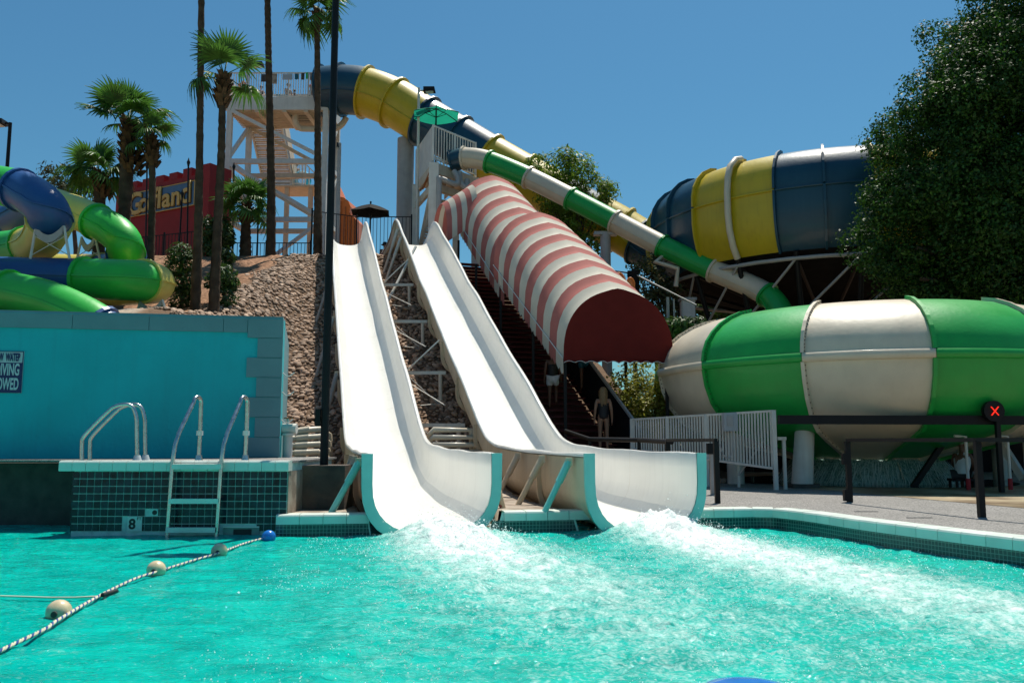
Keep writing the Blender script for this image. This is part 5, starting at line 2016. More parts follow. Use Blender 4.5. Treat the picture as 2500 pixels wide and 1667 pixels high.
# notice boards hung on the front railing
for k, (px0, px1, py0, py1, mt) in enumerate(((638, 662, 182, 200, 'concrete_dark'), (664, 676, 181, 205, 'concrete'), (690, 714, 182, 195, 'plastic_grey'), (720, 728, 181, 194, 'cloth_teal'), (736, 743, 179, 195, 'concrete_dark'), (747, 751, 178, 193, 'green_l'), (757, 768, 179, 196, 'concrete'))):
    a, c = P(px0, py0, yF - 0.03), P(px1, py1, yF - 0.03)
    MB().box(((a.x + c.x) / 2, yF - 0.03, (a.z + c.z) / 2), (c.x - a.x, 0.03, a.z - c.z)).build('notice_board', MT[mt], TW)
# white side screen on the left of the deck
MB().prism([V(xL - 0.15, yF + 0.1, zd), V(xL - 0.15, yB, zd), V(xL - 0.15, yB, zd + 1.3), V(xL - 0.15, yF + 0.1, zd + 1.3)], V(0.03, 0, 0)).build('side_screen', WP, TW)
# stair flights behind


def flight(root, a, c, width, n, mt, wdir):
    """a: top centre, c: bottom centre"""
    a, c = Vector(a), Vector(c)
    wv = Vector(wdir).normalized()
    run = Vector((c.x - a.x, c.y - a.y, 0))
    L = run.length
    run.normalize()
    sx_ = math.atan2(wv.y, wv.x)
    rot_ = Matrix.Rotation(sx_, 3, 'Z')
    for k in range(n):
        q = a.lerp(c, (k + 0.5) / n)
        td = MB().box(q, (width, L / n * 1.05, 0.05), rot_).build('tread', mt, root)
        MB().box(q + V(0, 0, 0.025 + ((a.z - c.z) / n - 0.05) / 2) - run * (L / n / 2), (width - 0.06, 0.03, (a.z - c.z) / n - 0.09), rot_).build('riser', mt, td)
    for s_ in (-1, 1):
        MB().bar(a + wv * s_ * width / 2, c + wv * s_ * width / 2, 0.08, 0.34).build('stringer', WP, root)


sa = V(P(648, 306, yB + 0.05).x, yB + 0.1, zd - 0.25)
scn = V(P(683, 462, 48.4).x, 48.4, P(683, 462, 48.4).z)
flight(TW, sa, scn, 1.7, 16, TP, (1, 0, 0))
# tan side panel of that flight
b = MB()
e = V(0.92, 0, 0)
b.prism([sa + e + V(0, 0, 0.1), scn + e + V(0, 0, 0.1), scn + e + V(0, 0, 1.2), sa + e + V(0, 0, 1.2)], V(0.03, 0, 0))
b.build('side_panel', TP, TW)
lz = scn.z - 0.1
lx0, lx1 = scn.x - 0.7, P(790, 470, 48.4).x
MB().prism([V(lx0, 47.6, lz), V(lx1, 47.6, lz), V(lx1, 49.6, lz), V(lx0, 49.6, lz)], V(0, 0, 0.12)).build('landing', TP, TW)
railing(TW, (lx0 + 1.5, 47.65, 0), (lx1 - 0.9, 47.65, 0), lz + 0.1, 1.25, 10, WP, w_=0.03)
flight(TW, V(lx1 - 0.2, 48.6, lz), V(lx1 + 2.4, 48.6, lz - 2.7), 1.7, 12, TP, (0, 1, 0))
for t in (0, 0.5, 1):
    q = V(lx1 - 0.7 + t * 2.6, 47.7, lz - t * 2.7)
    MB().bar(q, q + V(0, 0, 1.2), 0.05).build('rail_post', WP, TW)
MB().bar(V(lx1 - 0.9, 47.7, lz + 1.35), V(lx1 + 2.0, 47.7, lz - 1.5), 0.06).build('top_rail', WP, TW)
for x in (lx0 + 1.3, lx1 - 0.6):
    MB().bar((x, 47.8, g), (x, 47.8, lz), 0.24).build('column', TP, TW)
# tub of the slide and speaker on deck
tb = thing('slide_entry_tub', 'dark teal slide entry tub on the tower deck behind the railing', 'slide entry', (xL + 3.6, yF + 1.2, zd))
rows = []
for i in range(9):
    t = i / 8
    x = lerp(xL + 2.3, xR + 0.2, t)
    h = 0.28 + 0.45 * max(0, (t - 0.55) / 0.45) ** 2 + 0.35 * max(0, 0.35 - t)
    rows.append([V(x, yF + 0.6, zd + h), V(x, yF + 0.62, zd + 0.05), V(x, yF + 1.9, zd + 0.05), V(x, yF + 1.95, zd + h + 0.1)])
MB().grid(rows).build('tub_shell', MT['cloth_teal'], tb)
MB().tube([r_[0] for r_ in rows], 0.05, 6).build('tub_rim', MT['cloth_teal'], tb)
ob = thing('orange_chute', 'orange slide entry standing on the tower deck at its open corner', 'slide entry', P(585, 235, 42.6))
b = MB()
b.prism([P(x, y, 42.5) for x, y in ((580, 237), (580, 205), (590, 202), (594, 198), (600, 208), (608, 218), (612, 237))], V(0, 1.2, 0))
b.build('shell', MT['orange'], ob)
MB().tube([P(594, 198, 42.4), P(600, 209, 42.4), P(609, 220, 42.4), P(613, 237, 42.4)], 0.06, 6).build('rim', MT['orange'], ob)
spk = thing('loudspeaker', 'black loudspeaker on a short pole above the tower railing', 'loudspeaker', P(791, 178, 42.1))
q = P(791, 171, 42.1)
MB().box(q, (0.2, 0.22, 0.26)).build('case', MT['black'], spk)
MB().box(q + V(0, -0.115, 0), (0.15, 0.015, 0.2)).build('grille', MT['dark'], spk)
MB().tube([V(q.x, q.y, zd), V(q.x, q.y, q.z)], 0.03, 6).build('pole', WP, spk)
# orange wavy slide wall right of the tower
ow = thing('orange_slide_wall', 'orange wavy slide wall showing to the right of the tower behind the black fence', 'slide', P(830, 560, 46))
b = MB()
b.prism([P(x, y, 46) for x, y in ((800, 600), (800, 440), (806, 430), (818, 455), (828, 480), (838, 482), (850, 490), (856, 505), (853, 520), (862, 528), (872, 540), (874, 600))], V(0.2, 1.4, 0))
b.build('wall_panel', MT['orange'], ow)
for k in range(7):
    q = P(800 + k * 11, 445 + k * 15, 45.95)
    MB().bar(V(q.x, 45.9, PLAT_Z), V(q.x, 45.9, q.z), 0.05).build('rib', MT['rust'], ow)

# ---------------------------------------------------------------- small white platform
PF = thing('launch_platform', 'small white launch platform with picket railing above the striped awning', 'platform', P(1060, 560, 36.5))
c0 = P(1057, 393, 36.0)
zt = c0.z
rr_ = P(1161, 348, 38.2)
ll_ = P(1017, 372, 39.2)
C0, CR, CL = V(c0.x, c0.y, 0), V(rr_.x, rr_.y, 0), V(ll_.x, ll_.y, 0)
CBk = CR + (CL - C0)
MB().prism([C0 + V(0, 0, zt - 0.12), CR + V(0, 0, zt - 0.12), CBk + V(0, 0, zt - 0.12), CL + V(0, 0, zt - 0.12)], V(0, 0, 0.1)).build('deck', TP, PF)
for a, c in ((C0, CR), (C0, CL)):
    MB().bar(a + V(0, 0, zt - 0.3), c + V(0, 0, zt - 0.3), 0.08, 0.42).build('fascia', TP, PF)
for k in range(5):
    t = (k + 0.5) / 5
    MB().bar(C0.lerp(CR, t) + V(0, 0, zt - 0.25), CL.lerp(CBk, t) + V(0, 0, zt - 0.25), 0.06, 0.2).build('joist', TP, PF)
hR = P(1057, 307, 36.0).z - zt
railing(PF, C0, CR, zt, hR, 16, WP, w_=0.045)
railing(PF, CL, CBk, zt, hR, 12, WP, w_=0.04)
b = MB()
b.prism([C0 + V(0, 0, zt - 0.15), CL + V(0, 0, zt - 0.15), CL + V(0, 0, zt + hR), C0 + V(0, 0, zt + hR)], V(-0.04, 0, 0))
b.build('side_screen', WP, PF)
MB().bar(C0 + V(0.05, 0.1, 8.7), C0 + V(0.05, 0.1, zt - 0.1), 0.42).build('column', WP, PF)
for q in (CL, CR, CBk):
    MB().bar(q + V(0, 0, 8.7), q + V(0, 0, zt - 0.1), 0.32).build('column', WP, PF)
# cross beams and stair below
z_ = P(1040, 470, 37).z
MB().bar(CL + V(0, 0, z_), C0 + V(0, 0, z_ - 0.05), 0.16, 0.3).build('cross_beam', TP, PF)
MB().bar(C0 + V(0, 0, z_), CR + V(0, 0, z_), 0.16, 0.3).build('cross_beam', TP, PF)
flight(PF, (C0 + CL) / 2 + V(0.9, 0.5, z_ - 0.1), (C0 + CL) / 2 + V(-0.4, 3.4, 8.9), 1.2, 14, TP, (1, 0.3, 0))
MB().bar(C0 + V(-0.1, 0, z_ - 0.3), CL + V(0.1, 0, 9.9), 0.12).build('brace', WP, PF)
MB().bar(C0.lerp(CL, 0.1) + V(-0.02, -0.02, zt - 0.35), C0.lerp(CL, 0.55) + V(-0.02, -0.02, zt - 0.72), 0.07, 0.1).build('rusty_stringer', MT['rust'], PF)
# grey drain pipes
for pts in ([(1108, 418, 36.5), (1118, 436, 36.4), (1113, 450, 36.3), (1075, 437, 36.0), (1072, 445, 35.9), (1071, 545, 35.9)], [(1122, 420, 36.6), (1124, 445, 36.5), (1138, 458, 36.5), (1141, 440, 36.7)]):
    pp, _ = catmull([tuple(P(*q)) for q in pts], 5)
    MB().tube(pp, 0.13, 9).build('drain_pipe', MT['grey_paint'], PF)


def umbrella(label, tip, r, h, mt, pole_to, n=6, tilt=0.0, under=None):
    o = thing('patio_umbrella', label, 'umbrella', (tip[0], tip[1], pole_to))
    tip = Vector(tip)
    pts = []
    for k in range(n):
        a = 2 * math.pi * (k + 0.5) / n + 0.12
        pts.append(tip + V(r * math.cos(a), r * math.sin(a), -h + tilt * math.cos(a)))
    for k in range(n):
        a, c = pts[k], pts[(k + 1) % n]
        rows = []
        for j in range(5):
            t = j / 4
            row = []
            for i in range(5):
                e = a.lerp(c, i / 4)
                q = tip.lerp(e, t)
                q.z += -0.06 * math.sin(math.pi * i / 4) * t * 0.6 + 0.10 * h * math.sin(math.pi * t)
                row.append(q)
            rows.append(row)
        MB().grid(rows).build('canopy_panel', mt, o)
        MB().tube([tip + V(0, 0, -0.05), tip.lerp(pts[k], 0.5) + V(0, 0, 0.02), pts[k] + V(0, 0, -0.03)], 0.02, 5).build('rib', MT['black'], o)
        MB().tube([tip + V(0, 0, -h - 0.1), tip.lerp(pts[k], 0.45) + V(0, 0, -0.02)], 0.014, 4).build('stretcher', MT['black'], o)
    MB().tube([V(tip.x, tip.y, pole_to), tip + V(0, 0, 0.08)], 0.035, 8).build('pole', MT['black'], o)
    MB().sphere(tip + V(0, 0, 0.08), 0.05, 8, 6).build('finial', mt, o)
    return o


ut = P(1065, 264, 37.6)
umbrella('green patio umbrella open above the small white platform', ut, 1.16, 0.36, MT['green_canvas'], zt)
ut = P(905, 498, 38.5)
umbrella('black patio umbrella behind the hilltop fence between the slides', ut, 0.98, 0.42, MT['black_canvas'], PLAT_Z)

# ---------------------------------------------------------------- castle sign
SG = thing('castle_sign', 'red battlement sign with gold letters on a slate blue panel', 'sign', P(400, 600, 38.6))
A_, B_ = P(312, 500, 40.2), P(476, 500, 37.9)
sd_ = Vector((B_.x - A_.x, B_.y - A_.y, 0)).normalized()
sn_ = Vector((sd_.y, -sd_.x, 0))
pl = Vector((A_.x, A_.y, 0))
L_ = Vector((B_.x - A_.x, B_.y - A_.y, 0)).length
zt_ = (P(316, 477, 40.2).z + P(476, 441, 37.9).z) / 2
zb_ = (P(316, 533, 40.2).z + P(476, 501, 37.9).z) / 2
b = MB()
ztop = zt_ + 0.28
b.prism([pl - sd_ * 0.9 + V(0, 0, 8.6), pl + sd_ * (L_ + 0.45) + V(0, 0, 8.6), pl + sd_ * (L_ + 0.45) + V(0, 0, ztop), pl - sd_ * 0.9 + V(0, 0, ztop)], -sn_ * 1.1)
b.build('body', MT['sign_red'], SG)
mw = 0.62
u = -0.9
k = 0
while u < L_ + 0.3:
    hgt = 0.34 if k < 5 else 0.4
    c = pl + sd_ * (u + mw / 2) - sn_ * 0.2 + V(0, 0, ztop + hgt / 2 - 0.001)
    ml = MB().box(c, (mw * 0.92, 0.42, hgt), Matrix.Rotation(math.atan2(sd_.y, sd_.x), 3, 'Z')).build('merlon', MT['sign_red'], SG)
    u += mw * 1.52
    k += 1
tw_ = pl + sd_ * (L_ + 0.45 + 0.25)
MB().box(V(tw_.x, tw_.y, (8.6 + ztop + 0.38) / 2) - sn_ * 0.55, (0.55, 1.25, ztop + 0.38 - 8.6), Matrix.Rotation(math.atan2(sd_.y, sd_.x), 3, 'Z')).build('corner_turret', MT['sign_red'], SG)
pn = MB()
pn.prism([pl - sd_ * 0.05 + sn_ * 0.05 + V(0, 0, zb_), pl + sd_ * (L_ + 0.02) + sn_ * 0.05 + V(0, 0, zb_), pl + sd_ * (L_ + 0.02) + sn_ * 0.05 + V(0, 0, zt_), pl - sd_ * 0.05 + sn_ * 0.05 + V(0, 0, zt_)], -sn_ * 0.045)
PN = pn.build('name_panel', MT['sign_blue'], SG)
for (u0, za, u1, zb2) in ((-0.05, zt_, L_, zt_), (-0.05, zb_, L_, zb_), (-0.05, zb_, -0.05, zt_), (L_, zb_, L_, zt_)):
    MB().bar(pl + sd_ * u0 + sn_ * 0.06 + V(0, 0, za), pl + sd_ * u1 + sn_ * 0.06 + V(0, 0, zb2), 0.035).build('panel_border', MT['sign_gold'], PN)
letters = [('G', 0.42, 1.0), ('o', 0.98, 0.86), ('l', 1.36, 0.95), ('f', 1.66, 0.95), ('l', 1.94, 0.95), ('a', 2.36, 0.86), ('n', 2.92, 0.86), ('d', 3.50, 0.95)]
sc_ = L_ / 3.95
for ch, uu_, hh_ in letters:
    base = pl + sd_ * ((0.15 + uu_ * 0.96) * sc_) + V(0, 0, (zt_ + zb_) / 2 - 0.03 + (0.06 if ch in 'lfd' else 0))
    lt = place_text(text_mesh(ch, 1.5 * hh_, MT['sign_gold'], extrude=0.03, bold=0.028), PN, base + sn_ * 0.10, sd_, (0, 0, 1), 'letter')
    bk = place_text(text_mesh(ch, 1.5 * hh_, MT['sign_brown'], extrude=0.012, bold=0.065), PN, base + sn_ * 0.062, sd_, (0, 0, 1), 'letter_outline')

# ---------------------------------------------------------------- black railings and poles on the hilltop


def hill_fence(label, pts, h, step=0.155):
    o = thing('picket_railing', label, 'railing', pts[0], None)
    pts = [Vector(q) for q in pts]
    me_ = simple_mesh('picket', MT['black'], lambda q: q.bar((0, 0, 0), (0, 0, h - 0.03), 0.022))
    mp__ = simple_mesh('post', MT['black'], lambda q: q.bar((0, 0, -0.2), (0, 0, h + 0.06), 0.06))
    for a, c in zip(pts, pts[1:]):
        MB().bar(a + V(0, 0, h - 0.05), c + V(0, 0, h - 0.05), 0.035).build('top_rail', MT['black'], o)
        MB().bar(a + V(0, 0, 0.08), c + V(0, 0, 0.08), 0.035).build('bottom_rail', MT['black'], o)
        n = max(2, int((c - a).length / step))
        for k in range(n):
            inst('picket', me_, o, a.lerp(c, (k + 0.5) / n))
        inst('post', mp__, o, a)
    inst('post', mp__, o, pts[-1])
    return o


gz = lambda x, y: hill(x, y) - 0.02
hp1 = [V(P(318, 600, 36).x, 36, PLAT_Z), V(P(400, 600, 35.4).x, 35.4, PLAT_Z), V(P(478, 600, 34.8).x, 34.8, PLAT_Z)]
hill_fence('black picket railing in front of the red battlement sign', hp1, 1.25)
hp2 = [V(P(556, 600, 35.2).x, 35.2, PLAT_Z - 0.1), V(P(650, 600, 35.2).x, 35.2, PLAT_Z - 0.1), V(P(758, 600, 35.2).x, 35.2, PLAT_Z - 0.1)]
hill_fence('low black picket railing on the crest between the palms', hp2, 0.95)
hp3 = [V(P(760, 600, 35.6).x, 35.6, PLAT_Z), V(P(870, 600, 36.6).x, 36.6, PLAT_Z), V(P(1004, 600, 36.6).x, 36.6, PLAT_Z)]
hill_fence('tall black picket railing at the top of the white slides', hp3, P(880, 527, 36.6).z - PLAT_Z)
for k, (px, ptop, Y, lab) in enumerate(((357, 412, 33.0, 'nearest the fat palm trunk'), (437, 478, 33.4, 'leaning, in the middle of the red sign'), (458, 402, 33.2, 'crossing the last letter of the sign'), (569, 412, 35.0, 'behind the short palm'), (629, 505, 35.0, 'between the short palm and the crossing trunk'))):
    base = V(P(px, 600, Y).x, Y, PLAT_Z - 0.4)
    tp = P(px + (2 if k != 1 else 8), ptop, Y)
    o = thing('garden_pole', 'thin black garden pole with pointed finial ' + lab, 'pole', base, 'thin black poles on the hilltop')
    MB().tube([base, tp], 0.035, 6).build('shaft', MT['black'], o)
    MB().lathe(tp, [(0.0, 0.3), (0.045, 0.16), (0.075, 0.09), (0.05, 0.0), (0.04, -0.06)], 8).build('finial', MT['black'], o)

# support for things behind the awning: cable fence, orange tube end
nf = thing('net_fence', 'tall netting fence with dark post beyond the maroon awning front', 'fence', P(1562, 750, 30.5))
pA, pB, pC = P(1450, 655, 32), P(1547, 668, 30.5), P(1700, 745, 29.5)
for q in (pB,):
    MB().bar((q.x, q.y, 0.3), (q.x, q.y, q.z + 0.15), 0.14).build('post', MT['black'], nf)
MB().tube([pA, pB], 0.03, 5).build('top_cable', MT['black'], nf)
MB().tube([pB, pC], 0.03, 5).build('top_cable', MT['grey_paint'], nf)
MB().box(pB + V(-0.02, -0.05, -0.35), (0.42, 0.06, 0.9)).build('dark_panel', MT['dark'], nf)
for px in (1630, 1645, 1665):
    q = P(px, 706 + (px - 1560) * 0.28, 30)
    MB().bar((q.x, q.y, 0.3), (q.x, q.y, q.z), 0.09 if px == 1630 else 0.05).build('post', MT['grey_paint'], nf)
wc = thing('support_pillar', 'pale square pillar showing beneath the high bowl', 'pillar', P(1678, 800, 33))
q = P(1678, 735, 33)
MB().bar((q.x, q.y, 0.3), (q.x, q.y, q.z), 0.5).build('shaft', MT['white_paint'], wc)
MB().bar((q.x, q.y, q.z), (q.x, q.y, q.z + 0.1), 0.62).build('cap', MT['grey_paint'], wc)
oc = thing('orange_tube_end', 'orange double humped tube end rising behind the maroon awning front', 'slide', P(1518, 705, 27.5))
b = MB()
cs = [(1496, 712), (1494, 690), (1498, 674), (1509, 667), (1519, 670), (1525, 682), (1530, 688), (1535, 680), (1542, 680), (1548, 690), (1548, 712)]
pp, _ = catmull([tuple(P(x, y, 27.5)) for x, y in cs], 4)
b.prism([Vector(q) for q in pp], V(0, 0.7, 0))
b.build('shell', MT['orange'], oc)
MB().tube([Vector(q) for q in pp], 0.03, 6).build('lip', MT['orange'], oc)
MB().bar(P(1515, 704, 27.4), P(1545, 706, 27.4), 0.05, 0.06).build('ledge', MT['dark'], oc)
# water curtain under the low bowl
wm = bpy.data.materials.new('falling_water')
wm.use_nodes = True
n = wm.node_tree
pb = n.nodes['Principled BSDF']
geo = n.nodes.new('ShaderNodeNewGeometry')
mp2 = n.nodes.new('ShaderNodeMapping')
mp2.inputs['Scale'].default_value = (26, 26, 1.3)
mp2.inputs['Rotation'].default_value = (0, 0.25, 0)
n.links.new(geo.outputs['Position'], mp2.inputs[0])
nn = n.nodes.new('ShaderNodeTexNoise')
nn.inputs['Scale'].default_value = 1.0
nn.inputs['Detail'].default_value = 8
nn.inputs['Roughness'].default_value = 0.7
n.links.new(mp2.outputs[0], nn.inputs['Vector'])
rp = n.nodes.new('ShaderNodeValToRGB')
rp.color_ramp.elements[0].position = 0.40
rp.color_ramp.elements[1].position = 0.60
rp.color_ramp.elements[0].color = (0.04, 0.14, 0.11, 1)
rp.color_ramp.elements[1].color = (0.45, 0.60, 0.55, 1)
n.links.new(nn.outputs['Fac'], rp.inputs[0])
n.links.new(rp.outputs[0], pb.inputs['Base Color'])
pb.inputs['Roughness'].default_value = 0.15
bp = n.nodes.new('ShaderNodeBump')
bp.inputs['Distance'].default_value = 0.012
n.links.new(nn.outputs['Fac'], bp.inputs['Height'])
n.links.new(bp.outputs[0], pb.inputs['Normal'])
b = MB()
prof = [(1.88, 1.02), (1.95, 0.95), (2.15, 0.7), (2.32, 0.45), (2.42, 0.28)]
rows = []
for i in range(65):
    a = 2 * math.pi * i / 64
    rows.append([BC + V((r_ + 0.05 * math.sin(i * 3.7 + j * 2)) * math.sin(a), -(r_ + 0.05 * math.sin(i * 2.3 + j)) * math.cos(a), z_) for j, (r_, z_) in enumerate(prof)])
b.grid(rows)
o = b.build('water_curtain', wm)
tag(o, 'sheet of falling water pouring out below the low bowl', 'waterfall')
# falling strands in front of the sheet
rn = random.Random(9)
b = MB()
for k in range(900):
    a = rn.uniform(-math.pi, math.pi)
    z0_ = rn.uniform(0.45, 1.0)
    ln = rn.uniform(0.15, 0.6)
    rr0 = 1.95 + (1.0 - z0_) * 0.7 + rn.uniform(-0.06, 0.1)
    z1_ = max(0.32, z0_ - ln)
    rr1 = 1.97 + (1.0 - z1_) * 0.75 + rn.uniform(-0.05, 0.1)
    tw = rn.uniform(-0.05, 0.01)
    w__ = rn.uniform(0.004, 0.014)
    d0 = V(math.sin(a), -math.cos(a), 0)
    d1 = V(math.sin(a + tw), -math.cos(a + tw), 0)
    tn = V(math.cos(a), math.sin(a), 0)
    p0, p1 = BC + d0 * rr0 + V(0, 0, z0_), BC + d1 * rr1 + V(0, 0, z1_)
    b.add([p0 - tn * w__ * 0.4, p0 + tn * w__ * 0.4, p1 + tn * w__, p1 - tn * w__], [(0, 1, 2, 3)])
o2 = b.build('falling_strands', M('white_falling_water', (0.8, 0.9, 0.86), rough=0.25, var=0.05, trans=0.6), o)
o2['kind'] = 'stuff'
# shallow catch pool
MB().lathe(V(BC.x, BC.y, 0), [(0.0, 0.316), (3.3, 0.316), (3.6, 0.318)], 40).build('splash_puddle', M('wet_dark_puddle', (0.05, 0.07, 0.06), rough=0.08, var=0.3))['kind'] = 'structure'

# black backdrop fence added to imitate the shade behind the low bowl
sf = thing('dark_backdrop', 'black backdrop fence added for the dark behind the low bowl', 'fence', (14, 30.2, 0.3))
sx = [6.0 + 2.4 * k for k in range(11)]
for k, x in enumerate(sx):
    MB().bar((x, 30.2, 0.2), (x, 30.2, 3.1), 0.08).build('post', MT['black'], sf)
    if k < len(sx) - 1:
        b = MB()
        b.grid([[(x + 0.05 + t * 2.3, 30.14 + 0.05 * math.sin(t * 9 + k), z) for t in np.linspace(0, 1, 9)] for z in (0.3, 1.2, 2.1, 3.0)])
        b.build('backdrop_panel', MT['dark'], sf)

# ---------------------------------------------------------------- palms


def frond_mesh(seed, nb=26, spread=250, droop=0.5, pet=0.75, rad=0.95, wid=0.055):
    rn = random.Random(seed)
    b = MB()
    # petiole along +Y, then the fan, all in local space; gravity is local -Z
    pts = []
    for i in range(5):
        t = i / 4
        pts.append(V(0, pet * t, -0.05 * t * t))
    b.tube(pts, [0.022, 0.02, 0.017, 0.014, 0.012], 5)
    hub = pts[-1]
    for k in range(nb):
        a = R(-spread / 2 + spread * k / (nb - 1)) + rn.uniform(-0.04, 0.04)
        d = V(math.sin(a), math.cos(a), 0)
        L = rad * (0.72 + 0.28 * math.cos(a * 0.55)) * rn.uniform(0.9, 1.06)
        side = V(math.cos(a), -math.sin(a), 0)
        rows = []
        dr = droop * rn.uniform(0.6, 1.4)
        for j, t in enumerate((0.0, 0.3, 0.55, 0.78, 1.0)):
            fall = -dr * L * max(0, t - 0.38) ** 1.8 * 1.5 + 0.10 * math.cos(a) * t * L * 0.3
            shrink = 1 - 0.25 * dr * max(0, t - 0.5)
            c = hub + d * (L * t * shrink) + V(0, 0, fall)
            w_ = wid * (0.35, 1.0, 0.85, 0.5, 0.06)[j]
            rows.append([c - side * w_ + V(0, 0, 0.018 * (j > 0)), c, c + side * w_ + V(0, 0, 0.018 * (j > 0))])
        b.grid(rows, smooth=False)
    me = b.mesh('frond')
    me.materials.append(MT['frond'])
    return me


FRONDS = [frond_mesh(i, droop=dr, spread=sp) for i, (dr, sp) in enumerate(((0.35, 230), (0.6, 250), (0.9, 260), (1.3, 240), (0.25, 200)))]


def palm(label, path, rads, scale, nf, boots=None, tilt_lo=-35, seed=0, group='fan palms on the slope', upright=False, skirt=0):
    """path: trunk points, base first"""
    rn = random.Random(seed)
    pts = [Vector(q) for q in path]
    gz_ = hill(pts[0].x, pts[0].y) - 0.15
    if pts[0].z > gz_:
        pts[0].z = gz_
    o = thing('fan_palm', label, 'palm tree', pts[0], group)
    cs, _ = catmull([tuple(q) + (r,) for q, r in zip(pts, rads)], 14)
    cp = [Vector(q[:3]) for q in cs]
    cr = [q[3] * (1 + 0.05 * math.sin(i * 2.1) + rn.uniform(-0.03, 0.03)) for i, q in enumerate(cs)]
    # ringed trunk
    ring_p, ring_r = [], []
    for i in range(len(cp) - 1):
        L = (cp[i + 1] - cp[i]).length
        m = max(1, int(L / 0.11))
        for k in range(m):
            t = k / m
            ring_p.append(cp[i].lerp(cp[i + 1], t))
            ring_r.append(lerp(cr[i], cr[i + 1], t) * (1.0 + (0.05 if len(ring_p) % 2 else -0.035) + rn.uniform(-0.02, 0.02)))
    ring_p.append(cp[-1])
    ring_r.append(cr[-1])
    MB().tube(ring_p, ring_r, 12).build('trunk', MT['trunk'], o)
    top = cp[-1]
    axis = (cp[-1] - cp[-4]).normalized()
    if boots:
        # cut leaf bases clothing the upper trunk
        L0, r0, r1 = boots
        nb_ = int(L0 * 42)
        b = MB()
        for k in range(nb_):
            t = k / nb_
            a = k * 2.399 + rn.uniform(-0.2, 0.2)
            rr = lerp(r0, r1, t) * (0.75 + 0.5 * math.sin(math.pi * min(1, 0.25 + t * 0.7)))
            base = top - axis * (L0 * (1 - t)) + V(rr * 0.7 * math.cos(a), rr * 0.7 * math.sin(a), 0)
            out = V(math.cos(a), math.sin(a), 0)
            tip = base + out * (0.10 + rr * 0.35) + V(0, 0, 0.17 + rn.uniform(-0.03, 0.08))
            sd = V(-math.sin(a), math.cos(a), 0) * 0.075
            b.add([base - sd - V(0, 0, 0.06), base + sd - V(0, 0, 0.06), tip + sd * 0.7, tip - sd * 0.7, base - out * 0.05 + V(0, 0, 0.1)], [(0, 1, 2, 3), (3, 2, 4), (0, 3, 4), (1, 4, 2)])
        b.build('leaf_bases', MT['boots'], o, kind='stuff')
    for k in range(nf):
        t = k / max(1, nf - 1)
        el = R(lerp(82, tilt_lo, t ** 0.85) + rn.uniform(-9, 9))
        az = k * 2.399963 + seed + rn.uniform(-0.25, 0.25)
        d = V(math.cos(az) * math.cos(el), math.sin(az) * math.cos(el), math.sin(el))
        up = V(0, 0, 1) if abs(d.z) < 0.97 else V(math.cos(az), math.sin(az), 0) * -1
        x = d.cross(up).normalized()
        z = x.cross(d).normalized()
        m_ = Matrix((x, d, z)).transposed()
        q = m_.to_quaternion() @ Quaternion((0, 1, 0), rn.uniform(-0.5, 0.5))
        if el > R(45):
            me = FRONDS[rn.choice((0, 4))]
        elif el > R(5):
            me = FRONDS[rn.choice((0, 1, 2))]
        else:
            me = FRONDS[rn.choice((2, 3))]
        s_ = scale * rn.uniform(0.85, 1.12)
        inst('frond', me, o, top + d * 0.04, q, (s_, s_, s_))
    return o


def tp(*pts):
    return [P(*q) for q in pts]


palm('short bushy fan palm farthest from the tower, behind the coiled tubes', tp((243, 600, 28), (243, 540, 28), (242, 440, 28), (240, 425, 28)), [0.2, 0.19, 0.17, 0.1], 0.80, 17, boots=(0.9, 0.17, 0.2), tilt_lo=-22, seed=1)
palm('thick trunked fan palm with a big dense crown beside the red sign', tp((298, 640, 26), (303, 540, 26), (309, 420, 26), (314, 310, 26), (314, 296, 26)), [0.2, 0.19, 0.2, 0.16, 0.08], 0.84, 14, boots=(1.75, 0.30, 0.2), tilt_lo=2, seed=2.4)
palm('slim fan palm with a small ragged crown in front of the red sign', tp((369, 655, 25.5), (370, 560, 25.5), (372, 440, 25.5), (367, 345, 25.5), (366, 330, 25.5)), [0.12, 0.105, 0.1, 0.09, 0.05], 0.56, 9, boots=(1.0, 0.14, 0.12), tilt_lo=-25, seed=3.1)
palm('tall bare palm trunk rising out of the picture beside the red sign', tp((478, 722, 24), (484, 560, 24), (488, 330, 24), (491, 60, 24), (493, -90, 24), (494, -170, 24)), [0.155, 0.12, 0.10, 0.092, 0.09, 0.07], 1.0, 16, tilt_lo=-30, seed=4)
palm('fan palm with few drooping fronds and a shaggy neck in front of the tower', tp((523, 722, 24.2), (530, 580, 24.2), (540, 380, 24.2), (543, 250, 24.2), (547, 185, 24.2)), [0.16, 0.13, 0.11, 0.10, 0.06], 0.88, 8, boots=(0.95, 0.16, 0.15), tilt_lo=-12, seed=5.6)
palm('tall bare palm trunk crossing the middle of the tower and leaving the picture', tp((662, 612, 33.6), (662, 450, 33.6), (657, 210, 33.6), (653, 0, 33.6), (651, -80, 33.6), (650, -150, 33.6)), [0.2, 0.165, 0.14, 0.125, 0.12, 0.09], 1.2, 16, tilt_lo=-30, seed=6)
palm('tall slim palm crowned at the top edge, next to the black lamp post', tp((777, 612, 34.4), (776, 420, 34.4), (775, 180, 34.4), (774, 60, 34.4), (774, 30, 34.4)), [0.19, 0.15, 0.125, 0.12, 0.06], 0.85, 15, boots=(0.5, 0.12, 0.12), tilt_lo=-45, seed=7)
palm('short fresh green palm at the foot of the tower', tp((600, 610, 34.2), (600, 560, 34.2), (602, 512, 34.2), (603, 500, 34.2)), [0.26, 0.2, 0.16, 0.08], 0.83, 19, boots=(0.8, 0.2, 0.17), tilt_lo=-28, seed=8)

# ---------------------------------------------------------------- broadleaf trees and shrubs


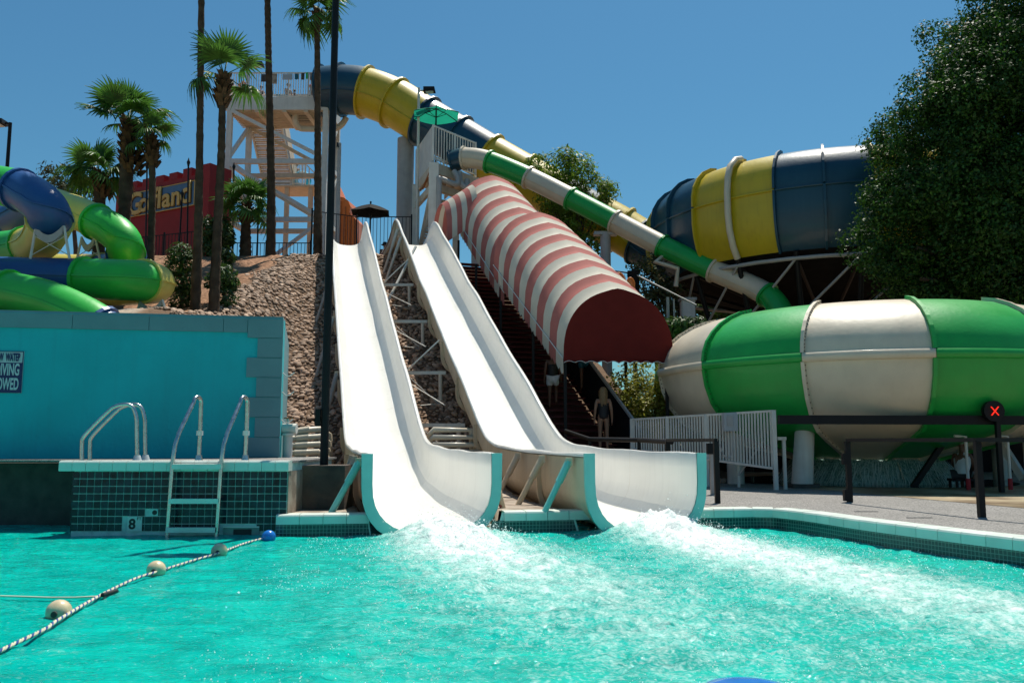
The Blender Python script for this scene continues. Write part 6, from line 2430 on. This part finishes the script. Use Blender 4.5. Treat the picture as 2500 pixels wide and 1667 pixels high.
def leaf_cloud(clumps, per_m2, size, mat, name, parent, tuft=0.0, seed=1, fill=0.0, aspect=0.5, upbias=0.35):
    """clumps: (centre, (rx, ry, rz)); leaves are small folded diamonds spread through each clump's shell"""
    rg = np.random.default_rng(seed)
    allv = []
    for c, r in clumps:
        r = np.array(r if hasattr(r, '__len__') else (r, r, r), float)
        area = 4 * math.pi * (np.prod(r) ** (2 / 3))
        cen = np.array(c, float)
        if tuft:
            nt = max(3, int(area / (tuft * tuft * 1.25)))
            d = rg.normal(size=(nt, 3))
            d /= np.linalg.norm(d, axis=1)[:, None]
            tc = cen + d * r * rg.uniform(0.72, 1.03, (nt, 1))
            tr = tuft * rg.uniform(0.55, 1.25, nt)
            nl = max(4, int(per_m2 * area / nt))
            idx = np.repeat(np.arange(nt), nl)
            e = rg.normal(size=(len(idx), 3))
            e /= np.linalg.norm(e, axis=1)[:, None]
            pos = tc[idx] + e * (tr[idx] * rg.uniform(0.3, 1.0, len(idx)) ** 0.6)[:, None] * np.array([1, 1, 0.85])
            nrm = e * 0.7 + d[idx] * 0.5
        else:
            n = int(per_m2 * area)
            d = rg.normal(size=(n, 3))
            d /= np.linalg.norm(d, axis=1)[:, None]
            pos = cen + d * r * rg.uniform(0.35, 1.05, (n, 1)) ** 0.6
            nrm = d.copy()
        if fill:
            n = int(fill * np.prod(r) * 4.19)
            d2 = rg.normal(size=(n, 3))
            d2 /= np.linalg.norm(d2, axis=1)[:, None]
            pos = np.concatenate([pos, cen + d2 * r * rg.uniform(0.0, 0.85, (n, 1)) ** 0.5])
            nrm = np.concatenate([nrm, d2])
        nrm = nrm + rg.normal(size=nrm.shape) * 0.55 + np.array([0, 0, upbias])
        nrm /= np.linalg.norm(nrm, axis=1)[:, None]
        a = np.cross(nrm, rg.normal(size=nrm.shape))
        a /= np.linalg.norm(a, axis=1)[:, None]
        bb = np.cross(nrm, a)
        s_ = size * rg.uniform(0.65, 1.35, (len(pos), 1))
        q = np.stack([pos - a * s_, pos + bb * s_ * aspect + nrm * s_ * 0.15, pos + a * s_, pos - bb * s_ * aspect + nrm * s_ * 0.15], 1)
        allv.append(q.reshape(-1, 3))
    v = np.concatenate(allv)
    n = len(v) // 4
    me = bpy.data.meshes.new(name)
    me.vertices.add(len(v))
    org = np.array(ORG[parent.as_pointer()]) if parent else np.zeros(3)
    me.vertices.foreach_set('co', (v - org).ravel())
    me.loops.add(len(v))
    me.loops.foreach_set('vertex_index', np.arange(len(v)))
    me.polygons.add(n)
    me.polygons.foreach_set('loop_start', np.arange(n) * 4)
    me.update()
    me.validate()
    me.materials.append(mat)
    o = bpy.data.objects.new(name, me)
    COL.objects.link(o)
    o.parent = parent
    ORG[o.as_pointer()] = tuple(org)
    return o


def cl(*rows):
    return [(P(px, py, Y), r) for px, py, Y, r in rows]


def tree(label, cat, base, clumps, per, size, mat, limbs=(), tr=0.2, name='tree', group=None, nlimb=99, **kw):
    o = thing(name, label, cat, base, group)
    clumps = list(clumps)
    if name == 'shrub':
        r0 = clumps[0][1]
        clumps.append((Vector(base) + V(0, 0, 0.25), (r0[0] * 0.95, r0[1] * 0.95, 0.45)))
        lo = min(Vector(c_).z for c_, _r in clumps[:-1])
        if lo - base[2] > 0.7:
            clumps.append((V(clumps[0][0][0], clumps[0][0][1], (lo + base[2]) / 2), (r0[0] * 0.9, r0[1] * 0.9, 0.5)))
    leaf_cloud(clumps, per, size, MT[mat], 'crown' if name == 'tree' else 'foliage', o, **kw)
    base = Vector(base)
    cen = Vector((0, 0, 0))
    for c, r in clumps:
        cen += Vector(c)
    cen /= len(clumps)
    fork = base.lerp(cen, 0.55)
    MB().tube([base - V(0, 0, 0.3), base.lerp(fork, 0.5) + V(0.05, 0, 0), fork], [tr * 1.25, tr, tr * 0.8], 9).build('trunk' if name == 'tree' else 'stem', MT['bark'], o)
    for c, r in clumps[:nlimb]:
        c = Vector(c)
        mid = fork.lerp(c, 0.5) + V(random.uniform(-0.1, 0.1), 0, random.uniform(-0.1, 0.2))
        MB().tube([fork - V(0, 0, 0.05), mid, c], [tr * 0.6, tr * 0.35, tr * 0.12], 6).build('limb' if name == 'tree' else 'branch', MT['bark'], o)
    return o


def lumpy(clumps, seed=1):
    rn = random.Random(seed)
    out = []
    for c, r in clumps:
        out.append((c, r * 0.84))
        if r < 1.4:
            continue
        for _ in range(int(4 * math.pi * r * r / 2.0)):
            d = Vector((rn.gauss(0, 1), rn.gauss(0, 1), rn.gauss(0, 1))).normalized()
            if d.y > 0.45:
                continue
            q = rn.uniform(0.4, 0.95)
            out.append((Vector(c) + d * r * rn.uniform(0.8, 1.02), (q * 1.1, q, q * 0.85)))
    return out


tree('huge dark glossy leaved tree filling the upper right corner above the low bowl', 'tree', (18.2, 27.5, 0.28),
     lumpy(cl((2350, 600, 26, 2.75), (2430, 400, 26.3, 3.5), (2570, 180, 26.5, 3.8), (2660, -20, 27, 4.0), (2165, 500, 25.2, 1.05), (2195, 400, 25.6, 1.0), (2165, 630, 25.3, 0.9), (2262, 240, 25.5, 1.05), (2345, 120, 25.6, 1.0),
        (2425, 30, 25.6, 1.1), (2500, 640, 25.5, 3.3), (2245, 690, 25.8, 1.2), (2640, 450, 26, 4.0), (2225, 320, 25.4, 1.0), (2300, 180, 25.5, 0.9), (2400, 700, 25, 1.8), (2380, 270, 24.8, 1.5), (2330, 450, 23.9, 1.2), (2440, 520, 23.2, 1.3)), 5),
     150, 0.056, 'leaf_ficus', tr=0.45, tuft=0.32, fill=10, seed=3, aspect=0.55, nlimb=19)
tree('feathery yellow green tree between the two tube slides', 'tree', (P(1395, 690, 38.3).x, 38.3, 6.0),
     cl((1320, 418, 38.2, 0.75), (1370, 405, 38.3, 0.7), (1410, 425, 38.3, 0.85), (1450, 470, 38.2, 0.75), (1430, 535, 38.2, 0.9), (1375, 570, 38.2, 0.8), (1440, 610, 38.2, 0.7), (1480, 545, 38.3, 0.45), (1345, 480, 38.2, 0.75), (1390, 490, 38.4, 0.8), (1480, 470, 38.3, 0.4)),
     115, 0.12, 'leaf_acacia', tr=0.13, tuft=0.4, seed=5, aspect=0.3)
tree('dark olive tree behind the netting beyond the maroon awning front', 'tree', (P(1600, 800, 33.8).x, 33.8, 0.3),
     cl((1588, 648, 33.8, 0.55), (1575, 690, 33.8, 0.7), (1610, 700, 33.8, 0.75), (1645, 725, 33.8, 0.6), (1600, 750, 33.8, 0.7), (1640, 765, 33.8, 0.5), (1560, 655, 33.8, 0.35)),
     80, 0.10, 'leaf_olive', tr=0.12, tuft=0.35, seed=6, aspect=0.4)
tree('thin grey green tree behind the short bushy palm', 'tree', (P(190, 600, 37).x, 37, 8.6),
     cl((140, 425, 37, 0.6), (130, 455, 37, 0.55), (175, 445, 37, 0.7), (205, 475, 37, 0.7), (160, 480, 37, 0.6), (225, 440, 37, 0.55), (190, 420, 37, 0.4)),
     42, 0.12, 'leaf_olive', tr=0.1, tuft=0.4, seed=7, aspect=0.35)
for k, (px, Y, pt, r, lab) in enumerate(((1740, 47, 690, 2.0, 'nearest the pale pillar'), (1880, 50, 660, 2.6, 'second from the pale pillar'), (2040, 48, 670, 2.4, 'third from the pale pillar'), (2210, 50, 640, 2.8, 'behind the big glossy tree'), (2420, 48, 650, 3.0, 'farthest into the right edge'))):  # backdrop trees added to block the bright view below the bowl
    b0 = P(px, 1000, Y)
    tree('backdrop tree added for the dark under the high bowl, ' + lab, 'tree', (b0.x, Y, 0.0), cl((px, pt + 60, Y, r), (px - 55, pt + 140, Y, r * 0.9), (px + 60, pt + 150, Y, r * 0.9), (px, pt + 230, Y, r * 1.1), (px - 30, pt + 300, Y, r)), 26, 0.24, 'leaf_hedge', tr=0.25, tuft=0.8, seed=20 + k, fill=2, group='backdrop trees added behind the high bowl')

# shrubs on the slope
tree('clipped dark hedge on the crest beside the red sign', 'hedge', (P(528, 604, 33.6).x, 33.6, 8.7), cl((510, 565, 33.6, (0.4, 0.6, 0.65)), (540, 562, 33.6, (0.45, 0.6, 0.7)), (555, 580, 33.6, (0.3, 0.5, 0.5))), 260, 0.07, 'leaf_hedge', name='shrub', tr=0.06, seed=31, fill=60)
tree('upright oleander shrub at the foot of the tall bare trunk beside the sign', 'shrub', (P(440, 725, 24.6).x, 24.6, hill(P(440, 725, 24.6).x, 24.6)), cl((440, 620, 24.6, (0.38, 0.4, 0.35)), (430, 650, 24.6, (0.35, 0.4, 0.35)), (460, 640, 24.6, (0.3, 0.4, 0.35)), (445, 690, 24.6, (0.4, 0.4, 0.4)), (465, 710, 24.6, (0.3, 0.3, 0.3))), 200, 0.09, 'leaf_hedge', name='shrub', tr=0.05, seed=32, aspect=0.25, upbias=0.8)
tree('round leafy shrub at the foot of the shaggy necked palm', 'shrub', (P(548, 712, 25).x, 25, hill(P(548, 712, 25).x, 25)), cl((545, 672, 25, (0.42, 0.4, 0.35)), (520, 690, 25, (0.25, 0.3, 0.25)), (565, 690, 25, (0.25, 0.3, 0.25)), (545, 695, 25, (0.4, 0.3, 0.22))), 230, 0.075, 'leaf_hedge', name='shrub', tr=0.05, seed=33, aspect=0.35)
tree('small upper shrub on the bank above the round leafy shrub', 'shrub', (P(545, 640, 29).x, 29, hill(P(545, 640, 29).x, 29)), cl((545, 618, 29, (0.35, 0.3, 0.25)), (560, 630, 29, (0.25, 0.25, 0.2))), 200, 0.08, 'leaf_hedge', name='shrub', tr=0.04, seed=34)
for k, (px, py, Y, lab) in enumerate(((1535, 925, 25.5, 'nearest the stair'), (1560, 965, 24.8, 'in front of the mesh rail'), (1590, 920, 25.6, 'tallest, in the middle'), (1610, 985, 24.6, 'low, just over the picket fence'), (1650, 950, 25.2, 'against the low bowl'))):
    b0 = P(px, 1060, Y)
    r = (0.62, 0.5, 0.55)
    tree('sunlit yellowish shrub under the awning end, ' + lab, 'shrub', (b0.x, Y, max(0.3, hill(b0.x, Y))), [(P(px, py, Y), r), (P(px + 18, py + 40, Y - 0.2), (0.5, 0.4, 0.45)), (P(px - 16, py + 30, Y), (0.45, 0.4, 0.5)), (P(px + 5, py + 75, Y - 0.2), (0.55, 0.4, 0.45))], 130, 0.055, 'leaf_lantana', name='shrub', tr=0.03, seed=40 + k, group='yellowish shrubs beside the stair', tuft=0.18)
tree('dark clipped hedge in front of the pale pillar', 'hedge', (P(1665, 820, 29.5).x, 29.5, 0.3), [(P(1640 + 22 * k, 800, 29.5), (0.5, 0.6, 0.38)) for k in range(4)] + [(P(1650 + 26 * k, 850, 29.5), (0.6, 0.6, 0.7)) for k in range(3)], 170, 0.09, 'leaf_hedge', name='shrub', tr=0.06, seed=51, fill=20)

# ---------------------------------------------------------------- people


def skin_mesh(name, verts, edges, radii, mat, parent, root_i=0, sub=1):
    me = bpy.data.meshes.new(name)
    me.from_pydata([tuple(v_) for v_ in verts], edges, [])
    ob = bpy.data.objects.new(name, me)
    COL.objects.link(ob)
    sm = ob.modifiers.new('skin', 'SKIN')
    sm.use_smooth_shade = True
    sv = me.skin_vertices[0].data
    for i, r_ in enumerate(radii):
        sv[i].radius = r_ if hasattr(r_, '__len__') else (r_, r_)
        sv[i].use_root = (i == root_i)
    ss = ob.modifiers.new('sub', 'SUBSURF')
    ss.levels = ss.render_levels = sub
    dg = bpy.context.evaluated_depsgraph_get()
    out = bpy.data.meshes.new_from_object(ob.evaluated_get(dg))
    bpy.data.objects.remove(ob)
    out.name = name
    out.materials.clear()
    out.materials.append(mat)
    for p_ in out.polygons:
        p_.use_smooth = True
    o = bpy.data.objects.new(name, out)
    COL.objects.link(o)
    o.parent = parent
    return o


STAND = dict(pelvis=(0, 0, 0.95), belly=(0, 0, 1.08), chest=(0, 0.0, 1.28), neck=(0, 0, 1.46), jaw=(0, -0.01, 1.54), head=(0, 0.0, 1.64), crown=(0, 0, 1.70),
             lsh=(-0.17, 0, 1.41), lel=(-0.22, 0.02, 1.13), lwr=(-0.24, -0.03, 0.88), lhd=(-0.24, -0.05, 0.80), rsh=(0.17, 0, 1.41), rel=(0.22, 0.02, 1.13), rwr=(0.24, -0.03, 0.88), rhd=(0.24, -0.05, 0.80),
             lhip=(-0.09, 0, 0.90), lkn=(-0.095, -0.02, 0.50), lan=(-0.10, 0.02, 0.09), lto=(-0.11, -0.13, 0.03), rhip=(0.09, 0, 0.90), rkn=(0.095, -0.02, 0.50), ran=(0.10, 0.02, 0.09), rto=(0.11, -0.13, 0.03))
SIT = dict(STAND, pelvis=(0, 0.1, 0.08), belly=(0, 0.08, 0.22), chest=(0, 0.03, 0.42), neck=(0, -0.0, 0.60), jaw=(0, -0.03, 0.68), head=(0, -0.03, 0.78), crown=(0, -0.02, 0.84),
           lsh=(-0.17, 0.01, 0.55), lel=(-0.22, -0.05, 0.29), lwr=(-0.16, -0.26, 0.17), lhd=(-0.13, -0.34, 0.16), rsh=(0.17, 0.01, 0.55), rel=(0.22, -0.05, 0.29), rwr=(0.16, -0.26, 0.17), rhd=(0.13, -0.34, 0.16),
           lhip=(-0.09, 0.06, 0.06), lkn=(-0.13, -0.36, 0.12), lan=(-0.11, -0.42, -0.30), lto=(-0.11, -0.54, -0.36), rhip=(0.09, 0.06, 0.06), rkn=(0.13, -0.36, 0.12), ran=(0.11, -0.42, -0.30), rto=(0.11, -0.54, -0.36))
BODY_R = dict(pelvis=(0.145, 0.11), belly=(0.125, 0.095), chest=(0.15, 0.105), neck=0.052, jaw=(0.066, 0.078), head=(0.078, 0.095), crown=(0.05, 0.06), lsh=0.062, lel=0.044, lwr=0.031, lhd=(0.038, 0.02), lhip=0.088, lkn=0.058, lan=0.038, lto=(0.038, 0.025))
for k in list(BODY_R):
    if k[0] == 'l':
        BODY_R['r' + k[1:]] = BODY_R[k]
EDGES = [('pelvis', 'belly'), ('belly', 'chest'), ('chest', 'neck'), ('neck', 'jaw'), ('jaw', 'head'), ('head', 'crown')]
for s_ in 'lr':
    EDGES += [('chest', s_ + 'sh'), (s_ + 'sh', s_ + 'el'), (s_ + 'el', s_ + 'wr'), (s_ + 'wr', s_ + 'hd'), ('pelvis', s_ + 'hip'), (s_ + 'hip', s_ + 'kn'), (s_ + 'kn', s_ + 'an'), (s_ + 'an', s_ + 'to')]


def person(label, loc, pose, yaw=0, scale=1.0, skin='skin', hair='hair_dark', hair_len=0.0, suit=None, top=None, shorts=None, hat=None, group=None, fingers=False):
    o = thing('person', label, 'person', loc, group)
    rot = Matrix.Rotation(yaw, 3, 'Z')
    J = {k: (rot @ Vector(v_)) * scale for k, v_ in pose.items()}
    names = list(J)
    verts = [J[n_] for n_ in names]
    idx = {n_: i for i, n_ in enumerate(names)}
    edges = [(idx[a], idx[b_]) for a, b_ in EDGES]
    rad = []
    for n_ in names:
        r_ = BODY_R[n_]
        rad.append((r_[0] * scale, r_[1] * scale) if hasattr(r_, '__len__') else (r_ * scale, r_ * scale))
    if fingers:
        for s_ in 'lr':
            hd, wr_ = J[s_ + 'hd'], J[s_ + 'wr']
            d = (hd - wr_).normalized()
            for f_ in range(5):
                off = rot @ Vector((0.0, (f_ - 1.6) * 0.018, 0))
                L = (0.045, 0.07, 0.078, 0.072, 0.055)[f_] * scale
                k0 = len(verts)
                if f_ == 0:
                    off = rot @ Vector((0.0, -0.034, 0.02))
                verts += [hd + off + d * 0.02, hd + off * 1.15 + d * (0.02 + L * 0.55), hd + off * 1.05 + d * (0.02 + L) + (rot @ Vector((0.012 if s_ == 'l' else -0.012, 0, 0)))]
                edges += [(idx[s_ + 'hd'], k0), (k0, k0 + 1), (k0 + 1, k0 + 2)]
                rad += [(0.0095, 0.0095), (0.0085, 0.0085), (0.007, 0.007)]
    skin_mesh('body', verts, edges, rad, MT[skin], o, idx['pelvis'], 2 if fingers else 1)

    def garment(nm, js, grow, mt, es=None):
        vs = [J[n_] for n_ in js]
        ix = {n_: i for i, n_ in enumerate(js)}
        ed = [(ix[a], ix[b_]) for a, b_ in (es or EDGES) if a in ix and b_ in ix]
        rr = []
        for n_ in js:
            r_ = BODY_R[n_]
            r_ = r_ if hasattr(r_, '__len__') else (r_, r_)
            rr.append((r_[0] * scale * grow, r_[1] * scale * grow))
        return skin_mesh(nm, vs, ed, rr, MT[mt], o, 0, 1)
    if suit:
        J['crotch'], J['bust'] = J['pelvis'].lerp((J['lhip'] + J['rhip']) / 2, 2.0), J['chest'].lerp(J['neck'], 0.25)
        BODY_R['crotch'], BODY_R['bust'] = (0.12, 0.10), (0.15, 0.11)
        garment('swimsuit', ['crotch', 'pelvis', 'belly', 'chest', 'bust'], 1.24, suit, [('crotch', 'pelvis'), ('pelvis', 'belly'), ('belly', 'chest'), ('chest', 'bust')])
    if top:
        garment('shirt', ['belly', 'pelvis', 'chest', 'lsh', 'rsh'], 1.24, top)
    if shorts:
        J['lth'], J['rth'] = J['lhip'].lerp(J['lkn'], 0.6), J['rhip'].lerp(J['rkn'], 0.6)
        BODY_R['lth'] = BODY_R['rth'] = 0.085
        garment('shorts', ['pelvis', 'lhip', 'lth', 'rhip', 'rth'], 1.26, shorts, [('pelvis', 'lhip'), ('lhip', 'lth'), ('pelvis', 'rhip'), ('rhip', 'rth')])
    # face: eyes, nose, mouth and ears on the front of the head
    fwd, sidev = rot @ Vector((0, -1, 0)), rot @ Vector((1, 0, 0))
    hc = J['head']
    L0 = Vector(loc)
    for s2 in (-1, 1):
        MB().sphere(L0 + hc + (fwd * 0.088 + sidev * 0.032 * s2 + V(0, 0, -0.01)) * scale, 0.011 * scale, 8, 6).build('eye', MT['hair_dark'], o)
        MB().sphere(L0 + hc + (sidev * 0.082 * s2 + V(0, 0, -0.02)) * scale, (0.012 * scale, 0.02 * scale, 0.03 * scale), 8, 6).build('ear', MT[skin], o)
    MB().sphere(L0 + hc + (fwd * 0.102 + V(0, 0, -0.035)) * scale, (0.014 * scale, 0.02 * scale, 0.022 * scale), 8, 6).build('nose', MT[skin], o)
    MB().sphere(L0 + J['jaw'] + (fwd * 0.078 + V(0, 0, 0.01)) * scale, (0.026 * scale, 0.012 * scale, 0.008 * scale), 8, 6).build('mouth', MT['cloth_red'], o)
    if hair and not hat:
        back = rot @ Vector((0, 1, 0))
        b = MB()
        c = L0 + hc + (back * 0.018 + V(0, 0, 0.018)) * scale
        b.sphere(c, 0.102 * scale, 14, 10)
        if hair_len:
            for k in range(22):
                a = math.pi * (k / 21) 
                q = back * math.sin(a) * 0.10 + sidev * math.cos(a) * 0.095
                b.tube([c + q * scale, c + (q * 1.05 + V(0, 0, -0.15)) * scale, c + (q * 0.95 + back * 0.04 + V(0, 0, -hair_len * random.uniform(0.8, 1.05))) * scale], [0.026 * scale, 0.028 * scale, 0.008 * scale], 5)
        b.build('hair', MT[hair], o)
    if hat:
        c = L0 + hc + V(0, 0, 0.05 * scale)
        MB().lathe(c, [(0.0, 0.10 * scale), (0.07 * scale, 0.095 * scale), (0.1 * scale, 0.05 * scale), (0.105 * scale, 0.0), (0.18 * scale, -0.03 * scale), (0.175 * scale, -0.04 * scale), (0.1 * scale, -0.015 * scale)], 16).build('hat', MT[hat], o)
    return o


WALK = dict(STAND, lkn=(-0.10, -0.16, 0.56), lan=(-0.10, -0.02, 0.22), lto=(-0.11, -0.14, 0.17), rkn=(0.095, 0.02, 0.50), lwr=(-0.25, -0.12, 0.92), lhd=(-0.25, -0.16, 0.84))
py_ = 23.39
person('woman in a black swimsuit with long blond hair at the foot of the stair', (P(1474, 1098, py_).x, py_, 1.095), STAND, yaw=math.pi, scale=1.0, skin='skin', hair='hair_blond', hair_len=0.42, suit='swim_black', fingers=True)
person('climber in pale shorts on the stair behind the first awning post', (P(1350, 983, 24.9).x, 24.95, 2.295), WALK, yaw=math.pi, suit='swim_black', shorts='cloth_white', skin='skin_dark', fingers=True)  # black swimsuit added to darken the torso like the awning's shade
person('climber highest on the stair, only the lower leg below the maroon gable', (P(1428, 953, 25.95).x, 25.95, 2.895), WALK, yaw=math.pi, skin='skin_dark', shorts='cloth_teal')
lgx = P(2352, 1165, 20.4)
person('seated lifeguard in a white tank top and white sun hat beneath the low bowl', (lgx.x, 20.4, 0.52), SIT, yaw=math.pi - 0.7, skin='skin_dark', top='cloth_white', shorts='swim_black', hat='cloth_white', fingers=True)
bn = thing('guard_stool', 'low dark stool under the seated lifeguard', 'stool', (lgx.x, 20.48, 0.3))
MB().box((lgx.x, 20.48, 0.47), (0.5, 0.42, 0.06)).build('seat', MT['black'], bn)
for sx in (-1, 1):
    for sy in (-1, 1):
        MB().bar((lgx.x + sx * 0.2, 20.48 + sy * 0.16, 0.3), (lgx.x + sx * 0.2, 20.48 + sy * 0.16, 0.45), 0.05).build('leg', MT['black'], bn)
# riders waiting on the tower deck
zz = zd
person('rider crouching at the tub on the tower deck, dark hair', (P(702, 235, 43).x, 43.1, zz + 0.36), SIT, yaw=0.9, skin='skin', suit='swim_black', group='riders on the tower deck')
person('rider standing bent behind the tub on the tower deck, bare shoulders', (P(716, 237, 43.8).x, 43.9, zz), dict(STAND), yaw=-0.6, scale=0.72, skin='skin', shorts='cloth_teal', group='riders on the tower deck')
person('rider sitting low by the orange entry on the tower deck', (P(637, 235, 43).x, 43.0, zz + 0.36), SIT, yaw=0.2, scale=0.8, skin='skin', suit='swim_black', group='riders on the tower deck')
person('attendant with a red cap at the tower deck railing', (P(757, 237, 43.8).x, 43.9, zz), STAND, yaw=2.2, scale=0.85, skin='skin', top='cloth_white', shorts='cloth_teal', hat='cloth_red', group='riders on the tower deck')
person('rider climbing the tower stair landing with dark hair', (P(722, 460, 48.6).x, 48.6, lz + 0.12), STAND, yaw=math.pi, scale=0.9, skin='skin', shorts='swim_black')
cr_ = thing('inner_tube', 'cyan inflatable ring carried up the tower landing', 'inflatable', P(738, 455, 48.2))
q = P(738, 440, 48.2)
ringv = [q + V(0.36 * math.cos(t), 0.1 * math.cos(t), 0.42 * math.sin(t)) for t in np.linspace(0, 2 * math.pi, 21)]
MB().tube(ringv, 0.15, 10, caps=False).build('ring', MT['cloth_cyan'], cr_)
MB().tube([q + V(-0.1, -0.16, 0.4), q + V(0.1, -0.16, 0.42)], 0.03, 6).build('grip', MT['cloth_white'], cr_)
person('guard in red sitting under the black umbrella behind the slide tops', (P(940, 575, 38.2).x, 38.2, PLAT_Z + 0.62), SIT, yaw=0.2, skin='skin', top='cloth_red', shorts='cloth_red', hat='swim_black')
ch = thing('guard_chair', 'dark chair below the black umbrella behind the slide tops', 'chair', (P(940, 575, 38.3).x, 38.3, PLAT_Z))
cx_ = P(940, 575, 38.3).x
MB().box((cx_, 38.3, PLAT_Z + 0.57), (0.55, 0.5, 0.06)).build('seat', MT['black'], ch)
MB().box((cx_, 38.57, PLAT_Z + 0.95), (0.55, 0.05, 0.7)).build('backrest', MT['black'], ch)
for sx in (-1, 1):
    for sy in (-1, 1):
        MB().bar((cx_ + sx * 0.24, 38.3 + sy * 0.2, PLAT_Z), (cx_ + sx * 0.24, 38.3 + sy * 0.2, PLAT_Z + 0.56), 0.04).build('leg', MT['black'], ch)
